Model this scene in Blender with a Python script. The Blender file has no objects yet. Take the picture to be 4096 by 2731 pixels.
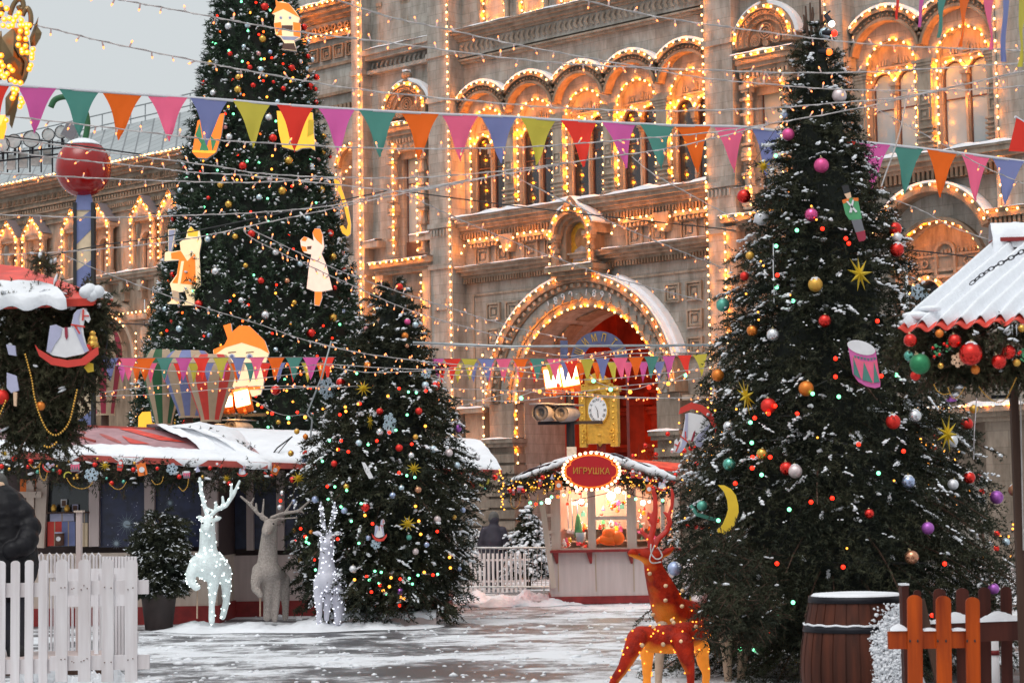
import bpy, bmesh, math, random
import numpy as np
from mathutils import Vector, Matrix
PI = math.pi
random.seed(7)
RNG = np.random.default_rng(11)
scene = bpy.context.scene
COL = scene.collection
FOC = 8100.0; PCX, PCY = 2048.0, 1365.5; ROLL = 0.017; CAMZ = 1.6
PITCH = math.atan(670 / FOC)
_fw = Vector((0, math.cos(PITCH), math.sin(PITCH))); _u0 = Vector((0, -math.sin(PITCH), math.cos(PITCH))); _r0 = Vector((1, 0, 0))
_rt = _r0 * math.cos(ROLL) - _u0 * math.sin(ROLL); _up = _u0 * math.cos(ROLL) + _r0 * math.sin(ROLL)
CAM = Vector((0, 0, CAMZ))
def ray(u, v):
 return _fw + _rt * ((u - PCX) / FOC) - _up * ((v - PCY) / FOC)
def P(u, v, Y):
 d = ray(u, v); return CAM + d * (Y / d.y)
def q(rr, cc, x, y):
 return ((cc - 1) * 1024 + x * .43554, (0, 683, 1366, 2048)[rr - 1] + y * .43554)
def Q(rr, cc, x, y, Y):
 return P(*q(rr, cc, x, y), Y)
def proj(p):
 d = Vector(p) - CAM; w = d.dot(_fw)
 return PCX + FOC * d.dot(_rt) / w, PCY - FOC * d.dot(_up) / w
def G(u, Y):                       # ground point below picture column u at distance Y
 p = P(u, 2040, Y); return Vector((p.x, Y, 0))
cd = bpy.data.cameras.new('camera'); cam = bpy.data.objects.new('camera', cd); COL.objects.link(cam)
cd.sensor_width = 36; cd.lens = 36 * FOC / 4096; cd.clip_end = 600; cd.clip_start = .3
m3 = Matrix((_rt, _up, -_fw)).transposed()
cam.matrix_world = Matrix.Translation(CAM) @ m3.to_4x4()
scene.camera = cam
cd.dof.use_dof = True; cd.dof.focus_distance = 25; cd.dof.aperture_fstop = 7.0
MATS = {}
def _nt(name):
 m = bpy.data.materials.new(name); m.use_nodes = True
 nt = m.node_tree; b = nt.nodes['Principled BSDF']; MATS[name] = m
 return m, nt, b
def N(nt, t, **kw):
 n = nt.nodes.new(t)
 for k, v in kw.items():
  if hasattr(n, k): setattr(n, k, v)
  else: n.inputs[k].default_value = v
 return n
def c4(c): return (*c, 1) if len(c) == 3 else c
def plain(name, c, rough=.6, metal=0, var=.25, scale=8, bump=0, emit=None, es=0, spec=.5, coat=0, bscale=None, alpha=1, sss=0):
 m, nt, b = _nt(name)
 L = nt.links.new
 b.inputs['Roughness'].default_value = rough; b.inputs['Metallic'].default_value = metal
 b.inputs['Specular IOR Level'].default_value = spec; b.inputs['Coat Weight'].default_value = coat
 b.inputs['Base Color'].default_value = c4(c)
 if alpha < 1: b.inputs['Alpha'].default_value = alpha
 if var or bump:
  tc = N(nt, 'ShaderNodeTexCoord'); no = N(nt, 'ShaderNodeTexNoise'); no.inputs['Scale'].default_value = scale; no.inputs['Detail'].default_value = 5
  L(tc.outputs['Object'], no.inputs['Vector'])
 if var:
  cr = N(nt, 'ShaderNodeValToRGB'); e = cr.color_ramp.elements
  e[0].position = .3; e[1].position = .7
  e[0].color = c4([x * (1 - var) for x in c]); e[1].color = c4([min(1, x * (1 + var)) for x in c])
  L(no.outputs['Fac'], cr.inputs['Fac']); L(cr.outputs['Color'], b.inputs['Base Color'])
 if bump:
  n2 = no
  if bscale:
   n2 = N(nt, 'ShaderNodeTexNoise'); n2.inputs['Scale'].default_value = bscale; n2.inputs['Detail'].default_value = 4; L(tc.outputs['Object'], n2.inputs['Vector'])
  bp = N(nt, 'ShaderNodeBump'); bp.inputs['Strength'].default_value = bump; bp.inputs['Distance'].default_value = .03
  L(n2.outputs['Fac'], bp.inputs['Height']); L(bp.outputs['Normal'], b.inputs['Normal'])
 if emit:
  b.inputs['Emission Color'].default_value = c4(emit); b.inputs['Emission Strength'].default_value = es
 return m
def glow(name, c, s, sample=True):
 m = plain(name, c, .4, var=0, emit=c, es=s)
 if not sample: m.cycles.emission_sampling = 'NONE'
 return m
class MB:
 def __init__(s): s.v = []; s.f = []; s.m = []; s.n = 0
 def add(s, vs, fs, mi=0):
  o = s.n
  s.v.extend([tuple(p) for p in vs]); s.n = len(s.v)
  s.f.extend([tuple(i + o for i in f) for f in fs]); s.m.extend([mi] * len(fs))
  return s
 def box(s, x0, x1, y0, y1, z0, z1, mi=0, M=None):
  vs = [Vector((x, y, z)) for z in (z0, z1) for y in (y0, y1) for x in (x0, x1)]
  if M is not None: vs = [M @ p for p in vs]
  return s.add(vs, [(0, 2, 3, 1), (4, 5, 7, 6), (0, 1, 5, 4), (2, 6, 7, 3), (0, 4, 6, 2), (1, 3, 7, 5)], mi)
 def bar(s, a, b, w, h=None, up=(0, 0, 1), mi=0):       # square bar between two points
  a = Vector(a); b = Vector(b); d = (b - a).normalized(); h = h or w
  u = Vector(up)
  if abs(d.dot(u)) > .95: u = Vector((0, 1, 0))
  x = d.cross(u).normalized(); y = x.cross(d)
  vs = [p + x * (i * w / 2) + y * (j * h / 2) for p in (a, b) for i, j in ((-1, -1), (1, -1), (1, 1), (-1, 1))]
  return s.add(vs, [(0, 1, 2, 3), (7, 6, 5, 4), (0, 4, 5, 1), (1, 5, 6, 2), (2, 6, 7, 3), (3, 7, 4, 0)], mi)
 def tube(s, pts, r, n=6, mi=0, cap=True):
  pts = [Vector(p) for p in pts]; k = len(pts)
  rs = r if hasattr(r, '__len__') else [r] * k
  o = s.n; vs = []; fs = []
  ref = None
  for i, p in enumerate(pts):
   d = (pts[min(i + 1, k - 1)] - pts[max(i - 1, 0)])
   d = d.normalized() if d.length > 1e-9 else Vector((0, 0, 1))
   if ref is None: ref = d.orthogonal().normalized()
   x = (ref - d * ref.dot(d)); x = x.normalized() if x.length > 1e-6 else d.orthogonal().normalized(); ref = x
   y = d.cross(x)
   for j in range(n):
    a = 2 * PI * j / n; vs.append(p + (x * math.cos(a) + y * math.sin(a)) * rs[i])
  for i in range(k - 1):
   for j in range(n):
    j2 = (j + 1) % n; fs.append((i * n + j, i * n + j2, (i + 1) * n + j2, (i + 1) * n + j))
  if cap: fs.append(tuple(range(n - 1, -1, -1))); fs.append(tuple((k - 1) * n + j for j in range(n)))
  return s.add(vs, fs, mi)
 def lathe(s, prof, n=16, c=(0, 0, 0), mi=0, M=None, cap=True):     # prof: (r, z) upward
  vs = []; fs = []; k = len(prof)
  for r, z in prof:
   for j in range(n):
    a = 2 * PI * j / n; p = Vector((r * math.cos(a), r * math.sin(a), z))
    vs.append((M @ p if M is not None else p) + Vector(c))
  for i in range(k - 1):
   for j in range(n):
    j2 = (j + 1) % n; fs.append((i * n + j, i * n + j2, (i + 1) * n + j2, (i + 1) * n + j))
  if cap: fs.append(tuple(range(n - 1, -1, -1))); fs.append(tuple((k - 1) * n + j for j in range(n)))
  return s.add(vs, fs, mi)
 def ball(s, c, r, nu=12, nv=8, mi=0, sc=(1, 1, 1), M=None):
  c = Vector(c); vs = []; fs = []
  for i in range(nv + 1):
   t = PI * i / nv
   for j in range(nu):
    a = 2 * PI * j / nu
    p = Vector((math.sin(t) * math.cos(a) * sc[0], math.sin(t) * math.sin(a) * sc[1], -math.cos(t) * sc[2])) * r
    vs.append(c + (M @ p if M is not None else p))
  for i in range(nv):
   for j in range(nu):
    j2 = (j + 1) % nu; fs.append((i * nu + j, i * nu + j2, (i + 1) * nu + j2, (i + 1) * nu + j))
  return s.add(vs, fs, mi)
 def prism(s, pts2, fr, t0, t1, mi=0):     # outline (a,b) in frame fr=(o,x,y,n) extruded from t0 to t1 along n
  o, x, y, n = fr; k = len(pts2)
  vs = [o + x * a + y * b + n * t for t in (t0, t1) for a, b in pts2]
  fs = [tuple(range(k - 1, -1, -1)), tuple(k + i for i in range(k))]
  fs += [(i, (i + 1) % k, k + (i + 1) % k, k + i) for i in range(k)]
  return s.add(vs, fs, mi)
 def ring(s, cx, cz, r0, r1, a0, a1, y0, y1, n=24, mi=0):     # arch band in the x-z plane, y0 front, y1 back
  vs = []; fs = []
  for i in range(n + 1):
   a = a0 + (a1 - a0) * i / n; ca, sa = math.cos(a), math.sin(a)
   for r, y in ((r0, y0), (r1, y0), (r1, y1), (r0, y1)): vs.append((cx + r * ca, y, cz + r * sa))
  for i in range(n):
   for j in range(4):
    j2 = (j + 1) % 4; fs.append((4 * i + j, 4 * i + j2, 4 * (i + 1) + j2, 4 * (i + 1) + j))
  fs += [(0, 1, 2, 3), (4 * n + 3, 4 * n + 2, 4 * n + 1, 4 * n)]
  return s.add(vs, fs, mi)
 def mesh(s, name, smooth=False):
  me = bpy.data.meshes.new(name); me.from_pydata(s.v, [], s.f)
  if any(s.m): me.polygons.foreach_set('material_index', s.m)
  if smooth: me.polygons.foreach_set('use_smooth', [True] * len(s.f))
  me.update(); return me
 def obj(s, name, mats, parent=None, smooth=False, x=1):
  me = s.mesh(name, smooth)
  if x:
   bm = bmesh.new(); bm.from_mesh(me); bmesh.ops.recalc_face_normals(bm, faces=bm.faces); bm.to_mesh(me); bm.free()
  return link(name, me, mats, parent)
def obj_split(mb, name, mats, parent, gap=.06):
 """one object per connected heap of pieces"""
 n = len(mb.v); par = list(range(n))
 def find(a):
  while par[a] != a: par[a] = par[par[a]]; a = par[a]
  return a
 for f in mb.f:
  r = find(f[0])
  for i in f[1:]: par[find(i)] = r
 comp = {}
 for i in range(n): comp.setdefault(find(i), []).append(i)
 keys = list(comp); V = np.array(mb.v)
 lo = np.array([V[comp[k]].min(0) - gap for k in keys]); hi = np.array([V[comp[k]].max(0) + gap for k in keys]); m = len(keys); p2 = list(range(m))
 def f2(a):
  while p2[a] != a: p2[a] = p2[p2[a]]; a = p2[a]
  return a
 for i in range(m):
  for j in np.nonzero(np.all((lo[i] <= hi[i + 1:]) & (hi[i] >= lo[i + 1:]), axis=1))[0] + i + 1: p2[f2(int(j))] = f2(i)
 cid = {k: f2(i) for i, k in enumerate(keys)}; groups = {}
 for f in mb.f: groups.setdefault(cid[find(f[0])], []).append(f)
 for fs in groups.values():
  b = MB(); used = sorted({i for f in fs for i in f}); mp = {i: k for k, i in enumerate(used)}
  b.add([mb.v[i] for i in used], [tuple(mp[i] for i in f) for f in fs]); b.obj(name, mats, parent, x=0)
def link(name, me, mats=None, parent=None, loc=None):
 o = bpy.data.objects.new(name, me)
 if mats is not None and len(me.materials) == 0:
  for m in (mats if isinstance(mats, (list, tuple)) else [mats]): me.materials.append(MATS[m])
 COL.objects.link(o)
 if parent is not None: o.parent = parent
 if loc is not None: o.location = loc
 return o
def tri_obj(name, V, F, mats, parent=None, smooth=False):        # numpy arrays: V (n,3), F (m,3)
 me = bpy.data.meshes.new(name)
 me.vertices.add(len(V)); me.vertices.foreach_set('co', np.asarray(V, dtype=np.float32).ravel())
 nf = len(F); k = F.shape[1]
 me.loops.add(nf * k); me.loops.foreach_set('vertex_index', np.asarray(F, dtype=np.int32).ravel())
 me.polygons.add(nf); me.polygons.foreach_set('loop_start', np.arange(0, nf * k, k, dtype=np.int32))
 me.polygons.foreach_set('loop_total', np.full(nf, k, dtype=np.int32))
 if smooth: me.polygons.foreach_set('use_smooth', np.ones(nf, dtype=bool))
 me.update(calc_edges=True); me.validate()
 return link(name, me, mats, parent)
def tag(o, label, cat, group=None):
 o['label'] = label; o['category'] = cat
 if group: o['group'] = group
 return o
def thing(name, label, cat, loc=(0, 0, 0), rotz=0, group=None):
 o = bpy.data.objects.new(name, None); o.empty_display_size = .2; COL.objects.link(o)
 o.location = loc; o.rotation_euler = (0, 0, rotz)
 return tag(o, label, cat, group)
def view_frame(u, v, Y, tilt=0, yaw=0):                # upright frame at a point, facing back to the plaza (-y)
 o = P(u, v, Y); x = Vector((math.cos(yaw), math.sin(yaw), 0)); y = Vector((0, 0, 1)); n = y.cross(x)
 n = x.cross(y)                                       # points to -y for yaw 0
 x2 = x * math.cos(tilt) + y * math.sin(tilt); y2 = y * math.cos(tilt) - x * math.sin(tilt)
 return (o, x2, y2, n)
def remesh(mb, name, mats, parent, voxel=.02, smooth=6, decimate=None):
 me = mb.mesh(name); o = bpy.data.objects.new('tmp', me); COL.objects.link(o)
 r = o.modifiers.new('r', 'REMESH'); r.mode = 'VOXEL'; r.voxel_size = voxel
 if smooth:
  s = o.modifiers.new('s', 'SMOOTH'); s.iterations = smooth; s.factor = .5
 dg = bpy.context.evaluated_depsgraph_get(); dg.update()
 m2 = bpy.data.meshes.new_from_object(o.evaluated_get(dg)); m2.name = name
 bpy.data.objects.remove(o); bpy.data.meshes.remove(me)
 m2.materials.clear()
 m2.polygons.foreach_set('use_smooth', [True] * len(m2.polygons))
 return link(name, m2, mats, parent)
def text_mesh(txt, size, depth=.01):
 cu = bpy.data.curves.new('t', 'FONT'); cu.body = txt; cu.size = size; cu.extrude = depth; cu.align_x = 'CENTER'; cu.align_y = 'CENTER'; cu.resolution_u = 3
 o = bpy.data.objects.new('t', cu); COL.objects.link(o)
 dg = bpy.context.evaluated_depsgraph_get(); dg.update()
 me = bpy.data.meshes.new_from_object(o.evaluated_get(dg)); bpy.data.objects.remove(o); bpy.data.curves.remove(cu)
 me.materials.clear(); return me
def put_frame(o, fr, t=0):
 oo, x, y, n = fr
 o.matrix_world = Matrix.Translation(oo + n * t) @ Matrix((x, y, n)).transposed().to_4x4(); return o
def catmull(pts, n=8):
 pts = [Vector(p) for p in pts]; out = []
 for i in range(len(pts) - 1):
  p0 = pts[max(i - 1, 0)]; p1 = pts[i]; p2 = pts[i + 1]; p3 = pts[min(i + 2, len(pts) - 1)]
  for k in range(n):
   t = k / n
   out.append(.5 * ((2 * p1) + (p2 - p0) * t + (2 * p0 - 5 * p1 + 4 * p2 - p3) * t * t + (3 * p1 - p0 - 3 * p2 + p3) * t ** 3))
 out.append(pts[-1]); return out
def along(pts, step, jit=0):
 out = []; acc = step * .5
 for a, b in zip(pts[:-1], pts[1:]):
  a = Vector(a); b = Vector(b); L = (b - a).length
  while acc < L:
   out.append(a.lerp(b, max(0, min(1, (acc + random.uniform(-jit, jit)) / L)))); acc += step
  acc -= L
 return out
SUNAZ, SUNEL = 205, 62
w = bpy.data.worlds.new('World'); scene.world = w; w.use_nodes = True
nt = w.node_tree; bg = nt.nodes['Background']
sky = nt.nodes.new('ShaderNodeTexSky'); sky.sky_type = 'NISHITA'; sky.sun_disc = False
sky.sun_elevation = math.radians(SUNEL); sky.sun_rotation = math.radians(SUNAZ); sky.dust_density = 8; sky.air_density = 1; sky.ozone_density = 1
hs = nt.nodes.new('ShaderNodeHueSaturation'); hs.inputs['Saturation'].default_value = .16
nt.links.new(sky.outputs['Color'], hs.inputs['Color'])
mxs = nt.nodes.new('ShaderNodeMixRGB'); mxs.inputs['Fac'].default_value = .6; mxs.inputs['Color2'].default_value = (5.6, 6.05, 6.2, 1)
nt.links.new(hs.outputs['Color'], mxs.inputs['Color1']); nt.links.new(mxs.outputs['Color'], bg.inputs['Color'])
bg.inputs['Strength'].default_value = .12
sd = bpy.data.lights.new('sun', 'SUN'); sun = bpy.data.objects.new('sun', sd); COL.objects.link(sun)
sd.energy = .5; sd.angle = math.radians(35); sd.color = (1, .97, .93)
_az, _el = math.radians(SUNAZ), math.radians(SUNEL)
sdir = Vector((math.sin(_az) * math.cos(_el), math.cos(_az) * math.cos(_el), math.sin(_el)))
sun.rotation_euler = sdir.to_track_quat('Z', 'Y').to_euler()
vs = scene.view_settings; vs.view_transform = 'Standard'; vs.look = 'None'; vs.gamma = 1; vs.exposure = .32
scene.cycles.max_bounces = 6; scene.cycles.diffuse_bounces = 3; scene.cycles.glossy_bounces = 3; scene.cycles.transmission_bounces = 4; scene.cycles.transparent_max_bounces = 8
scene.cycles.use_denoising = True
scene.cycles.sample_clamp_indirect = 4
try: scene.cycles.use_light_tree = True
except Exception: pass
def stone_mat(name, c, bw=.62, bh=.3, dark=.55):
 m, nt, b = _nt(name); L = nt.links.new
 tc = N(nt, 'ShaderNodeTexCoord'); mp = N(nt, 'ShaderNodeMapping'); mp.inputs['Rotation'].default_value = (PI / 2, 0, 0)
 L(tc.outputs['Object'], mp.inputs['Vector'])
 br = N(nt, 'ShaderNodeTexBrick'); br.inputs['Scale'].default_value = 1; br.inputs['Brick Width'].default_value = bw; br.inputs['Row Height'].default_value = bh
 br.inputs['Mortar Size'].default_value = .008; br.inputs['Color1'].default_value = c4([x * .9 for x in c]); br.inputs['Color2'].default_value = c4([x * 1.1 for x in c]); br.inputs['Mortar'].default_value = c4([x * .72 for x in c])
 L(mp.outputs['Vector'], br.inputs['Vector'])
 no = N(nt, 'ShaderNodeTexNoise'); no.inputs['Scale'].default_value = 2.2; no.inputs['Detail'].default_value = 8; no.inputs['Roughness'].default_value = .65
 mp2 = N(nt, 'ShaderNodeMapping'); mp2.inputs['Scale'].default_value = (1.6, 1.6, .45)
 L(tc.outputs['Object'], mp2.inputs['Vector']); L(mp2.outputs['Vector'], no.inputs['Vector'])
 cr = N(nt, 'ShaderNodeValToRGB'); cr.color_ramp.elements[0].position = .32; cr.color_ramp.elements[1].position = .62
 cr.color_ramp.elements[0].color = (dark, dark * .96, dark * .9, 1); cr.color_ramp.elements[1].color = (1, 1, 1, 1)
 L(no.outputs['Fac'], cr.inputs['Fac'])
 mx = N(nt, 'ShaderNodeMixRGB', blend_type='MULTIPLY'); mx.inputs['Fac'].default_value = 1
 L(br.outputs['Color'], mx.inputs['Color1']); L(cr.outputs['Color'], mx.inputs['Color2']); L(mx.outputs['Color'], b.inputs['Base Color'])
 b.inputs['Roughness'].default_value = .85
 bp = N(nt, 'ShaderNodeBump'); bp.inputs['Strength'].default_value = .35; bp.inputs['Distance'].default_value = .02
 n3 = N(nt, 'ShaderNodeTexNoise'); n3.inputs['Scale'].default_value = 22; n3.inputs['Detail'].default_value = 4; L(tc.outputs['Object'], n3.inputs['Vector'])
 L(n3.outputs['Fac'], bp.inputs['Height']); L(bp.outputs['Normal'], b.inputs['Normal'])
stone_mat('stone', (.37, .348, .312)); stone_mat('stone_trim', (.37, .305, .24), 1.1, 3, .5); stone_mat('stone_low', (.27, .22, .175), .9, .42, .5)
stone_mat('stone_carved', (.30, .22, .155), 2, 2, .45)
plain('snow', (.8, .82, .86), .7, var=.06, scale=3, bump=.5, bscale=14)
plain('snow_fine', (.82, .84, .88), .65, var=.05, scale=30, bump=.3, bscale=90)
plain('glass_dark', (.014, .018, .024), .12, var=.5, scale=1.2, spec=.8)
plain('glass_pale', (.25, .35, .40), .3, var=.12, scale=1.5)
plain('window_frame', (.09, .045, .03), .5)
plain('red_hall', (.42, .05, .018), .6, var=.35, scale=2)
plain('red_hall_dark', (.16, .02, .014), .6, var=.4, scale=2)
plain('gold', (.72, .42, .06), .35, metal=.6, var=.25, scale=12)
plain('gold_paint', (.6, .34, .045), .4, metal=.2, var=.2, scale=14, bump=.2)
plain('icon_paint', (.35, .17, .06), .5, var=.4, scale=6)
plain('icon_robe', (.3, .28, .27), .6, var=.4, scale=6)
plain('white_face', (.78, .78, .8), .5, var=.04)
plain('black', (.012, .012, .014), .45, var=.2)
plain('blue_sign', (.09, .1, .2), .5, var=.2)
m, nt, b = _nt('roof_glass'); L = nt.links.new
tc = N(nt, 'ShaderNodeTexCoord'); mp = N(nt, 'ShaderNodeMapping'); mp.inputs['Rotation'].default_value = (0, 0, PI / 4.5)
br = N(nt, 'ShaderNodeTexBrick'); br.inputs['Scale'].default_value = 1; br.inputs['Brick Width'].default_value = .9; br.inputs['Row Height'].default_value = .55; br.inputs['Mortar Size'].default_value = .035
br.inputs['Color1'].default_value = (.25, .28, .29, 1); br.inputs['Color2'].default_value = (.36, .39, .40, 1); br.inputs['Mortar'].default_value = (.1, .11, .12, 1)
L(tc.outputs['Object'], mp.inputs['Vector']); L(mp.outputs['Vector'], br.inputs['Vector']); L(br.outputs['Color'], b.inputs['Base Color']); b.inputs['Roughness'].default_value = .35
plain('rail_metal', (.32, .34, .35), .45, metal=.7)
plain('lens_grey', (.42, .45, .45), .25, var=.15)
glow('bulb_warm', (1, .62, .24), 3.6)
glow('bulb_tip', (1, .24, .07), 2.6, False)
plain('bulb_body', (.62, .45, .42), .3, var=.1)
plain('wire', (.22, .19, .18), .6, var=.3, scale=30)
plain('wire_snow', (.5, .47, .46), .7, var=.25, scale=20)
plain('cable_black', (.02, .02, .022), .5)
for nme, c in (('led_red', (1, .02, .006)), ('led_yellow', (1, .36, .04)), ('led_green', (.2, 1, .45)), ('led_white', (.85, 1, .9)), ('led_orange', (1, .12, .012))):
 glow(nme, c, 2.5, False)
glow('flood_face', (1, .70, .36), 7); glow('shop_bulb', (1, .86, .6), 30); glow('sign_bulb', (1, .72, .36), 3)
def fir(name, c1, c2, sc=3.2):
 m, nt, b = _nt(name); L = nt.links.new
 tc = N(nt, 'ShaderNodeTexCoord'); no = N(nt, 'ShaderNodeTexNoise'); no.inputs['Scale'].default_value = sc; no.inputs['Detail'].default_value = 3
 cr = N(nt, 'ShaderNodeValToRGB'); cr.color_ramp.elements[0].position = .35; cr.color_ramp.elements[1].position = .68
 cr.color_ramp.elements[0].color = c4(c1); cr.color_ramp.elements[1].color = c4(c2)
 L(tc.outputs['Object'], no.inputs['Vector']); L(no.outputs['Fac'], cr.inputs['Fac']); L(cr.outputs['Color'], b.inputs['Base Color'])
 b.inputs['Roughness'].default_value = .7; b.inputs['Specular IOR Level'].default_value = .25
fir('needles', (.014, .020, .013), (.052, .054, .028)); fir('needles_big', (.018, .036, .022), (.055, .085, .048), 1.6); fir('needles_near', (.03, .034, .018), (.10, .095, .05), 7)
plain('bark', (.06, .035, .022), .9, bump=.4, bscale=25)
plain('twig', (.085, .045, .03), .9)
plain('fir_core', (.012, .016, .012), .9)  # near-black for the solid crown cores, shade put into the colour
def bauble_mat(name, c, rough, metal=.85): plain(name, c, rough, metal=metal, var=.08, scale=6, spec=.6, coat=.3 if rough < .3 else 0)
for nme, c in dict(red=(.75, .03, .02), gold=(.72, .40, .07), silver=(.75, .75, .78), pink=(.72, .09, .28), teal=(.12, .42, .33), blue=(.42, .50, .72), orange=(.75, .22, .03), copper=(.60, .28, .16), purple=(.42, .12, .50), pearl=(.72, .60, .60), green=(.03, .22, .09), white=(.8, .8, .82), rose=(.6, .28, .28), lightblue=(.55, .68, .76)).items():
 bauble_mat('bauble_' + nme, c, .18); bauble_mat('bauble_matte_' + nme, c, .42, .55)
plain('cap_metal', (.6, .5, .3), .3, metal=1, var=0)
for nme, c in dict(p_red=(.62, .045, .03), p_orange=(.8, .17, .02), p_pink=(.8, .13, .24), p_magenta=(.62, .12, .36), p_teal=(.07, .22, .185), p_blue=(.17, .20, .40), p_olive=(.48, .42, .05), p_yellow=(.78, .52, .03), p_white=(.75, .74, .76), p_cream=(.72, .56, .38), p_maroon=(.30, .02, .05), p_dkgreen=(.02, .11, .04), p_tan=(.46, .33, .22), p_brown=(.13, .06, .04), p_lilac=(.42, .42, .58), p_skin=(.75, .50, .33), p_grey=(.16, .16, .18), p_snowblue=(.40, .50, .58), p_green=(.08, .33, .14), p_black=(.02, .02, .022)).items():
 plain(nme, c, .6, var=.08, scale=9, bump=.05)
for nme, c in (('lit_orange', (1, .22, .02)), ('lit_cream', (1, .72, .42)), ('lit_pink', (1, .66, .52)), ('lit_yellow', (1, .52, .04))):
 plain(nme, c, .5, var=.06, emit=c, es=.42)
def cloth_mat(name, c):
 m, nt, b = _nt(name); L = nt.links.new
 b.inputs['Base Color'].default_value = c4(c); b.inputs['Roughness'].default_value = .8
 t = N(nt, 'ShaderNodeBsdfTranslucent'); t.inputs['Color'].default_value = c4(c); mx = N(nt, 'ShaderNodeMixShader'); mx.inputs['Fac'].default_value = .35
 L(b.outputs[0], mx.inputs[1]); L(t.outputs[0], mx.inputs[2]); L(mx.outputs[0], nt.nodes['Material Output'].inputs['Surface'])
 tc = N(nt, 'ShaderNodeTexCoord'); no = N(nt, 'ShaderNodeTexNoise'); no.inputs['Scale'].default_value = 5
 bp = N(nt, 'ShaderNodeBump'); bp.inputs['Strength'].default_value = .4; bp.inputs['Distance'].default_value = .03
 L(tc.outputs['Object'], no.inputs['Vector']); L(no.outputs['Fac'], bp.inputs['Height']); L(bp.outputs['Normal'], b.inputs['Normal'])
for nme, c in dict(f_red=(.92, .05, .03), f_magenta=(.74, .13, .42), f_teal=(.09, .30, .25), f_orange=(.95, .16, .012), f_pink=(.95, .16, .30), f_blue=(.22, .25, .50), f_olive=(.62, .53, .07)).items(): cloth_mat(nme, c)
cloth_mat('f_tape', (.78, .78, .82))
def wood(name, c1, c2, rough=.6, axis=2, sc=9):
 m, nt, b = _nt(name); L = nt.links.new
 tc = N(nt, 'ShaderNodeTexCoord'); mp = N(nt, 'ShaderNodeMapping'); s = [sc, sc, sc]; s[axis] = sc * .08; mp.inputs['Scale'].default_value = s
 no = N(nt, 'ShaderNodeTexNoise'); no.inputs['Scale'].default_value = 1.5; no.inputs['Detail'].default_value = 6
 cr = N(nt, 'ShaderNodeValToRGB'); cr.color_ramp.elements[0].position = .34; cr.color_ramp.elements[1].position = .66
 cr.color_ramp.elements[0].color = c4(c1); cr.color_ramp.elements[1].color = c4(c2)
 L(tc.outputs['Object'], mp.inputs['Vector']); L(mp.outputs['Vector'], no.inputs['Vector']); L(no.outputs['Fac'], cr.inputs['Fac']); L(cr.outputs['Color'], b.inputs['Base Color'])
 b.inputs['Roughness'].default_value = rough; b.inputs['Specular IOR Level'].default_value = .25
 bp = N(nt, 'ShaderNodeBump'); bp.inputs['Strength'].default_value = .25; bp.inputs['Distance'].default_value = .01
 L(no.outputs['Fac'], bp.inputs['Height']); L(bp.outputs['Normal'], b.inputs['Normal'])
wood('wood_white', (.66, .61, .62), (.80, .77, .79), .5); wood('wood_orange', (.24, .028, .003), (.58, .088, .004), .5); wood('wood_maroon', (.045, .012, .009), (.10, .026, .017), .6)
wood('wood_barrel', (.038, .010, .005), (.095, .024, .011), .6); wood('wood_dark', (.05, .025, .018), (.09, .05, .035), .7); wood('wood_cream', (.52, .41, .34), (.62, .51, .44), .5); wood('wood_rose', (.52, .42, .40), (.60, .49, .47), .55)
plain('roof_red', (.42, .07, .055), .4, var=.3, scale=5); plain('roof_rose', (.40, .22, .24), .45, var=.2, scale=6); plain('roof_bright', (.72, .06, .035), .45, var=.35, scale=6)
plain('iron_black', (.018, .018, .024), .5, metal=.6, var=.3); plain('galv', (.42, .44, .45), .45, metal=.7, var=.25)
plain('pot_brown', (.035, .022, .02), .6); plain('horn_grey', (.30, .28, .28), .45); plain('horn_dark', (.12, .11, .11), .5)
plain('coat_black', (.009, .0085, .011), .5, spec=.2, bump=.5, bscale=9, var=.3); plain('coat_violet', (.03, .025, .04), .7); plain('hat_grey', (.10, .095, .09), .9, bump=.6, bscale=60); plain('trouser', (.02, .02, .028), .8)
plain('plinth_red', (.24, .015, .014), .55)
plain('bronze', (.22, .15, .08), .28, metal=.9, var=.4, scale=5)
plain('lamp_orange', (.9, .3, .02), .2, var=.1, emit=(1, .26, .01), es=1.6)
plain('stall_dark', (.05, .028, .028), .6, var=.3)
TH = math.radians(-41.9)
FO = Vector((1.87, 60, 0)); FE = Vector((math.cos(TH), math.sin(TH), 0)); FN = Vector((-math.sin(TH), math.cos(TH), 0))
def S(u, v, y=0):
 d = ray(u, v); t = ((FO - CAM).dot(FN) + y) / d.dot(FN); p = CAM + d * t - FO
 return p.dot(FE), p.z
def F(x, y, z): return FO + FE * x + FN * y + Vector((0, 0, z))
bld = thing('arcade_building', 'huge ornate stone arcade building with round arches filling the background', 'building', FO, TH)
STR = []                                      # bulb lines: (label, [local polylines], step)
def lights(label, polys, step=.25): STR.append((label, polys, step))
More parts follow.
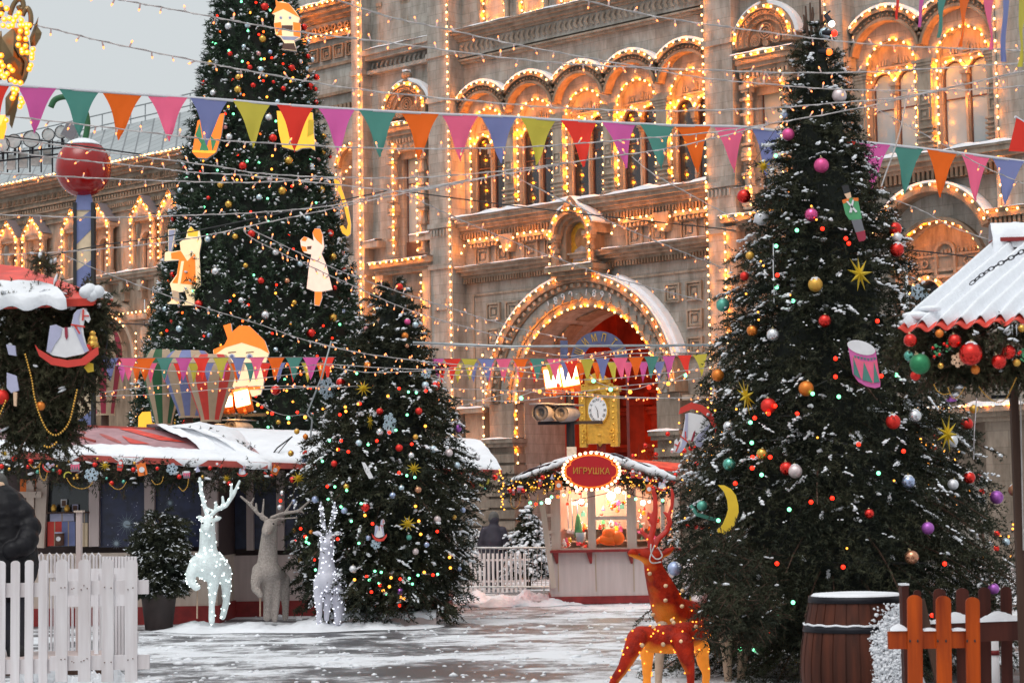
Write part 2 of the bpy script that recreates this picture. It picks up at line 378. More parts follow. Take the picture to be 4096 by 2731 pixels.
def wall_arch(m, s0, s1, z0, z1, cs, w, zb, zs, y, dep, n=14, mi=0, h=None):
 h = h or w
 def quad(a, b, c, d): m.add([a, b, c, d], [(0, 1, 2, 3)], mi)
 if zb > z0: quad((cs - w, y, z0), (cs + w, y, z0), (cs + w, y, zb), (cs - w, y, zb))
 quad((s0, y, z0), (cs - w, y, z0), (cs - w, y, z1), (s0, y, z1)); quad((cs + w, y, z0), (s1, y, z0), (s1, y, z1), (cs + w, y, z1))
 pts = [(cs - w * math.cos(PI * i / n), zs + h * math.sin(PI * i / n)) for i in range(n + 1)]
 for (a, b), (c, d) in zip(pts[:-1], pts[1:]): quad((a, y, b), (c, y, d), (c, y, z1), (a, y, z1))
 rim = [(cs - w, zb)] + pts + [(cs + w, zb)]
 for (a, b), (c, d) in zip(rim[:-1], rim[1:]): quad((a, y, b), (a, y + dep, b), (c, y + dep, d), (c, y, d))
 quad((cs - w, y, zb), (cs - w, y + dep, zb), (cs + w, y + dep, zb), (cs + w, y, zb))
def arc(cs, cz, r, a0=0, a1=PI, y=0, n=20): return [(cs + r * math.cos(a1 + (a0 - a1) * i / n), y, cz + r * math.sin(a1 + (a0 - a1) * i / n)) for i in range(n + 1)]
def snow_strip(m, s0, s1, y0, y1, z, h, step=.12):
 n = max(2, int((s1 - s0) / step)); vs = []; fs = []; prof = ((0, .0), (.03, .6), (.35, 1), (.8, .9), (1, .5))
 ph = random.uniform(0, 9)
 for i in range(n + 1):
  s = s0 + (s1 - s0) * i / n; hh = h * (.6 + .28 * math.sin(s * 2.3 + ph) + .22 * math.sin(s * 6.1 + ph * 2) + random.uniform(-.1, .1)); ov = .02 * math.sin(s * 4 + ph) + random.uniform(-.012, .012)
  for t, k in prof: vs.append((s, y0 - .015 + (y1 - y0) * t + (ov if t < .1 else 0), z + max(.01, hh) * k))
 for i in range(n):
  for j in range(4): fs.append((5 * i + j, 5 * i + j + 1, 5 * i + j + 6, 5 * i + j + 5))
 m.add(vs, fs)
def dentils(m, s0, s1, z0, z1, y0, y1, pitch=.16, duty=.55):
 n = int((s1 - s0) / pitch)
 for i in range(n): m.box(s0 + i * pitch, s0 + (i + duty) * pitch, y0, y1, z0, z1)
def cornice(m, s0, s1, z, steps):           # steps: (height, projection y) from bottom up
 for h, y in steps: m.box(s0, s1, y, .9, z, z + h); z += h
 return z
def coffer(m, cs, cz, r, y):
 for k, (a, b, d) in enumerate(((1, .8, .10), (.72, .5, .06))):
  A, B = r * a, r * b
  m.box(cs - A, cs + A, y - d, y, cz + B, cz + A); m.box(cs - A, cs + A, y - d, y, cz - A, cz - B); m.box(cs - A, cs - B, y - d, y, cz - B, cz + B); m.box(cs + B, cs + A, y - d, y, cz - B, cz + B)
 m.box(cs - r * .28, cs + r * .28, y - .05, y, cz - r * .28, cz + r * .28)
wall, trim, snow, carved = MB(), MB(), MB(), MB()
WY = .65                                     # main wall plane behind the pilasters
def glazing(cs, hw, z0, z1, y, pale=False, round_top=True, bars=1):
 f = MB(); t = .035
 f.box(cs - hw, cs - hw + t, y - .03, y + .03, z0, z1); f.box(cs + hw - t, cs + hw, y - .03, y + .03, z0, z1)
 f.box(cs - hw + t, cs + hw - t, y - .03, y + .03, z0, z0 + t)
 for b in range(bars):
  zz = z0 + (z1 - z0) * (.66 if bars == 1 else (b + 1) / (bars + 1)); f.box(cs - hw + t, cs + hw - t, y - .028, y + .028, zz, zz + t)
 if round_top: f.ring(cs, z1, hw - t, hw, 0, PI, y - .03, y + .03, 12)
 else: f.box(cs - hw + t, cs + hw - t, y - .03, y + .03, z1 - t, z1)
 fo = f.obj('window', 'window_frame', bld)
 g = MB(); pts = [(cs - hw + t, z0 + t), (cs + hw - t, z0 + t), (cs + hw - t, z1)]
 if round_top: pts += [(cs + (hw - t) * math.cos(PI * i / 12), z1 + (hw - t) * math.sin(PI * i / 12)) for i in range(1, 12)]
 pts.append((cs - hw + t, z1))
 g.add([(a, y, b) for a, b in pts], [tuple(range(len(pts)))])
 g.obj('pane', 'glass_pale' if pale else 'glass_dark', fo, x=0)
def twin_bay(s0, s1, cs, zb, zs, w, ztop, y, pale, name):
 m = MB(); wall_arch(m, s0, s1, zb - .02, ztop, cs, w, zb, zs, y, .26)
 m.obj('arch_wall', 'stone', bld, x=0)
 y2 = y + .24; hw = w * .42; k = MB()
 for sg in (-1, 1):
  c = cs + sg * w * .5
  wall_arch(k, c - w * .5, c + w * .5, zb, zs + w + .02, c, hw, zb, zs - .42, y2, .09)
  k.ring(c, zs - .42, hw, hw + .07, 0, PI, y2 - .05, y2, 12)
 k.box(cs - .10, cs + .10, y2 - .06, y2, zs + .12, zs + .36); k.box(cs - .06, cs + .06, y2 - .09, y2 - .06, zs + .16, zs + .32)
 for sg in (-1, 1): dentils(k, cs + sg * .32 - .16, cs + sg * .32 + .16, zs + .1, zs + .26, y2 - .04, y2, .09)
 k.box(cs - w * .9, cs + w * .9, y2 - .05, y2, zs + .02, zs + .07)
 k.box(cs - .07, cs + .07, y2 - .16, y2, zs - .72, zs - .42); k.box(cs - .11, cs + .11, y2 - .2, y2, zs - .5, zs - .42); k.box(cs - .045, cs + .045, y2 - .12, y2, zs - .82, zs - .72)
 k.box(cs - .035, cs + .035, y2 - .06, y2 + .1, zb, zs - .8)
 k.obj('arch_infill', 'stone_trim', bld, x=0)
 for sg in (-1, 1): glazing(cs + sg * w * .5, hw, zb, zs - .42, y2 + .08, pale, True, 1)
 lights('string of warm bulbs inside ' + name, [[(cs - w + .03, y - .02, zb + .1)] + arc(cs, zs, w - .03, y=y - .02, n=16) + [(cs + w - .03, y - .02, zb + .1)],
  arc(cs - w * .5, zs - .42, hw + .06, y=y2 - .06, n=8), arc(cs + w * .5, zs - .42, hw + .06, y=y2 - .06, n=8)], .235)
def column(m, s, y, z0, z1, r=.1):
 m.box(s - r * 1.3, s + r * 1.3, y - r * 1.3, y + .1, z0, z0 + .12); m.box(s - r * 1.5, s + r * 1.5, y - r * 1.5, y + .1, z1 - .13, z1); m.box(s - r * 1.25, s + r * 1.25, y - r * 1.25, y + .1, z1 - .22, z1 - .13)
 m.lathe([(r, z0 + .12), (r * .9, z0 + .5), (r * 1.25, (z0 + z1) / 2 - .06), (r * 1.25, (z0 + z1) / 2 + .06), (r * .85, z1 - .4), (r, z1 - .22)], 8, (s, y, 0))
def pier(m, s, y, z0, z1):                   # panelled pier between windows
 m.box(s - .2, s + .2, y - .12, y + .2, z0, z1)
 for i in range(5): m.box(s - .26, s + .26, y - .17, y + .1, z0 + .05 + i * .13, z0 + .1 + i * .13)
 for zz in (z0 + .95, z0 + 1.35):
  m.box(s - .15, s + .15, y - .16, y - .12, zz + .12, zz + .16); m.box(s - .15, s + .15, y - .16, y - .12, zz - .16, zz - .12); m.box(s - .15, s - .11, y - .16, y - .12, zz - .12, zz + .12); m.box(s + .11, s + .15, y - .16, y - .12, zz - .12, zz + .12); m.box(s - .05, s + .05, y - .15, y - .12, zz - .05, zz + .05)
 for i in range(4): m.box(s - .22 - .03 * i, s + .22 + .03 * i, y - .14 - .025 * i, y + .1, z1 - .34 + i * .085, z1 - .26 + i * .085)
def hood(cs, cz, R, half, y0, yb, name, n=22):
 c = MB()
 def band(r0, r1, ya, yz):
  a = math.acos(min(1, half / r1)); c.ring(cs, cz, r0, r1, a, PI - a, ya, yz, n)
 band(R * .90, R, y0, yb); band(R * .78, R * .9, y0 + .12, yb); band(R * .72, R * .78, y0 + .05, yb)
 a = math.acos(min(1, half / (R * .84)))
 for i in range(19):
  t = a + (PI - 2 * a) * i / 18; c.ball((cs + R * .84 * math.cos(t), y0 + .1, cz + R * .84 * math.sin(t)), .05, 6, 5)
 c.obj('arch_moulding', 'stone_carved', bld, x=0)
 sn = MB(); a = math.acos(min(1, half / R)); a = max(a, .5)
 sn.ring(cs, cz, R + .005, R + .085, a, PI - a, y0 + .05, yb, n); sn.obj('snow_cap', 'snow', bld, x=0)
for s in (-5.02, 5.0):
 m = MB(); sg = 1 if s > 0 else -1
 m.box(s - (.02 if sg > 0 else .95), s + (.95 if sg > 0 else .02), .02, .9, 0, 21)
 for z in (9.2, 10.5, 14.55, 16.0): m.box(s - (.06 if sg > 0 else .99), s + (.99 if sg > 0 else .06), -.05, .9, z, z + .16)
 dentils(m, s - (0 if sg > 0 else .9), s + (.9 if sg > 0 else 0), 10.25, 10.45, -.03, .02, .14)
 m.box(s + sg * .22, s + sg * .74, -.04, .02, 7.9, 8.25); m.obj('pilaster', 'stone', bld, x=0)
lights('vertical string of bulbs on the pilaster left of the central arcade', [[(-5.02, -.06, 19.4), (-5.02, -.06, 3)]], .235)
lights('vertical string of bulbs on the pilaster right of the central arcade', [[(5.0, -.06, 18.5), (5.0, -.06, 3)]], .235)
for i in range(5):
 cs = -4 + 2 * i; ps = cs + .12
 twin_bay(-5 + 2 * i, -3 + 2 * i, cs, 10.95, 13.5, .74, 15.6, WY, False, 'window arch number %s of the five-arch arcade' % ('one two three four five'.split()[i]))
 hood(cs, 13.72, 1.3, .995, .25, WY + .02, '')
 lights('scalloped line of bulbs over arch %s of the five-arch arcade' % ('one two three four five'.split()[i]), [arc(cs, 13.72, 1.27, math.acos(.97 / 1.27), PI - math.acos(.97 / 1.27), .21, 14)], .24)
for i in range(6):
 m = MB(); s = -5 + 2 * i
 if 0 < i < 5:
  pier(m, s, WY, 10.9, 13.5)
 m.box(s - .3, s + .3, WY - .1, WY, 13.5, 13.62)
 if 0 < i < 5:
  m.obj('window_pier', 'stone_trim', bld, x=0)
wall.box(-5, 5, WY, 1.0, 15.6, 21)
cornice(trim, -5, 5, 15.75, ((.08, .5), (.06, .42)))
for i in range(46):                         # hexagon band
 s = -4.9 + i * .215
 trim.add([(s, .4, 16.22), (s + .09, .4, 16.07), (s + .2, .4, 16.07), (s + .11, .4, 16.22), (s + .2, .4, 16.37), (s + .09, .4, 16.37)], [(0, 1, 2, 3), (3, 4, 5, 0)])
wall.box(-5, 5, .45, WY, 15.95, 16.45)
cornice(trim, -5, 5, 16.45, ((.08, .35), (.1, .22), (.08, .08), (.05, .0)))
snow_strip(snow, -5, 5, .0, .6, 16.76, .07)
def upper_window(cs, name, pale=False):
 m = MB(); wall_arch(m, cs - .72, cs + .72, 16.8, 20.4, cs, .42, 16.85, 18.4, .62, .3); m.obj('arch_wall', 'stone', bld, x=0)
 glazing(cs, .4, 16.85, 18.4, .9, pale)
 m2 = MB(); column(m2, cs - .56, .55, 16.8, 18.4, .09); column(m2, cs + .56, .55, 16.8, 18.4, .09); m2.ring(cs, 18.4, .42, .6, 0, PI, .5, .62, 12); m2.obj('window_surround', 'stone_trim', bld, x=0)
 lights('bulbs framing ' + name, [[(cs - .44, .56, 16.95), (cs - .44, .56, 18.4)] + arc(cs, 18.4, .44, y=.56, n=8) + [(cs + .44, .56, 16.95), (cs - .44, .56, 16.95)]], .24)
_w = [S(*q(1, 2, x, 200), .6)[0] for x in (1272, 1535, 2080)]; _w.append(_w[2] + (_w[2] - _w[1]) * .72)
for k, cs in enumerate(_w[:2]): upper_window(cs, ('the left', 'the right')[k] + ' small upper window above the left bay', True)
for k in range(4): upper_window(-3.55 + 1.62 * k, 'top-storey window ' + ('one two three four'.split()[k]) + ' over the five-arch arcade', True)
z = cornice(trim, -5, 5, 10.28, ((.1, .42), (.1, .3), (.1, .18), (.12, .05), (.06, -.02)))
snow_strip(snow, -5, 5, -.05, .9, z, .19)
dentils(carved, -4.95, 4.95, 10.08, 10.28, .35, WY, .12)
wall.box(-5, 5, WY, 1, 9.15, 10.9)
for side, (a, b) in (('left', (-4.85, -1.15)), ('right', (1.25, 4.9))):
 mid = (a + b) / 2; pl = []
 for (x0, x1) in ((a, mid - .18), (mid + .18, b)):
  trim.box(x0 + .25, x1 - .1, .32, WY, 9.92, 10.06); dentils(trim, x0 + .3, x1 - .15, 9.8, 9.92, .36, WY, .15)
  pl += [(x0, .22, 9.55), (x0 + .28, .22, 10.02), (x1 - .15, .22, 10.02), (x1 + .05, .22, 9.7)]
  for k in range(2): coffer(trim, x0 + .62 + .85 * k, 9.53, .3, WY)
 trim.add([(mid - .3, .3, 10.1), (mid + .3, .3, 10.1), (mid + .12, .34, 9.55), (mid - .12, .34, 9.55), (mid - .3, WY, 10.1), (mid + .3, WY, 10.1), (mid + .12, WY, 9.55), (mid - .12, WY, 9.55)], [(0, 1, 2, 3), (0, 3, 7, 4), (1, 5, 6, 2), (3, 2, 6, 7)])
 lights('dipping garland of bulbs under the ledge, %s of the icon niche' % side, [pl], .25)
z = cornice(trim, -5, 5, 8.85, ((.1, .5), (.1, .35), (.1, .18), (.05, .08)))
snow_strip(snow, -5, -1, .06, .6, z, .06); snow_strip(snow, 1.05, 5, .06, .6, z, .06)
dentils(carved, -4.95, 4.95, 8.70, 8.85, .45, WY, .11)
PCZ, PR0, PR1 = 4.86, 2.74, 3.68
m = MB(); wall_arch(m, -5, 5, -.1, 9.15, .12, PR0, -.1, PCZ, WY, 1.9, 32); m.obj('portal_wall', 'stone', bld, x=0)
for zr in (7.75, 6.95, 6.15, 5.35, 4.55):
 for k in range(-5, 6):
  s = k * .78 + .1
  if math.hypot(s, max(0, zr - PCZ)) < PR1 + .42 or abs(s) > 4.6: continue
  coffer(trim, s, zr, .28, WY)
  if zr < 7.8: snow.box(s - .24, s + .24, WY - .1, WY - .01, zr - .275, zr - .25)
for x0 in (-4.7, 4.62): trim.box(x0, x0 + .06, WY - .05, WY, 3.4, 8.3)
trim.box(-4.7, 4.68, WY - .05, WY, 8.3, 8.36)
c = MB(); c.ring(0, PCZ, 3.45, PR1, 0, PI, .02, WY, 48); c.ring(0.02, PCZ, 3.28, 3.45, 0, PI, .14, WY, 48); c.obj('archivolt', 'stone_carved', bld, x=0)
c = MB(); c.ring(.05, PCZ, 2.95, 3.28, 0, PI, .22, WY, 48); c.obj('inscription_band', 'stone', bld, x=0)
c = MB(); c.ring(.1, PCZ, 2.72, 2.95, 0, PI, .32, WY, 48)
for i in range(25):
 t = PI * (i + .5) / 25; r = 3.02; ca, sa = math.cos(t), math.sin(t)
 M = Matrix.Translation((.05 + r * ca, .22, PCZ + r * sa)) @ Matrix.Rotation(-t + PI / 4, 4, 'Y')
 c.box(-.09, .09, -.06, 0, -.09, .09, 0, M)
for i in range(40):
 t = PI * (i + .5) / 40; M = Matrix.Translation((3.36 * math.cos(t), .1, PCZ + 3.36 * math.sin(t))) @ Matrix.Rotation(-t, 4, 'Y'); c.box(-.05, .05, -.05, .05, -.05, .05, 0, M)
c.obj('archivolt_inner', 'stone_trim', bld, x=0)
for sg, x0, x1 in ((-1, -3.68, -2.66), (1, 2.86, 3.7)):
 c = MB(); c.box(x0, x1, .2, WY, 0, PCZ - .02)
 for i in range(9): c.box(x0 - .05 - (.05 if i % 2 else 0), x1 + .05 + (.05 if i % 2 else 0), .1 - (.05 if i % 2 else 0), WY, .3 + i * .34, .56 + i * .34)
 c.box(x0 - .1, x1 + .1, .02, WY, 3.5, 3.62); c.box(x0 - .14, x1 + .14, -.06, WY, 3.62, 3.75); c.obj('portal_jamb', 'stone_low', bld, x=0)
 snow_strip(snow, x0 - .14, x1 + .14, -.06, .6, 3.75, .08)
sn = MB(); sn.ring(0, PCZ, PR1 + .005, PR1 + .07, .28, PI - .5, .06, WY, 40); sn.obj('snow_cap', 'snow', bld, x=0)
sn = MB(); sn.ring(0, PCZ, PR1 + .02, PR1 + .16, .3, 1.2, .3, WY, 24); sn.obj('snow_cap', 'snow', bld, x=0)
lights('outer ring of bulbs around the big portal arch', [arc(0, PCZ, 3.62, .05, PI - .05, -.03, 48)], .27)
lights('inner ring of bulbs around the big portal arch', [[(-2.6, .28, 2.6)] + arc(.1, PCZ, 2.74, 0, PI, .28, 48) + [(2.85, .28, 2.6)]], .26)
for ch, t in zip('1890', (113, 107.5, 102, 96.5)): STR.append(('TXT', ch, t))
for ch, t in zip('–1893', (91, 85, 79.5, 74, 68.5)): STR.append(('TXT', ch, t))
for _, ch, t in [x for x in STR if x[0] == 'TXT']:
 me = text_mesh(ch, .32, .02); a = math.radians(t); o = link('inscription_character', me, 'white_face', bld)
 o.matrix_local = Matrix.Translation((.05 + 3.115 * math.cos(a), .2, PCZ + 3.115 * math.sin(a))) @ Matrix.Rotation(PI / 2 - a, 4, 'Y') @ Matrix.Rotation(PI / 2, 4, 'X')
STR = [x for x in STR if x[0] != 'TXT']
h = MB(); h.box(-3.6, 5.6, 6.2, 6.3, 0, 9); h.box(5.2, 5.3, 2.6, 6.2, 0, 9); h.box(-3.5, -3.4, 2.6, 6.2, 0, 9); h.box(-3.5, 5.3, 2.56, 6.2, 8.6, 8.7)
for z in (2.2, 3.4, 4.6, 5.3): h.box(-3.4, 5.2, 6.0, 6.2, z, z + .14); h.box(-3.4, 5.2, 5.9, 6.2, z + .14, z + .24)
for s in (-2.4, -.6, 2.8, 4.4): h.box(s - .35, s + .35, 5.85, 6.2, 0, 5.3); h.box(s - .45, s + .45, 5.75, 6.2, 4.9, 5.1)
h.obj('hall', 'red_hall', bld, x=0)
h = MB()
for s in (.35, 1.5): h.box(s - .4, s + .4, 6.08, 6.2, 2.7, 4.3); h.box(s - .4, s + .4, 6.08, 6.2, .3, 2.0)
h.box(2.9, 4.2, 5.8, 5.84, 2.7, 4.7); h.obj('hall_panels', 'red_hall_dark', bld, x=0)
h = MB(); [h.box(.6 - .12 * i, 3.0 + .12 * i, 5.4 - .15 * i, 6.0, 6.85 + .2 * i, 7.05 + .2 * i) for i in range(4)]; h.box(.7, 2.9, 5.45, 6.1, 4.6, 6.85)
for i in range(4): h.box(1.1 + i * .4, 1.3 + i * .4, 5.4, 5.46, 6.3, 6.7)
h.obj('hall_cornice', 'stone_trim', bld, x=0)
h = MB()
for i in range(4):
 t = PI * (.28 + .15 * i); h.box(-.5, .5, -.3, .3, -.03, .03, 0, Matrix.Translation((.12 + 2.68 * math.cos(t), 1.6, PCZ + 2.68 * math.sin(t))) @ Matrix.Rotation(PI / 2 - t, 4, 'Y'))
h.obj('vault_panels', 'stone_carved', bld, x=0)
k = MB(); ns, nz = .08, 9.0
k.box(ns - .95, ns + .95, -.35, WY, 8.62, 8.78); k.box(ns - .85, ns + .85, -.22, WY, 8.5, 8.62); k.box(ns - .7, ns + .7, -.1, WY, 8.38, 8.5)
for sg in (-1, 1): column(k, ns + sg * .68, -.12, 8.78, 9.75, .12)
for r0, r1, y in ((.62, .86, -.25), (.5, .62, -.1), (.4, .5, .05)): k.ring(ns, 9.72, r0, r1, 0, PI, y, WY, 18)
for sg in (-1, 1): k.box(ns + sg * .5 - .1, ns + sg * .5 + .1, .05, WY, 8.78, 9.72)
k.add([(ns - .5, -.25, 10.35), (ns + .5, -.25, 10.35), (ns, -.25, 10.85), (ns - .5, WY, 10.35), (ns + .5, WY, 10.35), (ns, WY, 10.85)], [(0, 1, 2), (0, 2, 5, 3), (1, 4, 5, 2)])
k.obj('icon_niche', 'stone_carved', bld, x=0)
k = MB(); k.add([(ns + a, .3, b) for a, b in [(-.42, 8.8), (.42, 8.8)] + [(.42 * math.cos(PI * i / 12), 9.75 + .42 * math.sin(PI * i / 12)) for i in range(13)]], [tuple(range(15))]); ic = k.obj('icon_panel', 'gold', bld, x=0)
k = MB(); k.add([(ns + .24 * math.cos(2 * PI * i / 20), .285, 9.62 + .33 * math.sin(2 * PI * i / 20)) for i in range(20)], [tuple(range(20))]); k.obj('painted_oval', 'icon_paint', ic, x=0)
k = MB(); k.add([(ns - .33, .28, 8.95), (ns + .33, .28, 8.95), (ns + .25, .28, 9.3), (ns, .28, 9.42), (ns - .25, .28, 9.3)], [(0, 1, 2, 3, 4)]); k.obj('painted_drape', 'icon_robe', ic, x=0)
sn = MB(); sn.ring(ns, 9.72, .865, .95, .35, 2.2, -.2, WY, 14); snow_strip(sn, ns - .9, ns + .9, -.36, .3, 8.78, .07)
for x0, x1 in ((.0, .52), (-.5, 0)): sn.add([(ns + x0, -.2, 10.88 - abs(x0)), (ns + x1, -.2, 10.88 - abs(x1)), (ns + x1, WY, 10.92 - abs(x1)), (ns + x0, WY, 10.92 - abs(x0))], [(0, 1, 2, 3)])
sn.obj('snow_cap', 'snow', bld, x=0)
lights('string of bulbs outlining the icon niche over the portal', [[(ns - .8, -.28, 8.5), (ns - .74, -.28, 9.72)] + arc(ns, 9.72, .76, y=-.28, n=14) + [(ns + .74, -.28, 9.72), (ns + .8, -.28, 8.5)]], .25)
def koko_bay(cs, s0, s1, side):
 y = .45
 m = MB(); wall_arch(m, s0, s1, -.1, 21, cs, .5, 9.75, 13.2, y, .45, 6, h=.02); m.obj('bay_wall', 'stone', bld, x=0)
 k = MB()
 for i, (r, yy) in enumerate(((1.0, -.05), (.86, .02), (.72, .1))): k.ring(cs, 14.45, r - .14, r, -.15, PI + .15, yy, y, 22)
 k.ring(cs, 14.45, 0, .6, -.15, PI + .15, .2, y, 20)
 for a, b, r in ((0, .22, .24), (-.34, -.0, .17), (.34, 0, .17), (0, -.12, .09)):
  for f in (1, .7, .35): k.ring(cs + a, 14.5 + b, r * f - .035, r * f, 0, 2 * PI, .12, .2, 14)
 for i in range(20):
  t = PI * i / 19; k.ball((cs + .64 * math.cos(t), .1, 14.45 + .64 * math.sin(t)), .035, 5, 4)
 for i in range(24):
  t = PI * i / 23; k.ball((cs + .79 * math.cos(t), .0, 14.45 + .79 * math.sin(t)), .03, 5, 4)
 k.lathe([(.1, 0), (.16, .06), (.1, .12), (.18, .22), (.18, .3), (.06, .38)], 8, (cs, .15, 15.42)); k.obj('shell_gable', 'stone_carved', bld, x=0)
 sn = MB()
 for r0, r1, ya, yb in ((1.005, 1.13, .1, .28), (1.005, 1.1, .31, y)): sn.ring(cs, 14.45, r0, r1, .1, PI - .35, ya, yb, 18)
 sn.box(cs - .1, cs + .1, .05, .25, 15.8, 15.86); snow_strip(sn, cs - 1.0, cs + 1.1, -.16, .4, 14.12, .1); sn.obj('snow_cap', 'snow', bld, x=0)
 k = MB(); z = cornice(k, cs - .9, cs + .9, 13.62, ((.12, .1), (.12, .0), (.14, -.1), (.1, -.18)))
 dentils(k, cs - .85, cs + .85, 13.48, 13.62, .05, y, .14)
 k.box(cs - .8, cs + .8, .12, y, 13.22, 13.48)
 for i in range(7): k.ball((cs - .66 + i * .22, .1, 13.35), .08, 6, 4)
 for sg in (-1, 1):
  x = cs + sg * .68
  column(k, x, .2, 9.8, 11.4, .12); column(k, x, .2, 11.4, 13.3, .12)
  for i in range(8): k.box(x - .17, x + .17, .02, .2, 9.9 + i * .42, 9.98 + i * .42)
 k.box(cs - .5, cs + .5, .36, y, 13.0, 13.22); k.obj('window_surround', 'stone_trim', bld, x=0)
 glazing(cs + .02, .47, 10.3, 13.15, .6, True, False, 1)
 m = MB(); m.box(cs - .5, cs + .5, .56, .9, 9.75, 10.3); m.obj('window_apron', 'window_frame', bld, x=0)
 k = MB(); cornice(k, cs - 1.5, cs + 1.2, 9.25, ((.12, .15), (.1, .02), (.12, -.18), (.06, -.26))); k.box(cs - 1.4, cs - 1.05, -.02, y, 4, 9.25); k.box(cs + .75, cs + 1.1, -.02, y, 4, 9.25)
 k.box(cs - 1.05, cs + .75, .3, y, 8.15, 8.4); dentils(k, cs - 1.0, cs + .7, 7.9, 8.15, .34, y, .17); k.obj('sill_bracket', 'stone_trim', bld, x=0)
 m = MB(); m.box(cs - 1.05, cs + .75, .28, y, 8.42, 8.62); m.box(cs - 1.05, cs + .75, .33, y, 7.55, 7.7); m.ring(cs - .1, 6.2, .65, .8, 0, PI, .3, y, 16); obj_split(m, 'blind_arch', 'stone_carved', bld, .02)
 snow_strip(snow, cs - 1.5, cs + 1.2, -.26, .4, 9.65, .05); snow_strip(snow, s1 - .95, s1, -.02, .4, 10.42, .08); snow_strip(snow, s0, s0 + .6, -.02, .4, 10.42, .08)
 q1 = MB(); q1.box(s1 - .95, s1, .02, y, 10.2, 10.42); q1.box(s0, s0 + .6, .02, y, 10.2, 10.42); q1.box(s0, s1, .2, y, 16.0, 16.12); q1.box(s0, s1, .1, y, 16.45, 16.6); q1.box(s0, s1, .0, y, 16.6, 16.78)
 for i in range(int((s1 - s0) / .215)):
  s = s0 + .05 + i * .215; q1.add([(s, .38, 16.26), (s + .09, .38, 16.14), (s + .2, .38, 16.14), (s + .11, .38, 16.26), (s + .2, .38, 16.4), (s + .09, .38, 16.4)], [(0, 1, 2, 3), (3, 4, 5, 0)])
 q1.obj('string_course', 'stone', bld, x=0); snow_strip(snow, s0, s1, -.02, .4, 16.78, .06)
 tag_ = 'the %s shell-gabled window' % side
 lights('ring of bulbs round the shell gable, %s bay' % side, [arc(cs, 14.45, .93, -.1, PI + .1, -.08, 20)], .25)
 lights('row of bulbs on the cornice above ' + tag_, [[(cs - .9, -.22, 14.05), (cs + .9, -.22, 14.05)]], .25)
 lights('bulbs down both sides of ' + tag_, [[(cs - .54, .0, 13.6), (cs - .54, .0, 9.9)], [(cs + .54, .0, 13.6), (cs + .54, .0, 9.9)]], .25)
 lights('bulbs on the sill and brackets below ' + tag_, [[(cs - 1.5, -.3, 9.6), (cs + 1.1, -.3, 9.6)], [(cs - 1.4, -.08, 9.3), (cs - 1.4, -.08, 6)], [(cs + .75, -.08, 9.2), (cs + .75, -.08, 6)]], .25)
koko_bay(-7.05, -9.0, -5.95, 'left'); koko_bay(7.02, 5.92, 9.2, 'right')
m = MB(); m.box(-9.5, -8.98, .02, .9, 0, 21); m.box(-9.55, -8.95, -.05, .9, 9.3, 9.45); m.box(-9.55, -8.95, -.05, .9, 16.0, 16.15); m.box(-9.55, -8.95, -.05, .9, 8.0, 8.4); m.obj('pilaster', 'stone', bld, x=0)
lights('vertical string of bulbs on the pilaster beside the tall cone tree', [[(-9.08, -.06, 19), (-9.08, -.06, 4)]], .235)
m = MB(); m.box(8.9, 9.6, .02, .9, 0, 21); m.obj('pilaster', 'stone', bld, x=0)
lights('vertical string of bulbs on the pilaster behind the right tree top', [[(9.1, -.06, 18), (9.1, -.06, 8)]], .25)
for i in range(2):
 cs = 10.67 + 2.13 * i
 twin_bay(cs - 1.07, cs + 1.065, cs, 10.75, 13.2, .76, 17, WY, True, 'the %s pale-blind window arch on the right' % ('left', 'right')[i])
 hood(cs, 13.4, 1.38, 1.06, .25, WY + .02, '')
 lights('scalloped bulbs over the %s pale-blind window arch' % ('left', 'right')[i], [arc(cs, 13.4, 1.35, math.acos(1.04 / 1.35), PI - math.acos(1.04 / 1.35), .21, 14)], .24)
for s in (9.75, 11.73, 13.75):
 m = MB(); pier(m, s, WY, 10.8, 13.2); m.obj('window_pier', 'stone_trim', bld, x=0)
m = MB(); m.box(13.86, 22, .3, .9, 0, 21); m.obj('bay_wall', 'stone', bld, x=0)
lights('vertical string of bulbs near the right edge of the building', [[(14.0, .22, 18), (14.0, .22, 7)]], .28)
z = cornice(trim, 9.6, 22, 10.2, ((.1, .3), (.12, .15), (.14, .0), (.06, -.05))); snow_strip(snow, 9.6, 22, -.06, .7, z, .15)
dentils(carved, 9.6, 16, 9.95, 10.2, .3, WY, .14)
m = MB(); wall_arch(m, 9.6, 13.86, -.1, 10.3, 11.95, 1.35, 2, 7.55, WY, .5, 24); m.obj('arch_wall', 'stone', bld, x=0)
k = MB(); k.ring(11.95, 8.0, 1.62, 1.85, .35, PI - .35, .1, WY, 28); k.ring(11.95, 7.55, 1.35, 1.45, 0, PI, .45, WY + .2, 24)
k.box(13.6, 22, .1, .4, 8.75, 8.98); k.box(9.2, 10.2, .1, .6, 8.75, 8.98); dentils(k, 13.7, 17, 8.55, 8.75, .15, .4, .13); k.obj('arch_moulding', 'stone_carved', bld, x=0)
sn = MB(); sn.ring(11.95, 8.0, 1.855, 1.92, .4, PI - .5, .12, WY, 24); snow_strip(sn, 13.6, 20, .08, .35, 8.98, .05); sn.obj('snow_cap', 'snow', bld, x=0)
k = MB(); yy = WY + .4
for c in (11.35, 12.55): wall_arch(k, c - .6, c + .6, 5.5, 9.0, c, .42, 5.6, 7.0, yy, .3, 14); k.ring(c, 7.0, .42, .56, 0, PI, yy - .1, yy, 14)
k.box(10.6, 13.3, yy - .08, yy, 7.62, 7.7); k.box(10.6, 13.3, yy - .06, yy, 8.02, 8.08); dentils(k, 10.7, 13.2, 8.1, 8.2, yy - .05, yy, .12)
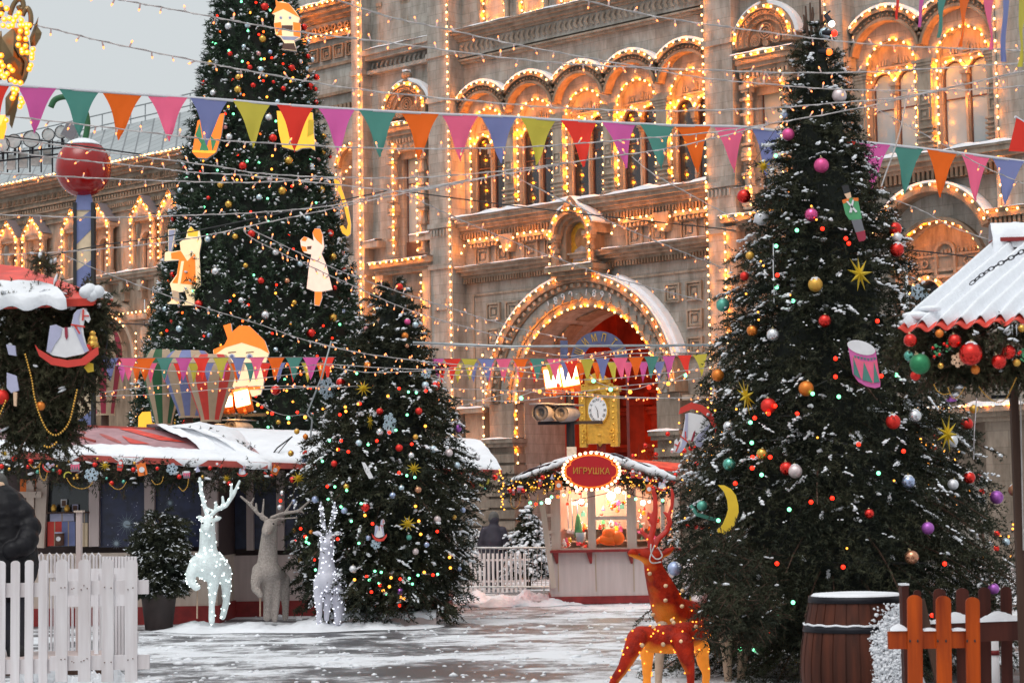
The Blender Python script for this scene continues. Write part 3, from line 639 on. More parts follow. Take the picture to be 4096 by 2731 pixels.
for a in (11.0, 11.3, 12.55, 12.85): k.ring(a, 7.86, .07, .11, 0, 2 * PI, yy - .06, yy, 12); k.box(a - .14, a + .14, yy - .03, yy, 7.74, 7.76)
k.ring(11.93, 8.1, .24, .32, 0, PI, yy - .12, yy, 10); k.box(11.61, 11.69, yy - .12, yy, 7.5, 8.1); k.box(12.17, 12.25, yy - .12, yy, 7.5, 8.1); k.box(11.61, 12.25, yy - .12, yy, 7.45, 7.53)
k.obj('arch_infill', 'stone_trim', bld, x=0)
for c in (11.35, 12.55): glazing(c, .42, 5.6, 7.0, yy + .25, False)
lights('bulbs along the outer arch line low on the right', [[(9.7, .06, 9.0)] + arc(11.95, 8.0, 1.8, .4, PI - .4, .06, 24) + [(13.7, .06, 8.9), (18, .06, 8.9)]], .27)
lights('bulbs inside the wide low arch on the right', [arc(11.95, 7.55, 1.32, .0, PI, .55, 24)], .24)
lights('bulbs over the two small arched windows on the right', [arc(11.35, 7.0, .5, y=yy - .14, n=10), arc(12.55, 7.0, .5, y=yy - .14, n=10)], .24)
lights('row of bulbs on the low ledge behind the right tree', [[(9.6, -.1, 4.0), (18, -.1, 4.0)]], .3)
k = MB(); cornice(k, 9.6, 22, 3.6, ((.12, .2), (.12, .05), (.14, -.1))); k.obj('string_course', 'stone_trim', bld, x=0); snow_strip(snow, 9.6, 22, -.12, .6, 3.98, .16)
k = MB(); k.box(13.3, 22, .25, .6, 0, 3.6); k.box(9.6, 10.6, .3, .66, 0, 3.6); k.box(10.6, 13.3, .8, .95, 0, 5.5); k.obj('lower_wall', 'stone_low', bld, x=0)
m = MB()
wall_arch(m, -10.9, -9.5, -.1, 14.6, -9.85, .62, 10.1, 13.1, .45, .5, 16); m.box(-14, -9.5, .45, 1, 14.6, 19.2); m.box(-14, -10.9, .45, 1, 0, 14.6); m.obj('bay_wall', 'stone', bld, x=0)
glazing(-9.85, .5, 10.3, 13.0, .9, False, True, 2)
k = MB(); k.ring(-9.85, 13.1, .62, .82, 0, PI, .3, .45, 18); cornice(k, -14, -9.5, 18.2, ((.1, .3), (.12, .15), (.14, .0), (.1, -.1), (.06, -.14)))
k.box(-14, -9.5, .3, .45, 17.55, 17.7); k.box(-14, -9.5, .35, .45, 16.6, 16.7); k.box(-14, -9.5, .3, .45, 15.6, 15.7)
for i in range(14):
 s = -13.9 + i * .32; k.ring(s, 17.95, .06, .12, 0, 2 * PI, .33, .45, 10)
for i in range(7): coffer(k, -13.6 + i * .62, 17.1, .24, .45)
dentils(k, -14, -9.5, 15.0, 15.25, .3, .45, .2); dentils(k, -14, -9.5, 17.72, 17.8, .3, .45, .12); k.obj('upper_cornice', 'stone_carved', bld, x=0)
snow_strip(snow, -14, -9.5, -.16, .5, 18.72, .12)
lights('two rows of bulbs on the high cornice beside the tall cone tree', [[(-13.6, -.2, 18.66), (-9.2, -.2, 18.66)], [(-13.6, .22, 17.72), (-9.2, .22, 17.72)]], .25)
lights('bulbs round the arched window beside the tall cone tree', [arc(-9.85, 13.1, .74, .3, PI, .25, 14), [(-10.55, .25, 13.0), (-10.55, .25, 10.3)], arc(-9.85, 12.6, .5, .2, PI, .4, 10)], .25)
k = MB(); cornice(k, -14, -9.5, 9.3, ((.12, .2), (.12, .05), (.12, -.1))); k.obj('sill_bracket', 'stone_trim', bld, x=0); snow_strip(snow, -11, -9.5, -.1, .4, 9.66, .06)
FY = .45
m = MB(); m.box(-44, -14, FY, 1.2, 10.6, 14.7); m.obj('wing_wall', 'stone_trim', bld, x=0)
k = MB(); z = cornice(k, -44, -14, 14.35, ((.1, .25), (.12, .12), (.12, .0), (.06, -.06)))
for i in range(60):
 s = -33.5 + i * .33
 if s < -14.3: coffer(k, s, 14.05, .14, FY)
for zz, a in ((13.7, .3), (13.45, .34)): k.box(-44, -14, a, FY, zz, zz + .07)
dentils(k, -33, -14, 13.52, 13.66, .33, FY, .17); dentils(k, -33, -14, 13.15, 13.3, .36, FY, .13); k.box(-44, -14, .36, FY, 12.95, 13.0)
k.obj('upper_cornice', 'stone_carved', bld, x=0)
snow_strip(snow, -40, -14, -.08, .6, z, .1)
lights('row of bulbs along the cornice of the far left wing', [[(-33, -.1, 14.78), (-14.5, -.1, 14.78)]], .24)
for p in range(3):
 base = -29.25 + 4.25 * p; pol = []
 for kx in range(2):
  s = base + kx * 1.66; nm = MB()
  nm.add([(s - .68, .0, 12.55), (s, .0, 13.3), (s + .68, .0, 12.55), (s - .68, FY, 12.55), (s, FY, 13.3), (s + .68, FY, 12.55)], [(0, 1, 2), (0, 3, 4, 1), (1, 4, 5, 2), (0, 2, 5, 3)])
  nm.add([(s - .4, -.02, 12.6), (s, -.02, 13.02), (s + .4, -.02, 12.6)], [(0, 1, 2)])
  column(nm, s - .6, .12, 10.65, 12.55, .1); column(nm, s + .6, .12, 10.65, 12.55, .1); nm.box(s - .72, s + .72, .05, FY, 12.42, 12.56)
  wall_arch(nm, s - .5, s + .5, 10.62, 12.5, s, .27, 10.7, 11.75, .34, .14, 10); nm.ring(s, 11.75, .27, .38, 0, PI, .24, .34, 12); nm.obj('gabled_window', 'stone_trim', bld, x=0)
  g2 = MB(); g2.add([(s - .7, -.06, 12.6), (s, -.06, 13.36), (s, FY, 13.36), (s - .7, FY, 12.6)], [(0, 1, 2, 3)]); g2.add([(s + .7, -.06, 12.6), (s, -.06, 13.36), (s, FY, 13.36), (s + .7, FY, 12.6)], [(0, 1, 2, 3)]); g2.obj('gable_roof', 'p_grey', bld, x=0)
  glazing(s, .25, 10.7, 11.72, .46, False, True, 1)
  pol.append([(s - .6, -.04, 10.8), (s - .6, -.04, 12.55), (s, -.06, 13.22), (s + .6, -.04, 12.55), (s + .6, -.04, 10.8)])
 lights('bulbs outlining the %s pair of pointed window gables' % ('leftmost', 'middle', 'rightmost')[p], pol, .235)
k = MB(); cornice(k, -44, -14, 10.25, ((.1, .3), (.12, .12), (.12, -.02))); snow_strip(snow, -34, -14, -.04, .45, 10.59, .1)
for i in range(16):
 s = -33 + i * 1.06 + .3; k.box(s - .12, s + .12, .1, FY, 9.85, 10.25); k.box(s - .09, s + .09, .2, FY, 9.55, 9.85)
k.obj('sill_bracket', 'stone_trim', bld, x=0)
for c in (-27.6, -23.3, -18.95, -14.9):
 m = MB(); wall_arch(m, c - 2.15, c + 2.15, -.1, 10.6, c, 1.65, 0, 7.4, FY, .7, 24); m.ring(c, 7.4, 1.65, 1.8, 0, PI, .25, FY, 24); m.ring(c, 7.75, 1.95, 2.1, .55, PI - .55, .1, FY, 24)
 m.box(c - 2.15, c - 1.7, .1, FY, 8.8, 9.0); m.box(c + 1.7, c + 2.15, .1, FY, 8.8, 9.0); m.box(c - 2.1, c - 1.7, .2, FY, 7.9, 8.5); m.box(c - 2.1, c - 1.7, .2, FY, 3, 7.2); m.box(c + 1.7, c + 2.1, .2, FY, 3, 7.2); m.obj('wing_arch', 'stone_trim', bld, x=0)
 g = MB(); g.box(c - 1.65, c + 1.65, FY + .65, FY + .75, 0, 9.2); g.obj('arch_shopfront', 'stone_carved', bld, x=0)
for c, nm in ((-18.95, 'left of the tall cone tree'), (-23.3, 'behind the striped post')):
 lights('bulbs tracing the big wing arch ' + nm, [[(c - 3.3, .05, 9.05), (c - 2.3, .05, 9.05)] + arc(c, 7.75, 2.02, 1.2, PI - .7, .05, 20), arc(c, 7.4, 1.72, .7, PI - .05, .2, 20)], .25)
lights('short vertical strings of bulbs low on the far left wing', [[(-21.2, .1, 8.4), (-21.2, .1, 5)], [(-16.6, .1, 8), (-16.6, .1, 4)], [(-20.4, .1, 7.5), (-20.4, .1, 4)]], .27)
k = MB()
for (a, b) in ((-9, -5.97), (-5.97, -5.0), (-5.0, -3.7)):
 for i in range(6): k.box(a, b, .2 - (.06 if i % 2 else 0), WY, .1 + i * .5, .55 + i * .5)
k.box(-9, -3.7, .1, WY, 3.1, 3.3); k.box(-9, -3.7, -.02, WY, 3.3, 3.5); dentils(k, -9, -3.8, 2.75, 2.95, .05, .2, .22); k.box(3.72, 9, .2, WY, 0, 3.6); k.obj('lower_wall', 'stone_low', bld, x=0)
snow_strip(snow, -9, -3.7, -.05, .5, 3.5, .22)
k = MB(); k.box(-4.95, -3.85, .1, WY, 4.6, 4.75); k.box(-4.8, -4.0, .3, WY, 3.5, 4.6); k.box(3.85, 4.95, .1, WY, 4.6, 4.75); k.obj('blind_arch', 'stone_trim', bld, x=0); snow_strip(snow, -4.95, -3.85, .08, .5, 4.75, .1)
lights('row of bulbs on the low ledge left of the portal', [[(-7.0, -.1, 3.62), (-3.8, -.1, 3.62)], [(-3.75, .0, 6.5), (-3.75, .0, 3.4)]], .27)
obj_split(wall, 'upper_wall', 'stone', bld); obj_split(trim, 'string_course', 'stone_trim', bld, .12); obj_split(carved, 'dentil_band', 'stone_carved', bld, .3); obj_split(snow, 'ledge_snow', 'snow', bld)
r = MB(); r.add([(-44, .9, 14.75), (-14, .9, 14.75), (-14, 7, 18.3), (-44, 7, 18.3)], [(0, 1, 2, 3)])
r.add([(-14, .9, 14.75), (-14, 7, 14.75), (-14, 7, 18.3)], [(0, 1, 2)]); r.obj('glass_roof', 'roof_glass', bld, x=0)
k = MB()
for z in (18.9, 19.4): k.tube([(-40, 7, z - .4), (-14, 7, z - .4)], .03, 5)
for i in range(26): k.tube([(-39.5 + i, 7, 18.2), (-39.5 + i, 7, 19.0)], .025, 4)
k.obj('roof_railing', 'rail_metal', bld, x=0)
_b = MB(); _b.ball((0, 0, 0), .032, 8, 6); BULB = _b.mesh('bulb', True); BULB.materials.append(MATS['bulb_warm'])
BLAMP = bpy.data.lights.new('bulb_lamp', 'POINT'); BLAMP.energy = 2.5; BLAMP.color = (1, .235, .004); BLAMP.shadow_soft_size = .03
BLAMP2 = BLAMP.copy(); BLAMP2.energy = 6.2
for label, polys, step in STR:
 t = thing('bulb_string', label, 'string lights', FO, TH, 'bulb strings on the building')
 wr = MB(); pts = []
 for pl in polys:
  wr.tube([(a, b + .03, c) for a, b, c in pl], .008, 4); pts += along(pl, step * 1.02, .02)
 wr.obj('wire', 'cable_black', t, x=0)
 if len(pts) > 100: pts = [pts[int(i * len(pts) / 100)] for i in range(100)]
 for p in pts:
  o = bpy.data.objects.new('bulb', BULB); COL.objects.link(o); o.parent = t; o.location = p; o.scale = (1, 1, 1.15)
 for p, p_ in list(zip(pts[:-1], pts[1:]))[::2]:
  lo = bpy.data.objects.new('bulb_lamp', BLAMP2 if any(k_ in label for k_ in ('inside', 'framing', 'niche', 'gable', 'inner', 'beside the tall')) else BLAMP); COL.objects.link(lo); lo.parent = t; lo.location = (Vector(p) + Vector(p_)) / 2 - Vector((0, .045, 0))
for s, y, z, e in ((1.8, 4.3, 6.3, 130), (-.5, 4.5, 3.4, 26), (3.2, 4.5, 3.0, 40)):
 ld = bpy.data.lights.new('hall_lamp', 'POINT'); ld.energy = e; ld.color = (1, .2, .05); ld.shadow_soft_size = .3
 lo = bpy.data.objects.new('hall_lamp', ld); COL.objects.link(lo); lo.location = F(s, y, z)
def unit(a): return a / np.maximum(np.linalg.norm(a, axis=-1, keepdims=True), 1e-9)
ICO_V = None
def ico():
 global ICO_V, ICO_F
 if ICO_V is None:
  bm = bmesh.new(); bmesh.ops.create_icosphere(bm, subdivisions=1, radius=1); bm.verts.ensure_lookup_table()
  ICO_V = np.array([v.co[:] for v in bm.verts]); ICO_F = np.array([[v.index for v in f.verts] for f in bm.faces]); bm.free()
 return ICO_V, ICO_F
def blobs(C, A, sx, sy, sz, rng):
 V, F = ico(); n = len(C)
 A = unit(A); up = np.array([0, 0, 1.]); B = unit(np.cross(up, A)); U = np.cross(A, B)
 J = V[None] * (1 + rng.uniform(-.3, .3, (n, len(V), 1)))
 W = C[:, None] + A[:, None] * J[..., :1] * sx[:, None, None] + B[:, None] * J[..., 1:2] * sy[:, None, None] + U[:, None] * J[..., 2:3] * sz[:, None, None]
 FF = F[None] + (np.arange(n) * len(V))[:, None, None]
 return W.reshape(-1, 3), FF.reshape(-1, 3)
def needles(p0, d, L, k, nl, nw, rng):
 n = len(p0); t = rng.uniform(0, 1, (n, k, 1))
 P0 = p0[:, None] + d[:, None] * L[:, None, None] * t
 r = unit(rng.normal(size=(n, k, 3))); r = unit(r - d[:, None] * (r * d[:, None]).sum(-1, keepdims=True))
 dirn = unit(d[:, None] * rng.uniform(.4, 1.0, (n, k, 1)) + r * .85)
 ln = nl * rng.uniform(.7, 1.25, (n, k, 1)); sd = unit(np.cross(dirn, rng.normal(size=(n, k, 3)))) * nw
 T = np.stack([P0 - sd, P0 + sd, P0 + dirn * ln], 2)
 return T.reshape(-1, 3)
def fir_crown(root, top, Rz, zlo, nbr, rng, twigs=12, kn=22, nl=.045, nw=.006, droop=.25, snow=.5, snow_fn=None, core=.45, mat='needles', snow_s=1., lean=(0, 0), tr=.06, azfilter=None, fill=0, fsnow=0):
 """root: (x,y,z) foot, top: height; Rz(z): crown radius"""
 ax = np.array(root); NT = []; SV = []; SF = []; so = 0; br = MB()
 H = top
 for i in range(nbr):
  z = zlo + (H - zlo) * (1 - (1 - (i + rng.uniform()) / nbr) ** .62)
  f = (z - zlo) / (H - zlo)
  R = Rz(z) * rng.choice([rng.uniform(.72, 1.0), rng.uniform(.9, 1.14)]); a = rng.uniform(0, 2 * PI)
  if azfilter and not azfilter(a, z): continue
  h = np.array([math.cos(a), math.sin(a), 0]); side = np.array([-h[1], h[0], 0])
  c0 = ax + np.array([lean[0] * f, lean[1] * f, z - ax[2]])
  e1 = .9 * f ** 2 + rng.uniform(-.05, .2); e2 = droop * (1.2 - f) + .1
  t = np.linspace(0, 1, 7)[:, None]
  pts = c0 + h * R * t + np.array([0, 0, 1.]) * R * (e1 * t - (e1 * .3 + e2) * t ** 2) + side * R * .12 * rng.uniform(-1, 1) * t ** 2
  if i % 4 == 0: br.tube(pts, np.linspace(.014, .004, 7) * (.6 + R * .5), 4, cap=False)
  m = max(5, int(twigs * (.35 + R * .65)))
  tt = np.sort(rng.uniform(.25, 1, m)); seg = np.clip((tt * 6).astype(int), 0, 5); fr = (tt * 6 - seg)[:, None]
  p = pts[seg] * (1 - fr) + pts[seg + 1] * fr; d = unit(pts[seg + 1] - pts[seg])
  sgn = rng.choice([-1, 1], m)[:, None]
  td = unit(d * .8 + side * sgn * rng.uniform(.35, 1.0, (m, 1)) + np.array([0, 0, 1.]) * rng.uniform(-.45, .12, (m, 1)))
  tl = R * .34 * (1.15 - tt) + rng.uniform(.06, .12, m)
  p = np.concatenate([p, pts[3:6]]); td = np.concatenate([td, unit(pts[4:7] - pts[3:6])]); tl = np.concatenate([tl, np.full(3, R / 6)])
  NT.append(needles(p, td, tl, kn, nl, nw, rng))
  ps = snow if snow_fn is None else snow * snow_fn(z)
  if rng.uniform() < ps:
   C = []; A = []; Z = []
   def stroke(p_, d_, L_):
    nb = max(3, int(L_ / (.022 * snow_s)))
    for s in np.linspace(0, 1, nb): C.append(p_ + d_ * L_ * s + rng.normal(size=3) * .007 * snow_s); A.append(d_); Z.append((.35 + .75 * math.sin(PI * (s * .8 + .1))) * rng.uniform(.6, 1.25))
   for _ in range(rng.integers(1, 4)):
    j = rng.integers(len(p) // 3, len(p)); s0 = rng.uniform(.0, .5); stroke(p[j] + td[j] * tl[j] * s0, td[j], tl[j] * rng.uniform(.25, .6))
   if rng.uniform() < .5:
    g = rng.integers(3, 6); stroke(pts[g], unit(pts[g + 1] - pts[g]), R / 6 * rng.uniform(.5, 1))
   C = np.array(C) + np.array([0, 0, .014 * snow_s]); A = np.array(A); Z = np.array(Z); n = len(C)
   V, F = blobs(C, A, .026 * Z * snow_s, .019 * Z * snow_s, .012 * Z * snow_s, rng)
   SV.append(V); SF.append(F + so); so += len(V)
 if fill:
  z = zlo + (H - zlo) * (1 - np.sqrt(rng.uniform(.0, 1, fill))); a = rng.uniform(0, 2 * PI, fill); f = (z - zlo) / (H - zlo); R = np.array([Rz(q_) for q_ in z])
  rr = R * np.sqrt(rng.uniform(.30, .92, fill)); hh = np.stack([np.cos(a), np.sin(a), 0 * a], 1); p = hh * rr[:, None] + np.stack([ax[0] + lean[0] * f, ax[1] + lean[1] * f, z], 1)
  dd = unit(hh * .8 + rng.normal(size=(fill, 3)) * .5 + np.array([0, 0, -.35])); L = rng.uniform(.5, 1.2, fill) * (.10 + .09 * R)
  NT.append(needles(p - dd * .04, dd, L, kn, nl * 1.1, nw * 1.25, rng))
  C = []; A = []; Z = []
  for i in range(fsnow):
   z_ = zlo + (H - zlo) * (1 - math.sqrt(rng.uniform(0, 1)))
   if snow_fn is not None and rng.uniform() > snow_fn(z_): continue
   a_ = rng.uniform(0, 2 * PI); f_ = (z_ - zlo) / (H - zlo); h_ = np.array([math.cos(a_), math.sin(a_), 0]); d_ = unit(h_ * rng.uniform(.0, .9) + np.array([-h_[1], h_[0], 0]) * rng.uniform(-1, 1) + np.array([0, 0, rng.uniform(-.45, .1)]))
   p_ = np.array([ax[0] + lean[0] * f_, ax[1] + lean[1] * f_, z_]) + h_ * Rz(z_) * rng.uniform(.84, 1.0); L_ = rng.choice([.03, .05, .08, .12]) * snow_s * rng.uniform(.7, 1.3); nb = max(2, int(L_ / (.018 * snow_s)))
   for s in np.linspace(0, 1, nb): C.append(p_ + d_ * L_ * s + rng.normal(size=3) * .006 * snow_s + np.array([0, 0, -.2 * L_ * s * s])); A.append(d_); Z.append((.35 + .7 * math.sin(PI * (s * .8 + .1))) * rng.uniform(.5, 1.25))
  Z = np.array(Z); V, F = blobs(np.array(C), np.array(A), .022 * Z * snow_s, .018 * Z * snow_s, .011 * Z * snow_s, rng); SV.append(V); SF.append(F + so); so += len(V)
 T = np.concatenate(NT); tri_obj('needle_crown', T, np.arange(len(T)).reshape(-1, 3), mat, root_obj)
 if SV: tri_obj('branch_snow', np.concatenate(SV), np.concatenate(SF), 'snow_fine', root_obj, True)
 tk = MB(); tk.tube([ax, ax + np.array([lean[0] * .6, lean[1] * .6, (H - ax[2]) * .6]), ax + np.array([lean[0], lean[1], H - ax[2]])], [tr, tr * .6, .015], 8)
 tk.obj('trunk', 'bark', root_obj, True); br.obj('branches', 'twig', root_obj, x=0)
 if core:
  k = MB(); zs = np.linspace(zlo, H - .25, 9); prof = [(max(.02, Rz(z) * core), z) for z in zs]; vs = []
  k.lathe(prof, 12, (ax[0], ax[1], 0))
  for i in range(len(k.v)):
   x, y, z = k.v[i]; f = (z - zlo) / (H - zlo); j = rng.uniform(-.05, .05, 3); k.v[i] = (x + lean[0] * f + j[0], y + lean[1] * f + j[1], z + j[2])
  k.obj('shade_core', 'fir_core', root_obj, x=0)  # solid dark cone standing in for the shade inside the crown
def interp(tab):
 zs = [a for a, b in tab]; rs = [b for a, b in tab]
 return lambda z: float(np.interp(z, zs, rs))
TREES = {}
def reg(key, name, x, y, top, Rz, lean=(0, 0), zlo=0): TREES[key] = (name, x, y, top, Rz, lean, zlo)
def tree_hit(key, u, v, k=.94):
 _, x, y, top, Rz, lean, zlo = TREES[key]; d = ray(u, v); d = d / d.y
 Y = y - 4
 best = None
 while Y < y + .3:
  p = CAM + d * Y; f = max(0, min(1, (p.z - zlo) / (top - zlo)))
  r = math.hypot(p.x - x - lean[0] * f, p.y - y - lean[1] * f)
  if r <= Rz(p.z) * k: return p
  if best is None or r - Rz(p.z) < best[0]: best = (r - Rz(p.z), p)
  Y += .02
 return best[1]
CY = 46.0; cx0 = P(1028, 1366, CY).x
def Rcone(z): return max(.03, .2 * (17.6 - z))
reg('cone', 'cone tree', cx0, CY, 17.6, Rcone)
root_obj = thing('christmas_tree', 'towering cone-shaped Christmas tree covered in baubles and lit toy figures', 'christmas tree', (0, 0, 0))
n = 12500; zz = 17.5 * (1 - np.sqrt(RNG.uniform(0, 1, n))); zz = zz[zz > 1.0]; n = len(zz); az = RNG.uniform(0, 2 * PI, n)
rr = np.array([Rcone(z) for z in zz]) * RNG.uniform(.90, 1.01, n)
h = np.stack([np.cos(az), np.sin(az), np.zeros(n)], 1); p0 = np.array([cx0, CY, 0]) + h * rr[:, None] + np.stack([np.zeros(n), np.zeros(n), zz], 1)
d = unit(h + RNG.normal(size=(n, 3)) * .45 + np.array([0, 0, .1])); L = RNG.uniform(.14, .34, n)
T = needles(p0 - d * .1, d, L, 20, .11, .014, RNG); tri_obj('needle_crown', T, np.arange(len(T)).reshape(-1, 3), 'needles_big', root_obj)
sel = RNG.uniform(size=n) < .42; c = (p0 + d * (L * .55)[:, None] + np.array([0, 0, .035]))[sel]; k = len(c)
c = np.concatenate([c, c + RNG.normal(size=(k, 3)) * .05]); A = np.concatenate([d[sel], d[sel]]); k = len(c); sz = RNG.uniform(.4, 1.1, k) ** 2
V, Fs = blobs(c, A, .06 * sz, .032 * sz, .02 * sz, RNG); tri_obj('branch_snow', V, Fs, 'snow_fine', root_obj, True)
k = MB(); k.lathe([(Rcone(z) * .87, z) for z in np.linspace(.8, 17.4, 12)], 40, (cx0, CY, 0)); k.obj('shade_core', 'fir_core', root_obj, True, x=0)  # dark cone added under the tufts so gaps read as shade
k = MB(); k.lathe([(.5, 0), (.45, 1)], 12, (cx0, CY, 0)); k.obj('trunk', 'bark', root_obj)
MY = 29.0; mb0 = P(1520, 2100, MY); mt = P(1578, 1150, MY)
Rmid = interp([(.2, .75), (.48, 1.12), (1.1, 1.28), (2.14, 1.34), (2.6, 1.16), (3.08, .93), (3.54, .70), (4.3, .40), (4.6, .27), (4.95, .05)])
ml = (mt.x - mb0.x + .0, 0); reg('mid', 'middle tree', mb0.x, MY, 4.95, Rmid, ml, .3)
root_obj = thing('christmas_tree', 'middle-sized snowy Christmas tree behind the three white reindeer', 'christmas tree', (0, 0, 0))
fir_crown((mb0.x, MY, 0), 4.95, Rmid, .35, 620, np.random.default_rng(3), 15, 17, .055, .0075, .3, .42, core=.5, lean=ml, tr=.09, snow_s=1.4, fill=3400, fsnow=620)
RY = 19.6; rb0 = P(3345, 2400, RY); rt = P(3262, 30, RY)
zr = lambda v: CAMZ + (2012 - v) * RY / FOC
kk = RY / FOC
Rright = interp(sorted([(zr(2600), 1.45), (zr(2480), 1.72), (zr(2250), 1.74), (zr(2050), 655 * kk), (zr(1700), 555 * kk), (zr(1366), 455 * kk), (zr(1000), 350 * kk), (zr(610), 200 * kk), (zr(300), 115 * kk), (zr(120), 45 * kk), (zr(10), 15 * kk)]))
rl = (rt.x - rb0.x, 0); reg('right', 'right tree', rb0.x, RY, zr(10), Rright, rl, .2)
root_obj = thing('christmas_tree', 'big dark snowy Christmas tree on the right behind the barrel', 'christmas tree', (0, 0, 0))
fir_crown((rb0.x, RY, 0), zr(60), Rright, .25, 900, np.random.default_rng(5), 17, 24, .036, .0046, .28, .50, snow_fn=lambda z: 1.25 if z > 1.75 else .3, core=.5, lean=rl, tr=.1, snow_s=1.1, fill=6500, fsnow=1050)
tw = MB()
for (u0, v0, u1, v1) in ((3228, 250, 3222, 25), (3243, 240, 3240, 12), (3282, 260, 3278, -30), (3290, 250, 3288, 60), (3218, 120, 3214, 60), (3246, 90, 3250, 30)):
 a = P(u0, v0, RY); b = P(u1, v1, RY); tw.tube([a, a.lerp(b, .5) + Vector((.01, 0, 0)), b], [.02, .014, .008], 6)
tw.obj('top_shoots', 'twig', root_obj, x=0)
PY = 28.6; pb = G(640, PY)
root_obj = thing('potted_spruce', 'bushy potted spruce with frosted tips in a brown pot', 'potted tree', (0, 0, 0))
kp = PY / FOC; zp = lambda v: CAMZ + (2058 - v) * kp
Rpot = interp([(zp(2390), .3), (zp(2330), .42), (zp(2250), .46), (zp(2150), .42), (zp(2090), .28), (zp(2045), .08)])
fir_crown((pb.x, PY, .4), zp(2050), Rpot, zp(2370), 230, np.random.default_rng(8), 14, 16, .045, .006, .05, .95, core=.5, tr=.04, snow_s=.7, fill=700, fsnow=260)
k = MB(); k.lathe([(.19, 0), (.25, .5), (.27, .52), (.27, .56), (.22, .56), (.2, .5)], 20, (pb.x - .02, PY, 0)); k.obj('pot', 'pot_brown', root_obj, True)
for i, (u, v0, v1, w, Y, lab) in enumerate(((2110, 2400, 2040, 85, 41, 'snow-laden young fir behind the steel barrier beside the toy kiosk'), (1905, 2390, 2120, 55, 43, 'small snow-laden fir behind the barrier nearest the middle tree'))):
 b = G(u, Y); kq = Y / FOC; top = CAMZ + (2035 - v0 + (v0 - v1)) * kq; Rw = w * kq
 root_obj = thing('snowy_fir', lab, 'fir tree', (0, 0, 0))
 fir_crown((b.x, Y, 0), top, interp([(.1, Rw * .9), (.6, Rw), (top * .6, Rw * .7), (top, .05)]), .3, 150, np.random.default_rng(20 + i), 12, 14, .07, .01, .2, 1.0, core=.5, tr=.05, snow_s=2.4, fill=500, fsnow=260)
_m = MB(); _m.ball((0, 0, 0), 1, 20, 14); BALL = _m.mesh('bauble', True)
_m = MB(); _m.lathe([(.2, .93), (.2, 1.12), (.1, 1.14)], 10); _m.tube([(.0, 0, 1.12), (.07, 0, 1.22), (0, 0, 1.3), (-.07, 0, 1.22), (0, 0, 1.12)], .025, 4); CAPM = _m.mesh('bauble_cap', False)
_m = MB()
for a in range(5):
 for b in range(3): _m.ball((.5 * math.cos(a * 1.3) * (b + .4) / 3, .5 * math.sin(a * 1.3) * (b + .4) / 3, .93 - .05 * b * b), .3, 7, 5, sc=(1, 1, .45))
SNOWCAP = _m.mesh('snow_cap', True)
BM = {}
def shared(kind, mesh, mat):
 k = (kind, mat)
 if k not in BM: me = mesh.copy(); me.materials.clear(); me.materials.append(MATS[mat]); BM[k] = me
 return BM[k]
PEND = []                                    # (object, text before place, key for ordering, place)
def place_words(key, u, v):
 name, x, y, top, Rz, lean, zlo = TREES[key]; a = proj((x, y, zlo + .3)); b = proj((x + lean[0], y, top)); t = (a[1] - v) / (a[1] - b[1])
 c = a[0] + (b[0] - a[0]) * t; z = zlo + (top - zlo) * t; hw = Rz(z) * FOC / y; s = (u - c) / max(20, hw)
 hgt = 'at the foot of' if t < .18 else 'low on' if t < .38 else 'halfway up' if t < .6 else 'high up' if t < .82 else 'near the top of'
 sd = 'left edge' if s < -.62 else 'left half' if s < -.18 else 'centre' if s < .2 else 'right half' if s < .65 else 'right edge'
 return '%s the %s, %s' % (hgt, name, sd)
def bauble(key, u, v, rp, col, matte=False, snow=False, cap=True, big=None, Y=None, place=None, off=.1):
 if key: p = tree_hit(key, u, v); Yd = p.y - off
 else: Yd = Y
 p = P(u, v, Yd); r = rp * Yd / FOC
 mat = ('bauble_matte_' if matte else 'bauble_') + col
 o = link('bauble', shared('b', BALL, mat), None, None, p); o.scale = (r, r, r); o.rotation_euler = (random.uniform(-.3, .3), random.uniform(-.3, .3), random.uniform(0, 6))
 if cap: link('bauble_cap', shared('c', CAPM, 'cap_metal'), None, o)
 if snow: link('snow_cap', shared('s', SNOWCAP, 'snow_fine'), None, o).rotation_euler = (0, 0, 1)
 nm = {'lightblue': 'pale blue', 'rose': 'dusty rose', 'pearl': 'pearly', 'copper': 'copper'}.get(col, col)
 size = 'big ' if rp > 40 else ('' if rp > 14 else 'small ')
 txt = '%s%s%s %s bauble' % (size, 'snowy ' if snow else '', 'matte' if matte else 'shiny', nm)
 PEND.append((o, txt, place or place_words(key, u, v), 'bauble', v, 'baubles on the ' + (TREES[key][0] if key else place.split(' of the ')[-1].split(' on the ')[-1])))
 return o
def spike_star(fr, r, n, mat, depth=.02, narrow=1):
 m = MB(); o, x, y, nn = fr; pts = []
 for i in range(2 * n):
  a = PI * i / n + .2; rad = r * (1 if i % 2 == 0 else .3) * (random.uniform(.85, 1.05) if i % 2 == 0 else 1)
  pts.append((rad * math.sin(a) * narrow, rad * math.cos(a)))
 vs = [o + x * a + y * b for a, b in pts] + [o + nn * depth * 2, o - nn * depth * 2]; k = 2 * n
 m.add(vs, [(i, (i + 1) % k, k) for i in range(k)] + [((i + 1) % k, i, k + 1) for i in range(k)])
 return m
def star(key, u, v, rp, label, n=10, narrow=1, tilt=0, Y=None, mat='p_yellow'):
 Yd = tree_hit(key, u, v).y - .22 if key else Y
 fr = view_frame(u, v, Yd, tilt)
 o = spike_star(fr, rp * Yd / FOC, n, 'gold_star', .018, narrow).obj('star_ornament', 'star_gold'); tag(o, label, 'star'); return o
plain('star_gold', (.62, .44, .03), .4, metal=.25, var=.15, scale=12)
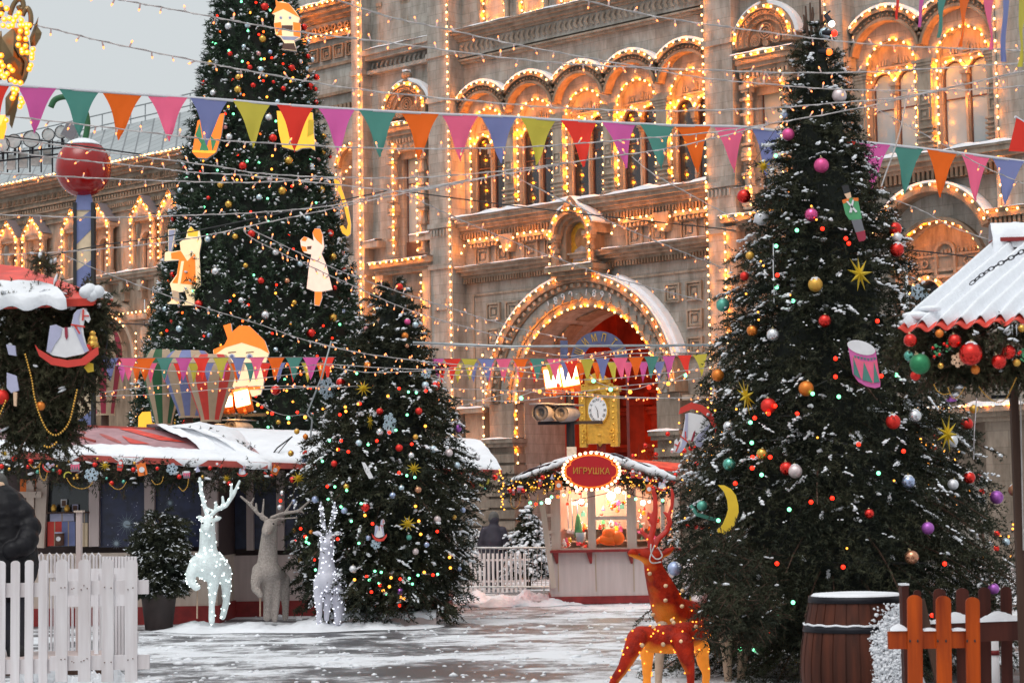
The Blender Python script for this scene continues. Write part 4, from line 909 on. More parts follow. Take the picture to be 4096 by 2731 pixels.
def flat(fr, pts, t0, t1, mat, name, parent=None):
 m = MB(); m.prism(pts, fr, t0, t1); return m.obj(name, mat, parent)
def circ(cx, cy, r, n=20, ry=None, a0=0, a1=2 * PI): return [(cx + r * math.cos(a0 + (a1 - a0) * i / n), cy + (ry or r) * math.sin(a0 + (a1 - a0) * i / n)) for i in range(n if abs(a1 - a0) > 6.2 else n + 1)]
def C(rr, cc, L): return [q(rr, cc, a, b) for a, b in L]
def flatpx(pts, Y, t0, t1, mat, name, parent=None, origin=None, yaw=0):
 """outline traced in picture points set upright at distance Y (real size), thickness t0..t1"""
 u0 = sum(a for a, b in pts) / len(pts); v0 = sum(b for a, b in pts) / len(pts)
 o = origin or P(u0, v0, Y); x = Vector((math.cos(yaw), math.sin(yaw), 0)); y = Vector((0, 0, 1)); n = x.cross(y); out = []
 for a, b in pts:
  d = ray(a, b); t = (o - CAM).dot(n) / d.dot(n); w = CAM + d * t - o; out.append((w.dot(x), w.dot(y)))
 m = MB(); m.prism(out, (o, x, y, n), t0, t1); return m.obj(name, mat, parent)
for rr, cc, x, y, r, col, mt_, sn in (
 (1, 4, 655, 880, 68, 'pearl', 1, 0), (1, 4, 185, 1235, 58, 'pink', 1, 0), (1, 4, 155, 1060, 30, 'blue', 1, 0), (1, 4, 490, 1520, 70, 'pink', 1, 0),
 (2, 4, 398, 405, 64, 'pink', 0, 0), (2, 4, 1165, 535, 66, 'red', 0, 0), (2, 4, 1185, 725, 68, 'red', 0, 1), (2, 4, 1185, 612, 46, 'silver', 1, 0), (2, 4, 435, 1045, 68, 'gold', 1, 1), (2, 4, 520, 1378, 60, 'red', 0, 0), (2, 4, 45, 1505, 60, 'silver', 0, 0),
 (2, 3, 2130, 235, 66, 'red', 0, 0), (2, 3, 2290, 435, 68, 'silver', 1, 0), (2, 3, 1937, 1232, 64, 'teal', 1, 1), (2, 3, 2135, 968, 42, 'red', 1, 0), (2, 3, 2205, 1468, 52, 'orange', 0, 0), (2, 3, 2185, 780, 40, 'gold', 1, 0),
 (3, 3, 1890, 308, 58, 'orange', 1, 0), (3, 3, 1990, 780, 52, 'silver', 0, 0), (3, 3, 1995, 1125, 60, 'teal', 0, 0), (3, 3, 1745, 1505, 48, 'teal', 1, 0), (3, 3, 2295, 1030, 52, 'gold', 0, 0),
 (3, 4, 350, 430, 70, 'orange', 1, 0), (3, 4, 5, 590, 72, 'red', 1, 0), (3, 4, 1150, 735, 68, 'red', 1, 1), (3, 4, 1350, 682, 60, 'silver', 0, 1), (3, 4, 1825, 755, 58, 'red', 1, 1), (3, 4, 1690, 912, 55, 'silver', 1, 0), (3, 4, 170, 1162, 64, 'red', 0, 0), (3, 4, 250, 1190, 64, 'pearl', 1, 1), (3, 4, 1290, 1285, 62, 'blue', 0, 1), (3, 4, 1850, 1248, 56, 'red', 0, 1), (3, 4, 2100, 1428, 62, 'purple', 1, 0), (3, 4, 2265, 1365, 58, 'copper', 1, 1), (3, 4, 1700, 1310, 50, 'silver', 1, 0), (3, 4, 1890, 620, 40, 'gold', 1, 0),
 (4, 4, 930, 12, 46, 'red', 0, 0), (4, 4, 1468, 146, 58, 'purple', 1, 0), (4, 4, 1320, 412, 66, 'copper', 0, 0), (4, 4, 2072, 702, 52, 'purple', 1, 0), (4, 4, 2325, 432, 48, 'blue', 1, 0), (4, 4, 2185, 272, 36, 'lightblue', 1, 0),
 (4, 3, 1705, 815, 66, 'pearl', 1, 0), (4, 3, 1492, 515, 64, 'blue', 1, 0), (4, 3, 1790, 795, 46, 'rose', 1, 0)):
 u, v = q(rr, cc, x, y); bauble('right', u, v, r * .4355, col, mt_, sn)
bauble('right', 3300, 135, 24, 'lightblue', True)
for lab, a in (('tall narrow gold star high on the left shoulder of the right tree', (1, 3, 2312, 1530, 88, 10, 1, 0)), ('tall spiky gold star under the toy soldier on the right tree', (2, 4, 842, 950, 190, 9, .62, .2)),
               ('thin turned gold star beside the orange bauble on the right tree', (3, 3, 2150, 505, 195, 10, .42, .25)), ('gold star in front of a silver bauble on the right tree', (3, 4, 1650, 850, 175, 9, .62, 0)), ('orange-gold star hanging over the red stag', (4, 3, 1650, 880, 135, 10, .9, .3))):
 rr, cc, x, y, r, n_, nar, tl = a; u, v = q(rr, cc, x, y); star('right', u, v, r * .4355, lab, n_, nar, tl)
mo = C(3, 3, [(1890, 1315), (1950, 1318), (2010, 1350), (2055, 1410), (2078, 1500), (2080, 1570)]) + C(4, 3, [(2075, 30), (2050, 105), (2005, 165), (1950, 200), (1890, 185), (1885, 160), (1935, 110), (1965, 40)]) + C(3, 3, [(1985, 1540), (1975, 1450), (1945, 1375)])
Ym = tree_hit('right', 2920, 2010).y - .25
tag(flatpx(mo, Ym, -.012, .012, 'p_yellow', 'crescent_moon'), 'yellow crescent moon cutout on the left side of the right tree', 'ornament')
Yd = tree_hit('right', 3460, 1450).y - .3
d0 = C(3, 4, [(730, 10), (780, 300), (830, 370), (900, 410), (980, 428), (1030, 415), (1030, 370), (985, 70)])
dr = flatpx(d0, Yd, -.01, .01, 'p_magenta', 'drum_ornament'); tag(dr, 'flat painted toy drum with pink and teal triangles on the right tree', 'ornament')
flatpx([q(3, 4, 857 + 128 * math.cos(a) + 10 * math.sin(a), 55 + 62 * math.cos(a) * .55 - 60 * math.sin(a)) for a in np.linspace(0, 2 * PI, 25)[:-1]], Yd - .012, -.003, .003, 'p_white', 'drum_skin', dr)
flatpx(C(3, 4, [(775, 130), (860, 178), (960, 185), (1000, 165), (1028, 360), (960, 385), (870, 350), (790, 300)]), Yd - .012, -.002, .002, 'p_pink', 'drum_side', dr)
for t in ([(782, 140), (855, 345), (788, 300)], [(880, 185), (962, 378), (868, 352)], [(972, 185), (1026, 370), (972, 378)]): flatpx(C(3, 4, t), Yd - .016, -.002, .002, 'p_teal', 'triangle', dr)
for i in range(7):
 x = 800 + i * 30; y = 128 + i * 6 - max(0, i - 4) * 10; flatpx(C(3, 4, [(x - 13, y), (x + 13, y + 3), (x, y + 28)]), Yd - .014, -.002, .002, 'p_teal', 'triangle', dr)
Ys = tree_hit('right', 3415, 850).y - .25
so = flatpx(C(2, 4, [(682, 275), (745, 250), (825, 250), (830, 290), (862, 440), (800, 458), (745, 450), (712, 400)]), Ys, -.008, .008, 'p_green', 'toy_soldier'); tag(so, 'flat toy soldier cutout in green coat hanging on the right tree', 'ornament')
for pts, mt_, nm in (([(765, 455), (855, 445), (885, 550), (805, 568)], 'p_grey', 'trousers'), ([(805, 565), (888, 548), (900, 620), (880, 645), (835, 652)], 'p_maroon', 'boots'), ([(700, 215), (755, 195), (765, 245), (730, 262)], 'p_skin', 'head'), ([(675, 140), (738, 132), (752, 200), (700, 215)], 'p_black', 'hat'), ([(680, 270), (745, 252), (738, 285), (690, 305)], 'p_orange', 'epaulette'), ([(775, 252), (828, 250), (830, 280), (790, 278)], 'p_orange', 'epaulette')): flatpx(C(2, 4, pts), Ys - .002, -.008, .008, mt_, nm, so)
for a, b, c_, d_ in (((718, 285), (732, 278), (822, 375), (805, 385)), ((775, 268), (790, 268), (770, 385), (745, 385))): flatpx(C(2, 4, [a, b, c_, d_]), Ys - .014, -.002, .002, 'p_white', 'cross_belt', so)
def rocking_horse(T, Y, label, cat='ornament'):
 """T maps horse coordinates (x right, y up, about -1..1) to picture points"""
 g = lambda L: [T(a, b) for a, b in L]
 body = flatpx(g([(-.62, -.45), (-.45, .15), (-.5, .5), (-.3, .55), (-.05, .42), (.2, .45), (.3, .95), (.42, 1.1), (.62, 1.15), (.78, 1.0), (.85, .75), (.78, .62), (.66, .75), (.6, .45), (.62, .2), (.72, -.25), (.8, -.42), (.6, -.55), (0, -.68), (-.4, -.6)]), Y, -.008, .008, 'p_white', 'rocking_horse')
 flatpx(g([(-1.0, -.2), (-.9, -.35), (-.4, -.68), (.1, -.78), (.55, -.72), (.95, -.38), (1.1, -.28), (1.12, -.55), (.7, -.95), (.1, -1.05), (-.45, -.95), (-.85, -.62)]), Y - .004, -.01, .01, 'p_red', 'rocker', body)
 flatpx(g([(-.62, -.45), (-.5, .5), (-.3, .55), (-.1, .42), (-.15, .1), (-.35, -.2), (-.48, -.5)]), Y - .012, -.002, .002, 'p_lilac', 'hind_leg', body)
 flatpx(g([(.3, .4), (.5, .45), (.64, -.1), (.78, -.42), (.66, -.5), (.5, -.1)]), Y - .012, -.002, .002, 'p_lilac', 'fore_leg', body)
 flatpx(g([(.22, .48), (.3, .95), (.42, 1.1), (.55, 1.13), (.45, .8), (.5, .5)]), Y - .013, -.002, .002, 'p_lilac', 'mane', body)
 flatpx(g([(-.02, .45), (.08, .45), (.1, .1), (.05, -.02), (0, .1)]), Y - .013, -.002, .002, 'p_maroon', 'saddle', body)
 for a in ([(.2, .52), (.66, .44), (.66, .5), (.2, .58)], [(.3, .5), (.36, .52), (.52, .22), (.47, .2)], [(.58, 1.12), (.64, 1.12), (.62, .7), (.56, .7)], [(.6, .85), (.8, .85), (.8, .9), (.6, .9)]): flatpx(g(a), Y - .015, -.002, .002, 'p_red', 'bridle', body)
 tag(body, label, cat); return body
Yh = tree_hit('right', 2790, 1720).y - .3
def Tup(a, b):          # upside-down horse on the right tree
 x = 1690 + a * -165 - b * 75; y = 860 - a * 85 + b * 215 - 40
 return q(3, 3, x, y)
rocking_horse(Tup, Yh, 'white rocking horse cutout hanging upside down at the left edge of the right tree')
def snowflake(fr, r, label, cat='ornament', mat='p_snowblue'):
 m = MB()
 for i in range(6):
  a = PI / 3 * i + .2; dx, dy = math.cos(a), math.sin(a); w = r * .1
  m.prism([(-dy * w, dx * w), (dx * r - dy * w * .6, dy * r + dx * w * .6), (dx * r + dy * w * .6, dy * r - dx * w * .6), (dy * w, -dx * w)], fr, -.006, .006)
  for t in (.45, .72):
   for s in (-1, 1):
    a2 = a + s * .9; l = r * (.42 if t < .6 else .3); bx, by = dx * r * t, dy * r * t; ex, ey = math.cos(a2), math.sin(a2); w2 = r * .07
    m.prism([(bx - ey * w2, by + ex * w2), (bx + ex * l - ey * w2, by + ey * l + ex * w2), (bx + ex * l + ey * w2, by + ey * l - ex * w2), (bx + ey * w2, by - ex * w2)], fr, -.004 + .0007 * i, .004 + .0007 * i)
 m.prism(circ(0, 0, r * .3, 12), fr, -.005, .008)
 return tag(m.obj('snowflake_ornament', mat), label, cat)
for rr, cc, x, y, r, lab in ((2, 4, 1370, 1110, 75, 'upper pale blue paper snowflake at the right edge of the right tree'), (2, 4, 1455, 1170, 62, 'lower pale blue paper snowflake beside the snowy stall roof')):
 u, v = q(rr, cc, x, y); Yk = tree_hit('right', u, v).y - .1; snowflake(view_frame(u, v, Yk, .2, .3), r * .4355 * Yk / FOC, lab)
for pts, lab, mt_ in ((C(2, 4, [(50, 670), (48, 900), (56, 1100), (55, 1230)]), 'thin silver icicle strip hanging high on the right tree', 'bauble_silver'), (C(3, 4, [(1925, 400), (1895, 800), (1888, 1080)]), 'long silver strip hanging at the right edge of the right tree', 'bauble_silver'), (C(3, 3, [(1640, 1500)]) + C(4, 3, [(1700, 20), (1800, 50), (1880, 70)]), 'pale green tinsel ribbon beside the crescent moon', 'bauble_matte_teal')):
 Yk = tree_hit('right', *pts[0]).y - .22; m = MB(); m.tube([P(a, b, Yk) for a, b in pts], .006 if 'strip' in lab else .02, 5); tag(m.obj('tinsel', mt_), lab, 'tinsel')
for rr, cc, x, y, r, col, mt_, sn in (
 (3, 2, 180, 445, 45, 'red', 0, 1), (3, 2, 780, 375, 44, 'red', 0, 1), (3, 2, 1020, 215, 36, 'orange', 1, 1), (3, 2, 1555, 400, 34, 'lightblue', 1, 0), (3, 2, 1645, 405, 46, 'red', 0, 1), (3, 2, 1137, 640, 34, 'red', 0, 0), (3, 2, 1495, 637, 33, 'red', 1, 0), (3, 2, 1137, 830, 35, 'silver', 0, 0), (3, 2, 1855, 797, 35, 'purple', 1, 0), (3, 2, 1315, 975, 34, 'red', 1, 0), (3, 2, 1465, 875, 25, 'gold', 1, 0), (3, 2, 945, 930, 30, 'lightblue', 1, 0), (3, 2, 1627, 987, 34, 'lightblue', 1, 0), (3, 2, 455, 872, 26, 'orange', 1, 0), (3, 2, 375, 825, 26, 'gold', 1, 1), (3, 2, 460, 1030, 34, 'red', 0, 0), (3, 2, 440, 1082, 30, 'blue', 1, 0), (3, 2, 718, 1120, 30, 'red', 1, 0), (3, 2, 1425, 1045, 30, 'silver', 0, 0), (3, 2, 1772, 1020, 36, 'pearl', 1, 0), (3, 2, 1847, 1132, 28, 'lightblue', 1, 0), (3, 2, 2035, 1067, 25, 'silver', 1, 0), (3, 2, 335, 1267, 30, 'red', 0, 0), (3, 2, 830, 1330, 28, 'gold', 0, 0), (3, 2, 1335, 1342, 28, 'lightblue', 0, 0), (3, 2, 1488, 1360, 34, 'copper', 0, 0), (3, 2, 1255, 1412, 32, 'blue', 0, 0), (3, 2, 543, 1447, 33, 'blue', 1, 0), (3, 2, 350, 1470, 25, 'blue', 1, 0), (3, 2, 240, 1390, 24, 'silver', 0, 0), (3, 2, 1005, 1520, 44, 'red', 0, 1), (3, 2, 810, 1550, 30, 'blue', 1, 0), (3, 2, 1900, 1545, 26, 'blue', 1, 0), (3, 2, 1918, 1330, 28, 'silver', 0, 0), (3, 2, 220, 1520, 26, 'white', 1, 0), (3, 2, 1385, 40, 22, 'copper', 0, 0), (3, 2, 320, 1025, 28, 'gold', 0, 0),
 (2, 2, 1318, 1065, 32, 'red', 1, 0), (2, 2, 1390, 1385, 30, 'pink', 1, 1), (2, 2, 1463, 1415, 30, 'lightblue', 1, 0), (2, 2, 1010, 1450, 24, 'rose', 1, 0), (2, 2, 1368, 1515, 32, 'orange', 1, 0),
 (4, 2, 890, 520, 34, 'silver', 1, 0), (4, 2, 1322, 725, 34, 'purple', 0, 0), (4, 2, 1565, 297, 28, 'blue', 0, 0), (4, 2, 1865, 515, 26, 'blue', 0, 0), (4, 2, 1665, 65, 34, 'pearl', 1, 0), (4, 2, 1465, 360, 30, 'pearl', 1, 0), (4, 2, 405, 440, 26, 'gold', 0, 0), (4, 2, 1030, 235, 25, 'blue', 1, 0), (4, 2, 1405, 230, 26, 'teal', 1, 0), (4, 2, 505, 180, 20, 'orange', 1, 0), (4, 2, 355, 165, 24, 'gold', 0, 0), (4, 2, 1820, 45, 24, 'gold', 0, 0)):
 u, v = q(rr, cc, x, y); bauble('mid', u, v, r * .4355, col, mt_, sn)
for rr, cc, x, y, r, lab in ((3, 2, 985, 430, 85, 'wide gold star near the top of the middle tree'), (3, 2, 1048, 730, 92, 'narrow gold star edge-on in the middle tree'), (3, 2, 390, 1255, 78, 'gold star over a red bauble at the left of the middle tree'), (3, 2, 1450, 1165, 76, 'gold star in the right half of the middle tree'), (4, 2, 1395, 105, 88, 'bright gold star low in the middle tree')):
 u, v = q(rr, cc, x, y); star('mid', u, v, r * .4355, lab, 10, .35 if 'narrow' in lab else 1)
for rr, cc, x, y, r, yaw, lab in ((3, 2, 655, 430, 105, .8, 'pale blue paper snowflake at the upper left of the middle tree'), (3, 2, 1228, 755, 105, 1.0, 'turned pale blue paper snowflake in the heart of the middle tree'), (3, 2, 1562, 290, 50, .2, 'small pale blue snowflake at the upper right of the middle tree'), (4, 2, 1100, 290, 50, .4, 'paper snowflake under the little rocking horse')):
 u, v = q(rr, cc, x, y); Yk = tree_hit('mid', u, v).y - .15; snowflake(view_frame(u, v, Yk, .1, yaw), r * .4355 * Yk / FOC, lab)
Yk = tree_hit('mid', *q(4, 2, 1130, 170)).y - .15; rocking_horse(lambda a, b: q(4, 2, 1128 + a * 66 - b * 0, 170 - b * 95), Yk, 'little rocking horse cutout low in the middle tree')
Yk = tree_hit('mid', *q(3, 2, 1030, 1190)).y - .15; tag(flatpx(C(3, 2, [(970, 1105), (1000, 1110), (1045, 1180), (1080, 1250), (1040, 1258), (1000, 1190)]), Yk, -.01, .01, 'p_white', 'paper_horse'), 'white paper toy turned edge-on in the middle tree', 'ornament')
CB = {(1, 2): [(80, 65, 40, 'red'), (60, 360, 35, 'gold'), (440, 250, 32, 'red'), (405, 570, 28, 'pearl'), (475, 520, 24, 'red'), (515, 550, 26, 'lightblue'), (325, 625, 34, 'red'), (465, 635, 26, 'lightblue'), (130, 480, 23, 'blue'), (25, 495, 23, 'rose'), (45, 640, 30, 'lightblue'), (555, 710, 30, 'red'), (495, 795, 36, 'red'), (545, 820, 22, 'red'), (250, 815, 26, 'red'), (160, 755, 18, 'red'), (405, 795, 24, 'lightblue'), (550, 940, 24, 'red'), (195, 935, 26, 'lightblue'), (475, 945, 22, 'lightblue'), (115, 1080, 36, 'silver'), (155, 1270, 40, 'red'), (300, 1475, 40, 'gold'), (620, 1250, 26, 'gold'), (615, 1400, 24, 'gold'), (570, 1470, 24, 'rose'), (680, 1440, 18, 'red'), (510, 1530, 32, 'silver'), (480, 385, 22, 'lightblue')],
 (1, 1): [(2100, 245, 36, 'silver'), (2275, 235, 30, 'lightblue'), (2115, 495, 26, 'red'), (2240, 428, 22, 'lightblue'), (1935, 585, 34, 'gold'), (2295, 620, 26, 'red'), (1875, 765, 34, 'red'), (2190, 710, 30, 'gold'), (2185, 825, 36, 'gold'), (2325, 785, 26, 'red'), (1960, 855, 32, 'silver'), (2105, 1260, 36, 'silver'), (1750, 1330, 30, 'silver'), (2070, 1170, 24, 'rose'), (1800, 1075, 20, 'red'), (2230, 1525, 40, 'red'), (1700, 1540, 24, 'red')],
 (2, 1): [(2025, 130, 32, 'gold'), (1655, 180, 26, 'lightblue'), (1915, 250, 22, 'red'), (2100, 310, 36, 'gold'), (1660, 340, 32, 'silver'), (1590, 445, 22, 'red'), (1750, 445, 20, 'rose'), (2310, 580, 40, 'red'), (2160, 605, 30, 'gold'), (1910, 630, 32, 'lightblue'), (1635, 600, 28, 'lightblue'), (1980, 925, 40, 'silver'), (2255, 870, 26, 'gold'), (1585, 955, 30, 'red'), (1825, 1225, 40, 'red'), (2215, 1190, 30, 'silver'), (1480, 1100, 32, 'silver'), (1520, 1270, 30, 'lightblue'), (1585, 1380, 26, 'red'), (1650, 1450, 36, 'lightblue'), (1925, 1510, 26, 'blue'), (1485, 1500, 26, 'gold')],
 (2, 2): [(125, 80, 30, 'pearl'), (240, 185, 40, 'gold'), (600, 175, 36, 'gold'), (690, 175, 20, 'rose'), (30, 245, 32, 'lightblue'), (455, 155, 24, 'rose'), (475, 440, 30, 'lightblue'), (755, 405, 30, 'silver'), (675, 575, 40, 'red'), (705, 790, 36, 'gold'), (180, 750, 34, 'silver'), (405, 855, 32, 'lightblue'), (790, 755, 22, 'rose'), (795, 905, 30, 'red'), (45, 1010, 34, 'red'), (285, 1010, 26, 'copper'), (720, 1075, 26, 'red'), (350, 1210, 26, 'gold'), (85, 1325, 40, 'silver'), (705, 1350, 40, 'gold'), (800, 1290, 24, 'blue'), (505, 1490, 42, 'red'), (845, 1185, 22, 'rose')],
 (3, 2): [(180, 75, 26, 'lightblue'), (205, 740, 26, 'gold'), (350, 410, 22, 'blue')], (3, 1): [(1540, 100, 28, 'gold'), (1690, 740, 24, 'red')]}
for (rr, cc), L_ in CB.items():
 for x, y, r, col in L_: u, v = q(rr, cc, x, y); bauble('cone', u, v, r * .4355, col, False, False, r > 30, off=.25)
_m = MB(); _m.ball((0, 0, 0), 1, 8, 6); LED = _m.mesh('bulb', True)
def fairy(key, colour, pts, r, label):
 t = thing('fairy_lights', label, 'string lights', (0, 0, 0), 0, 'coloured fairy lights on the trees'); pts = pts[:100]
 wpts = []
 for u, v in pts:
  p = tree_hit(key, u, v, .95); p = P(u, v, p.y - .12); wpts.append(p)
  o = link('bulb', shared('led', LED, 'led_' + colour), None, t, p); o.scale = (r,) * 3
 wr = MB()
 wr.tube([p + Vector((0, .38, 0)) for p in sorted(wpts, key=lambda p: p.z)], .003, 3)
 wr.obj('wire', 'cable_black', t, x=0)
def rnd_pts(key, n, seed, vlo, vhi):
 rg = random.Random(seed); out = []; name, x, y, top, Rz, lean, zlo = TREES[key]
 while len(out) < n:
  z = zlo + (top - zlo) * (1 - math.sqrt(rg.random())); r = Rz(z) * rg.uniform(-.93, .93); f = (z - zlo) / (top - zlo); u, v = proj((x + r + lean[0] * f, y - math.sqrt(max(0, Rz(z) ** 2 - r * r)), z))
  if vlo < v < vhi: out.append((u, v))
 return out
for i, cl in enumerate(('red', 'yellow', 'green', 'orange')):
 fairy('cone', cl, rnd_pts('cone', (34, 38, 40, 20)[i], 40 + i, 0, 1720), .028, 'tiny %s lights scattered over the tall cone tree' % cl)
fairy('mid', 'red', [q(3, 2, *a) for a in ((1315, 430), (1560, 452), (955, 570), (755, 990), (848, 1010), (655, 1328), (225, 1460), (1430, 940), (770, 670), (380, 648), (1110, 910))] + [q(4, 2, *a) for a in ((1070, 105), (750, 245), (1015, 590), (1325, 612), (1625, 575), (1140, 668), (1320, 855), (1665, 175), (410, 150), (535, 435), (1060, 730), (360, 265))] + rnd_pts('mid', 4, 3, 1250, 2330), .022, 'red lights scattered over the middle tree')
fairy('mid', 'yellow', [q(3, 2, *a) for a in ((1212, 500), (940, 572), (640, 615), (820, 600), (750, 990), (825, 640), (1555, 775), (1465, 1510), (300, 745))] + [q(4, 2, *a) for a in ((1000, 28), (1240, 600), (1545, 550), (1168, 718), (1225, 682), (1330, 780), (1360, 792), (905, 618), (1495, 80))] + rnd_pts('mid', 3, 5, 1250, 2330), .021, 'yellow lights scattered over the middle tree')
fairy('mid', 'green', [q(3, 2, *a) for a in ((925, 292), (1400, 462), (1472, 468), (674, 908), (1030, 945), (724, 1332), (833, 1365), (662, 1445), (1385, 1228), (1458, 1245), (1285, 812), (965, 1485), (780, 1515), (1388, 672))] + [q(4, 2, *a) for a in ((465, 235), (546, 528), (945, 283), (1092, 540), (1150, 550), (1040, 622), (1130, 648), (1408, 605), (1437, 657), (1488, 577), (1668, 568), (1195, 747), (485, 285), (875, 82))] + rnd_pts('mid', 2, 7, 1250, 2330), .019, 'green lights scattered over the middle tree')
fairy('right', 'red', [q(3, 4, *a) for a in ((268, 662), (5, 660), (620, 155), (620, 322), (1040, 315), (590, 1437), (395, 1472), (832, 942), (1245, 1005), (65, 590), (20, 1060))] + [q(2, 4, *a) for a in ((715, 622), (742, 668), (1005, 1380), (85, 958), (500, 532))] + [q(4, 4, *a) for a in ((1622, 472), (690, 502), (5, 1100), (82, 470), (1508, 945))] + [q(3, 3, *a) for a in ((2210, 1060), (2205, 1160), (2230, 700), (2050, 1300))] + [(3325, 130)], .020, 'red lights deep in the right tree')
fairy('right', 'green', [q(3, 4, *a) for a in ((650, 505), (1015, 1207), (195, 1540), (1175, 305), (410, 478))] + [q(4, 4, *a) for a in ((230, 827), (72, 945))] + [q(4, 3, *a) for a in ((2228, 1262), (2095, 1252), (1895, 75))] + [q(2, 4, *a) for a in ((265, 547), (75, 692), (80, 1070), (230, 1195))] + [q(3, 3, *a) for a in ((2190, 742), (2202, 928), (2292, 1222))] + [q(1, 4, 72, 1432)], .019, 'green and white lights on the right tree')
fairy('right', 'yellow', [q(3, 3, *a) for a in ((2340, 655), (1828, 432), (1800, 605), (1865, 632), (2060, 620), (1700, 640))] + [q(2, 3, *a) for a in ((2130, 65), (2150, 160), (2150, 1130), (2285, 832), (2310, 872), (2265, 1368))] + [q(2, 4, *a) for a in ((445, 450), (398, 325))] + [(3305, 210), (3160, 1180)] + rnd_pts('right', 6, 9, 700, 2300), .010, 'faint amber lights on the right tree')
for i, (x, y, x2, y2, cl, lab) in enumerate(((530, 140, 580, 215, 'white', 'small black spotlight with a white lens near the tip of the right tree'), (505, 300, 598, 308, 'red', 'small black spotlight with a red lens near the tip of the right tree'), (470, 475, 552, 480, 'orange', 'small black spotlight with an amber lens near the tip of the right tree'))):
 a = Q(1, 4, x, y, RY - .25); b = Q(1, 4, x2, y2, RY - .32); m = MB(); m.tube([a, b], [.022, .03], 10); m.bar(a, a + Vector((.05, .05, .05)), .012)
 o = m.obj('tree_spotlight', 'iron_black'); tag(o, lab, 'spotlight')
 m = MB(); m.ball(b + (b - a).normalized() * .012, .033, 10, 8); m.obj('lens', 'led_' + cl, o, True)
def board(pts, label, mat, bias=.6, th=.14, name='toy_figure', mid=None):
 u = sum(a for a, b in pts) / len(pts); v = sum(b for a, b in pts) / len(pts); Y = tree_hit('cone', *(mid or (u, v))).y - bias
 b = flatpx(pts, Y, -th, 0, 'p_white', name); tag(b, label, 'decoration'); face = flatpx(pts, Y - .006, -.004, .004, mat, 'painted_face', b)
 return b, Y - .012
def paint(par, Y, pts, mat, name, k=0): return flatpx(pts, Y - .004 * k, -.003, .003, mat, name, par)
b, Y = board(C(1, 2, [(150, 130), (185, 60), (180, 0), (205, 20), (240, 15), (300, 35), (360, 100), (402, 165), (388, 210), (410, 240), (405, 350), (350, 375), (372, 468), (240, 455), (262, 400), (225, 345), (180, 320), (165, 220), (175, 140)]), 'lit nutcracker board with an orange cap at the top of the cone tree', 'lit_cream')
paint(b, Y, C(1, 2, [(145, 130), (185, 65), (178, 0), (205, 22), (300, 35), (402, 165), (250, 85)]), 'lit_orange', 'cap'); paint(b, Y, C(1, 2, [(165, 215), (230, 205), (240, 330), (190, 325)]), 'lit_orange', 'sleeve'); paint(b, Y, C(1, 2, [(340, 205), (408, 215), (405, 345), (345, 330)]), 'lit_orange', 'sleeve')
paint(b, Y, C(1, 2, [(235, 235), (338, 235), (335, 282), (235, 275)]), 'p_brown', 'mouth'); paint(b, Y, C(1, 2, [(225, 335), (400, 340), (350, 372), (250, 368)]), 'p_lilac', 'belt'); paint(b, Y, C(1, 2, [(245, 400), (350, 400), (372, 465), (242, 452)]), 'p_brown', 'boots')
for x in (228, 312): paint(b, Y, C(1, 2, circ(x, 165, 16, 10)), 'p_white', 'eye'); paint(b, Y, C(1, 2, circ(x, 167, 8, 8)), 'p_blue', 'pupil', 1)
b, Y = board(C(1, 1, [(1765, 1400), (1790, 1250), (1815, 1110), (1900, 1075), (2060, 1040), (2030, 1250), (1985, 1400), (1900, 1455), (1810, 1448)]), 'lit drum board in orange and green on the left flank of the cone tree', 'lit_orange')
for t in ([(1795, 1240), (1835, 1130), (1870, 1360)], [(1870, 1250), (1920, 1390), (1830, 1390)], [(1930, 1240), (1985, 1300), (1950, 1395)]): paint(b, Y, C(1, 1, t), 'p_green', 'triangle')
paint(b, Y, C(1, 1, [(1765, 1380), (1985, 1385), (1970, 1410), (1768, 1400)]), 'lit_yellow', 'band')
b, Y = board(C(1, 2, [(190, 1020), (520, 1035), (540, 1380), (500, 1355), (420, 1360), (370, 1385), (240, 1350), (205, 1200)]), 'lit yellow toy board half hidden by the red flag on the cone tree', 'lit_yellow'); paint(b, Y, C(1, 2, [(480, 1100), (530, 1100), (530, 1230), (470, 1260)]), 'p_yellow', 'panel')
b, Y = board(C(2, 2, [(715, 75), (760, 95), (800, 200), (845, 330), (872, 480), (868, 580), (840, 605), (790, 570), (770, 510), (800, 500), (830, 545), (845, 490), (810, 340), (770, 220), (720, 110)]), 'lit yellow candy cane board on the right edge of the cone tree', 'lit_yellow', mid=q(2, 2, 740, 350))
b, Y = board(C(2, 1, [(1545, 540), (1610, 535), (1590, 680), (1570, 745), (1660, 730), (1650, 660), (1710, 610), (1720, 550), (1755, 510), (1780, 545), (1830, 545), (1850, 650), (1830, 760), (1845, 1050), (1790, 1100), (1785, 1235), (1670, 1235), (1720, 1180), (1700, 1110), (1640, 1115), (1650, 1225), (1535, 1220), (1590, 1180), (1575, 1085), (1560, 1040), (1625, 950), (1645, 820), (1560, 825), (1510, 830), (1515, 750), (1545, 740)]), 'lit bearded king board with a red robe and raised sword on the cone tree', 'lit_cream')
paint(b, Y, C(2, 1, [(1660, 735), (1570, 755), (1575, 810), (1645, 815), (1625, 960), (1580, 1030), (1800, 1050), (1790, 760), (1720, 830)]), 'lit_orange', 'robe'); paint(b, Y, C(2, 1, [(1665, 830), (1690, 830), (1655, 1050), (1630, 1050)]), 'lit_cream', 'trim', 1); paint(b, Y, C(2, 1, [(1720, 560), (1755, 512), (1785, 550), (1820, 550), (1815, 605), (1725, 600)]), 'lit_yellow', 'crown'); paint(b, Y, C(2, 1, [(1580, 1095), (1640, 1110), (1648, 1220), (1590, 1180)]), 'p_skin', 'leg'); paint(b, Y, C(2, 1, [(1550, 545), (1608, 540), (1572, 740), (1548, 740)]), 'p_lilac', 'sword')
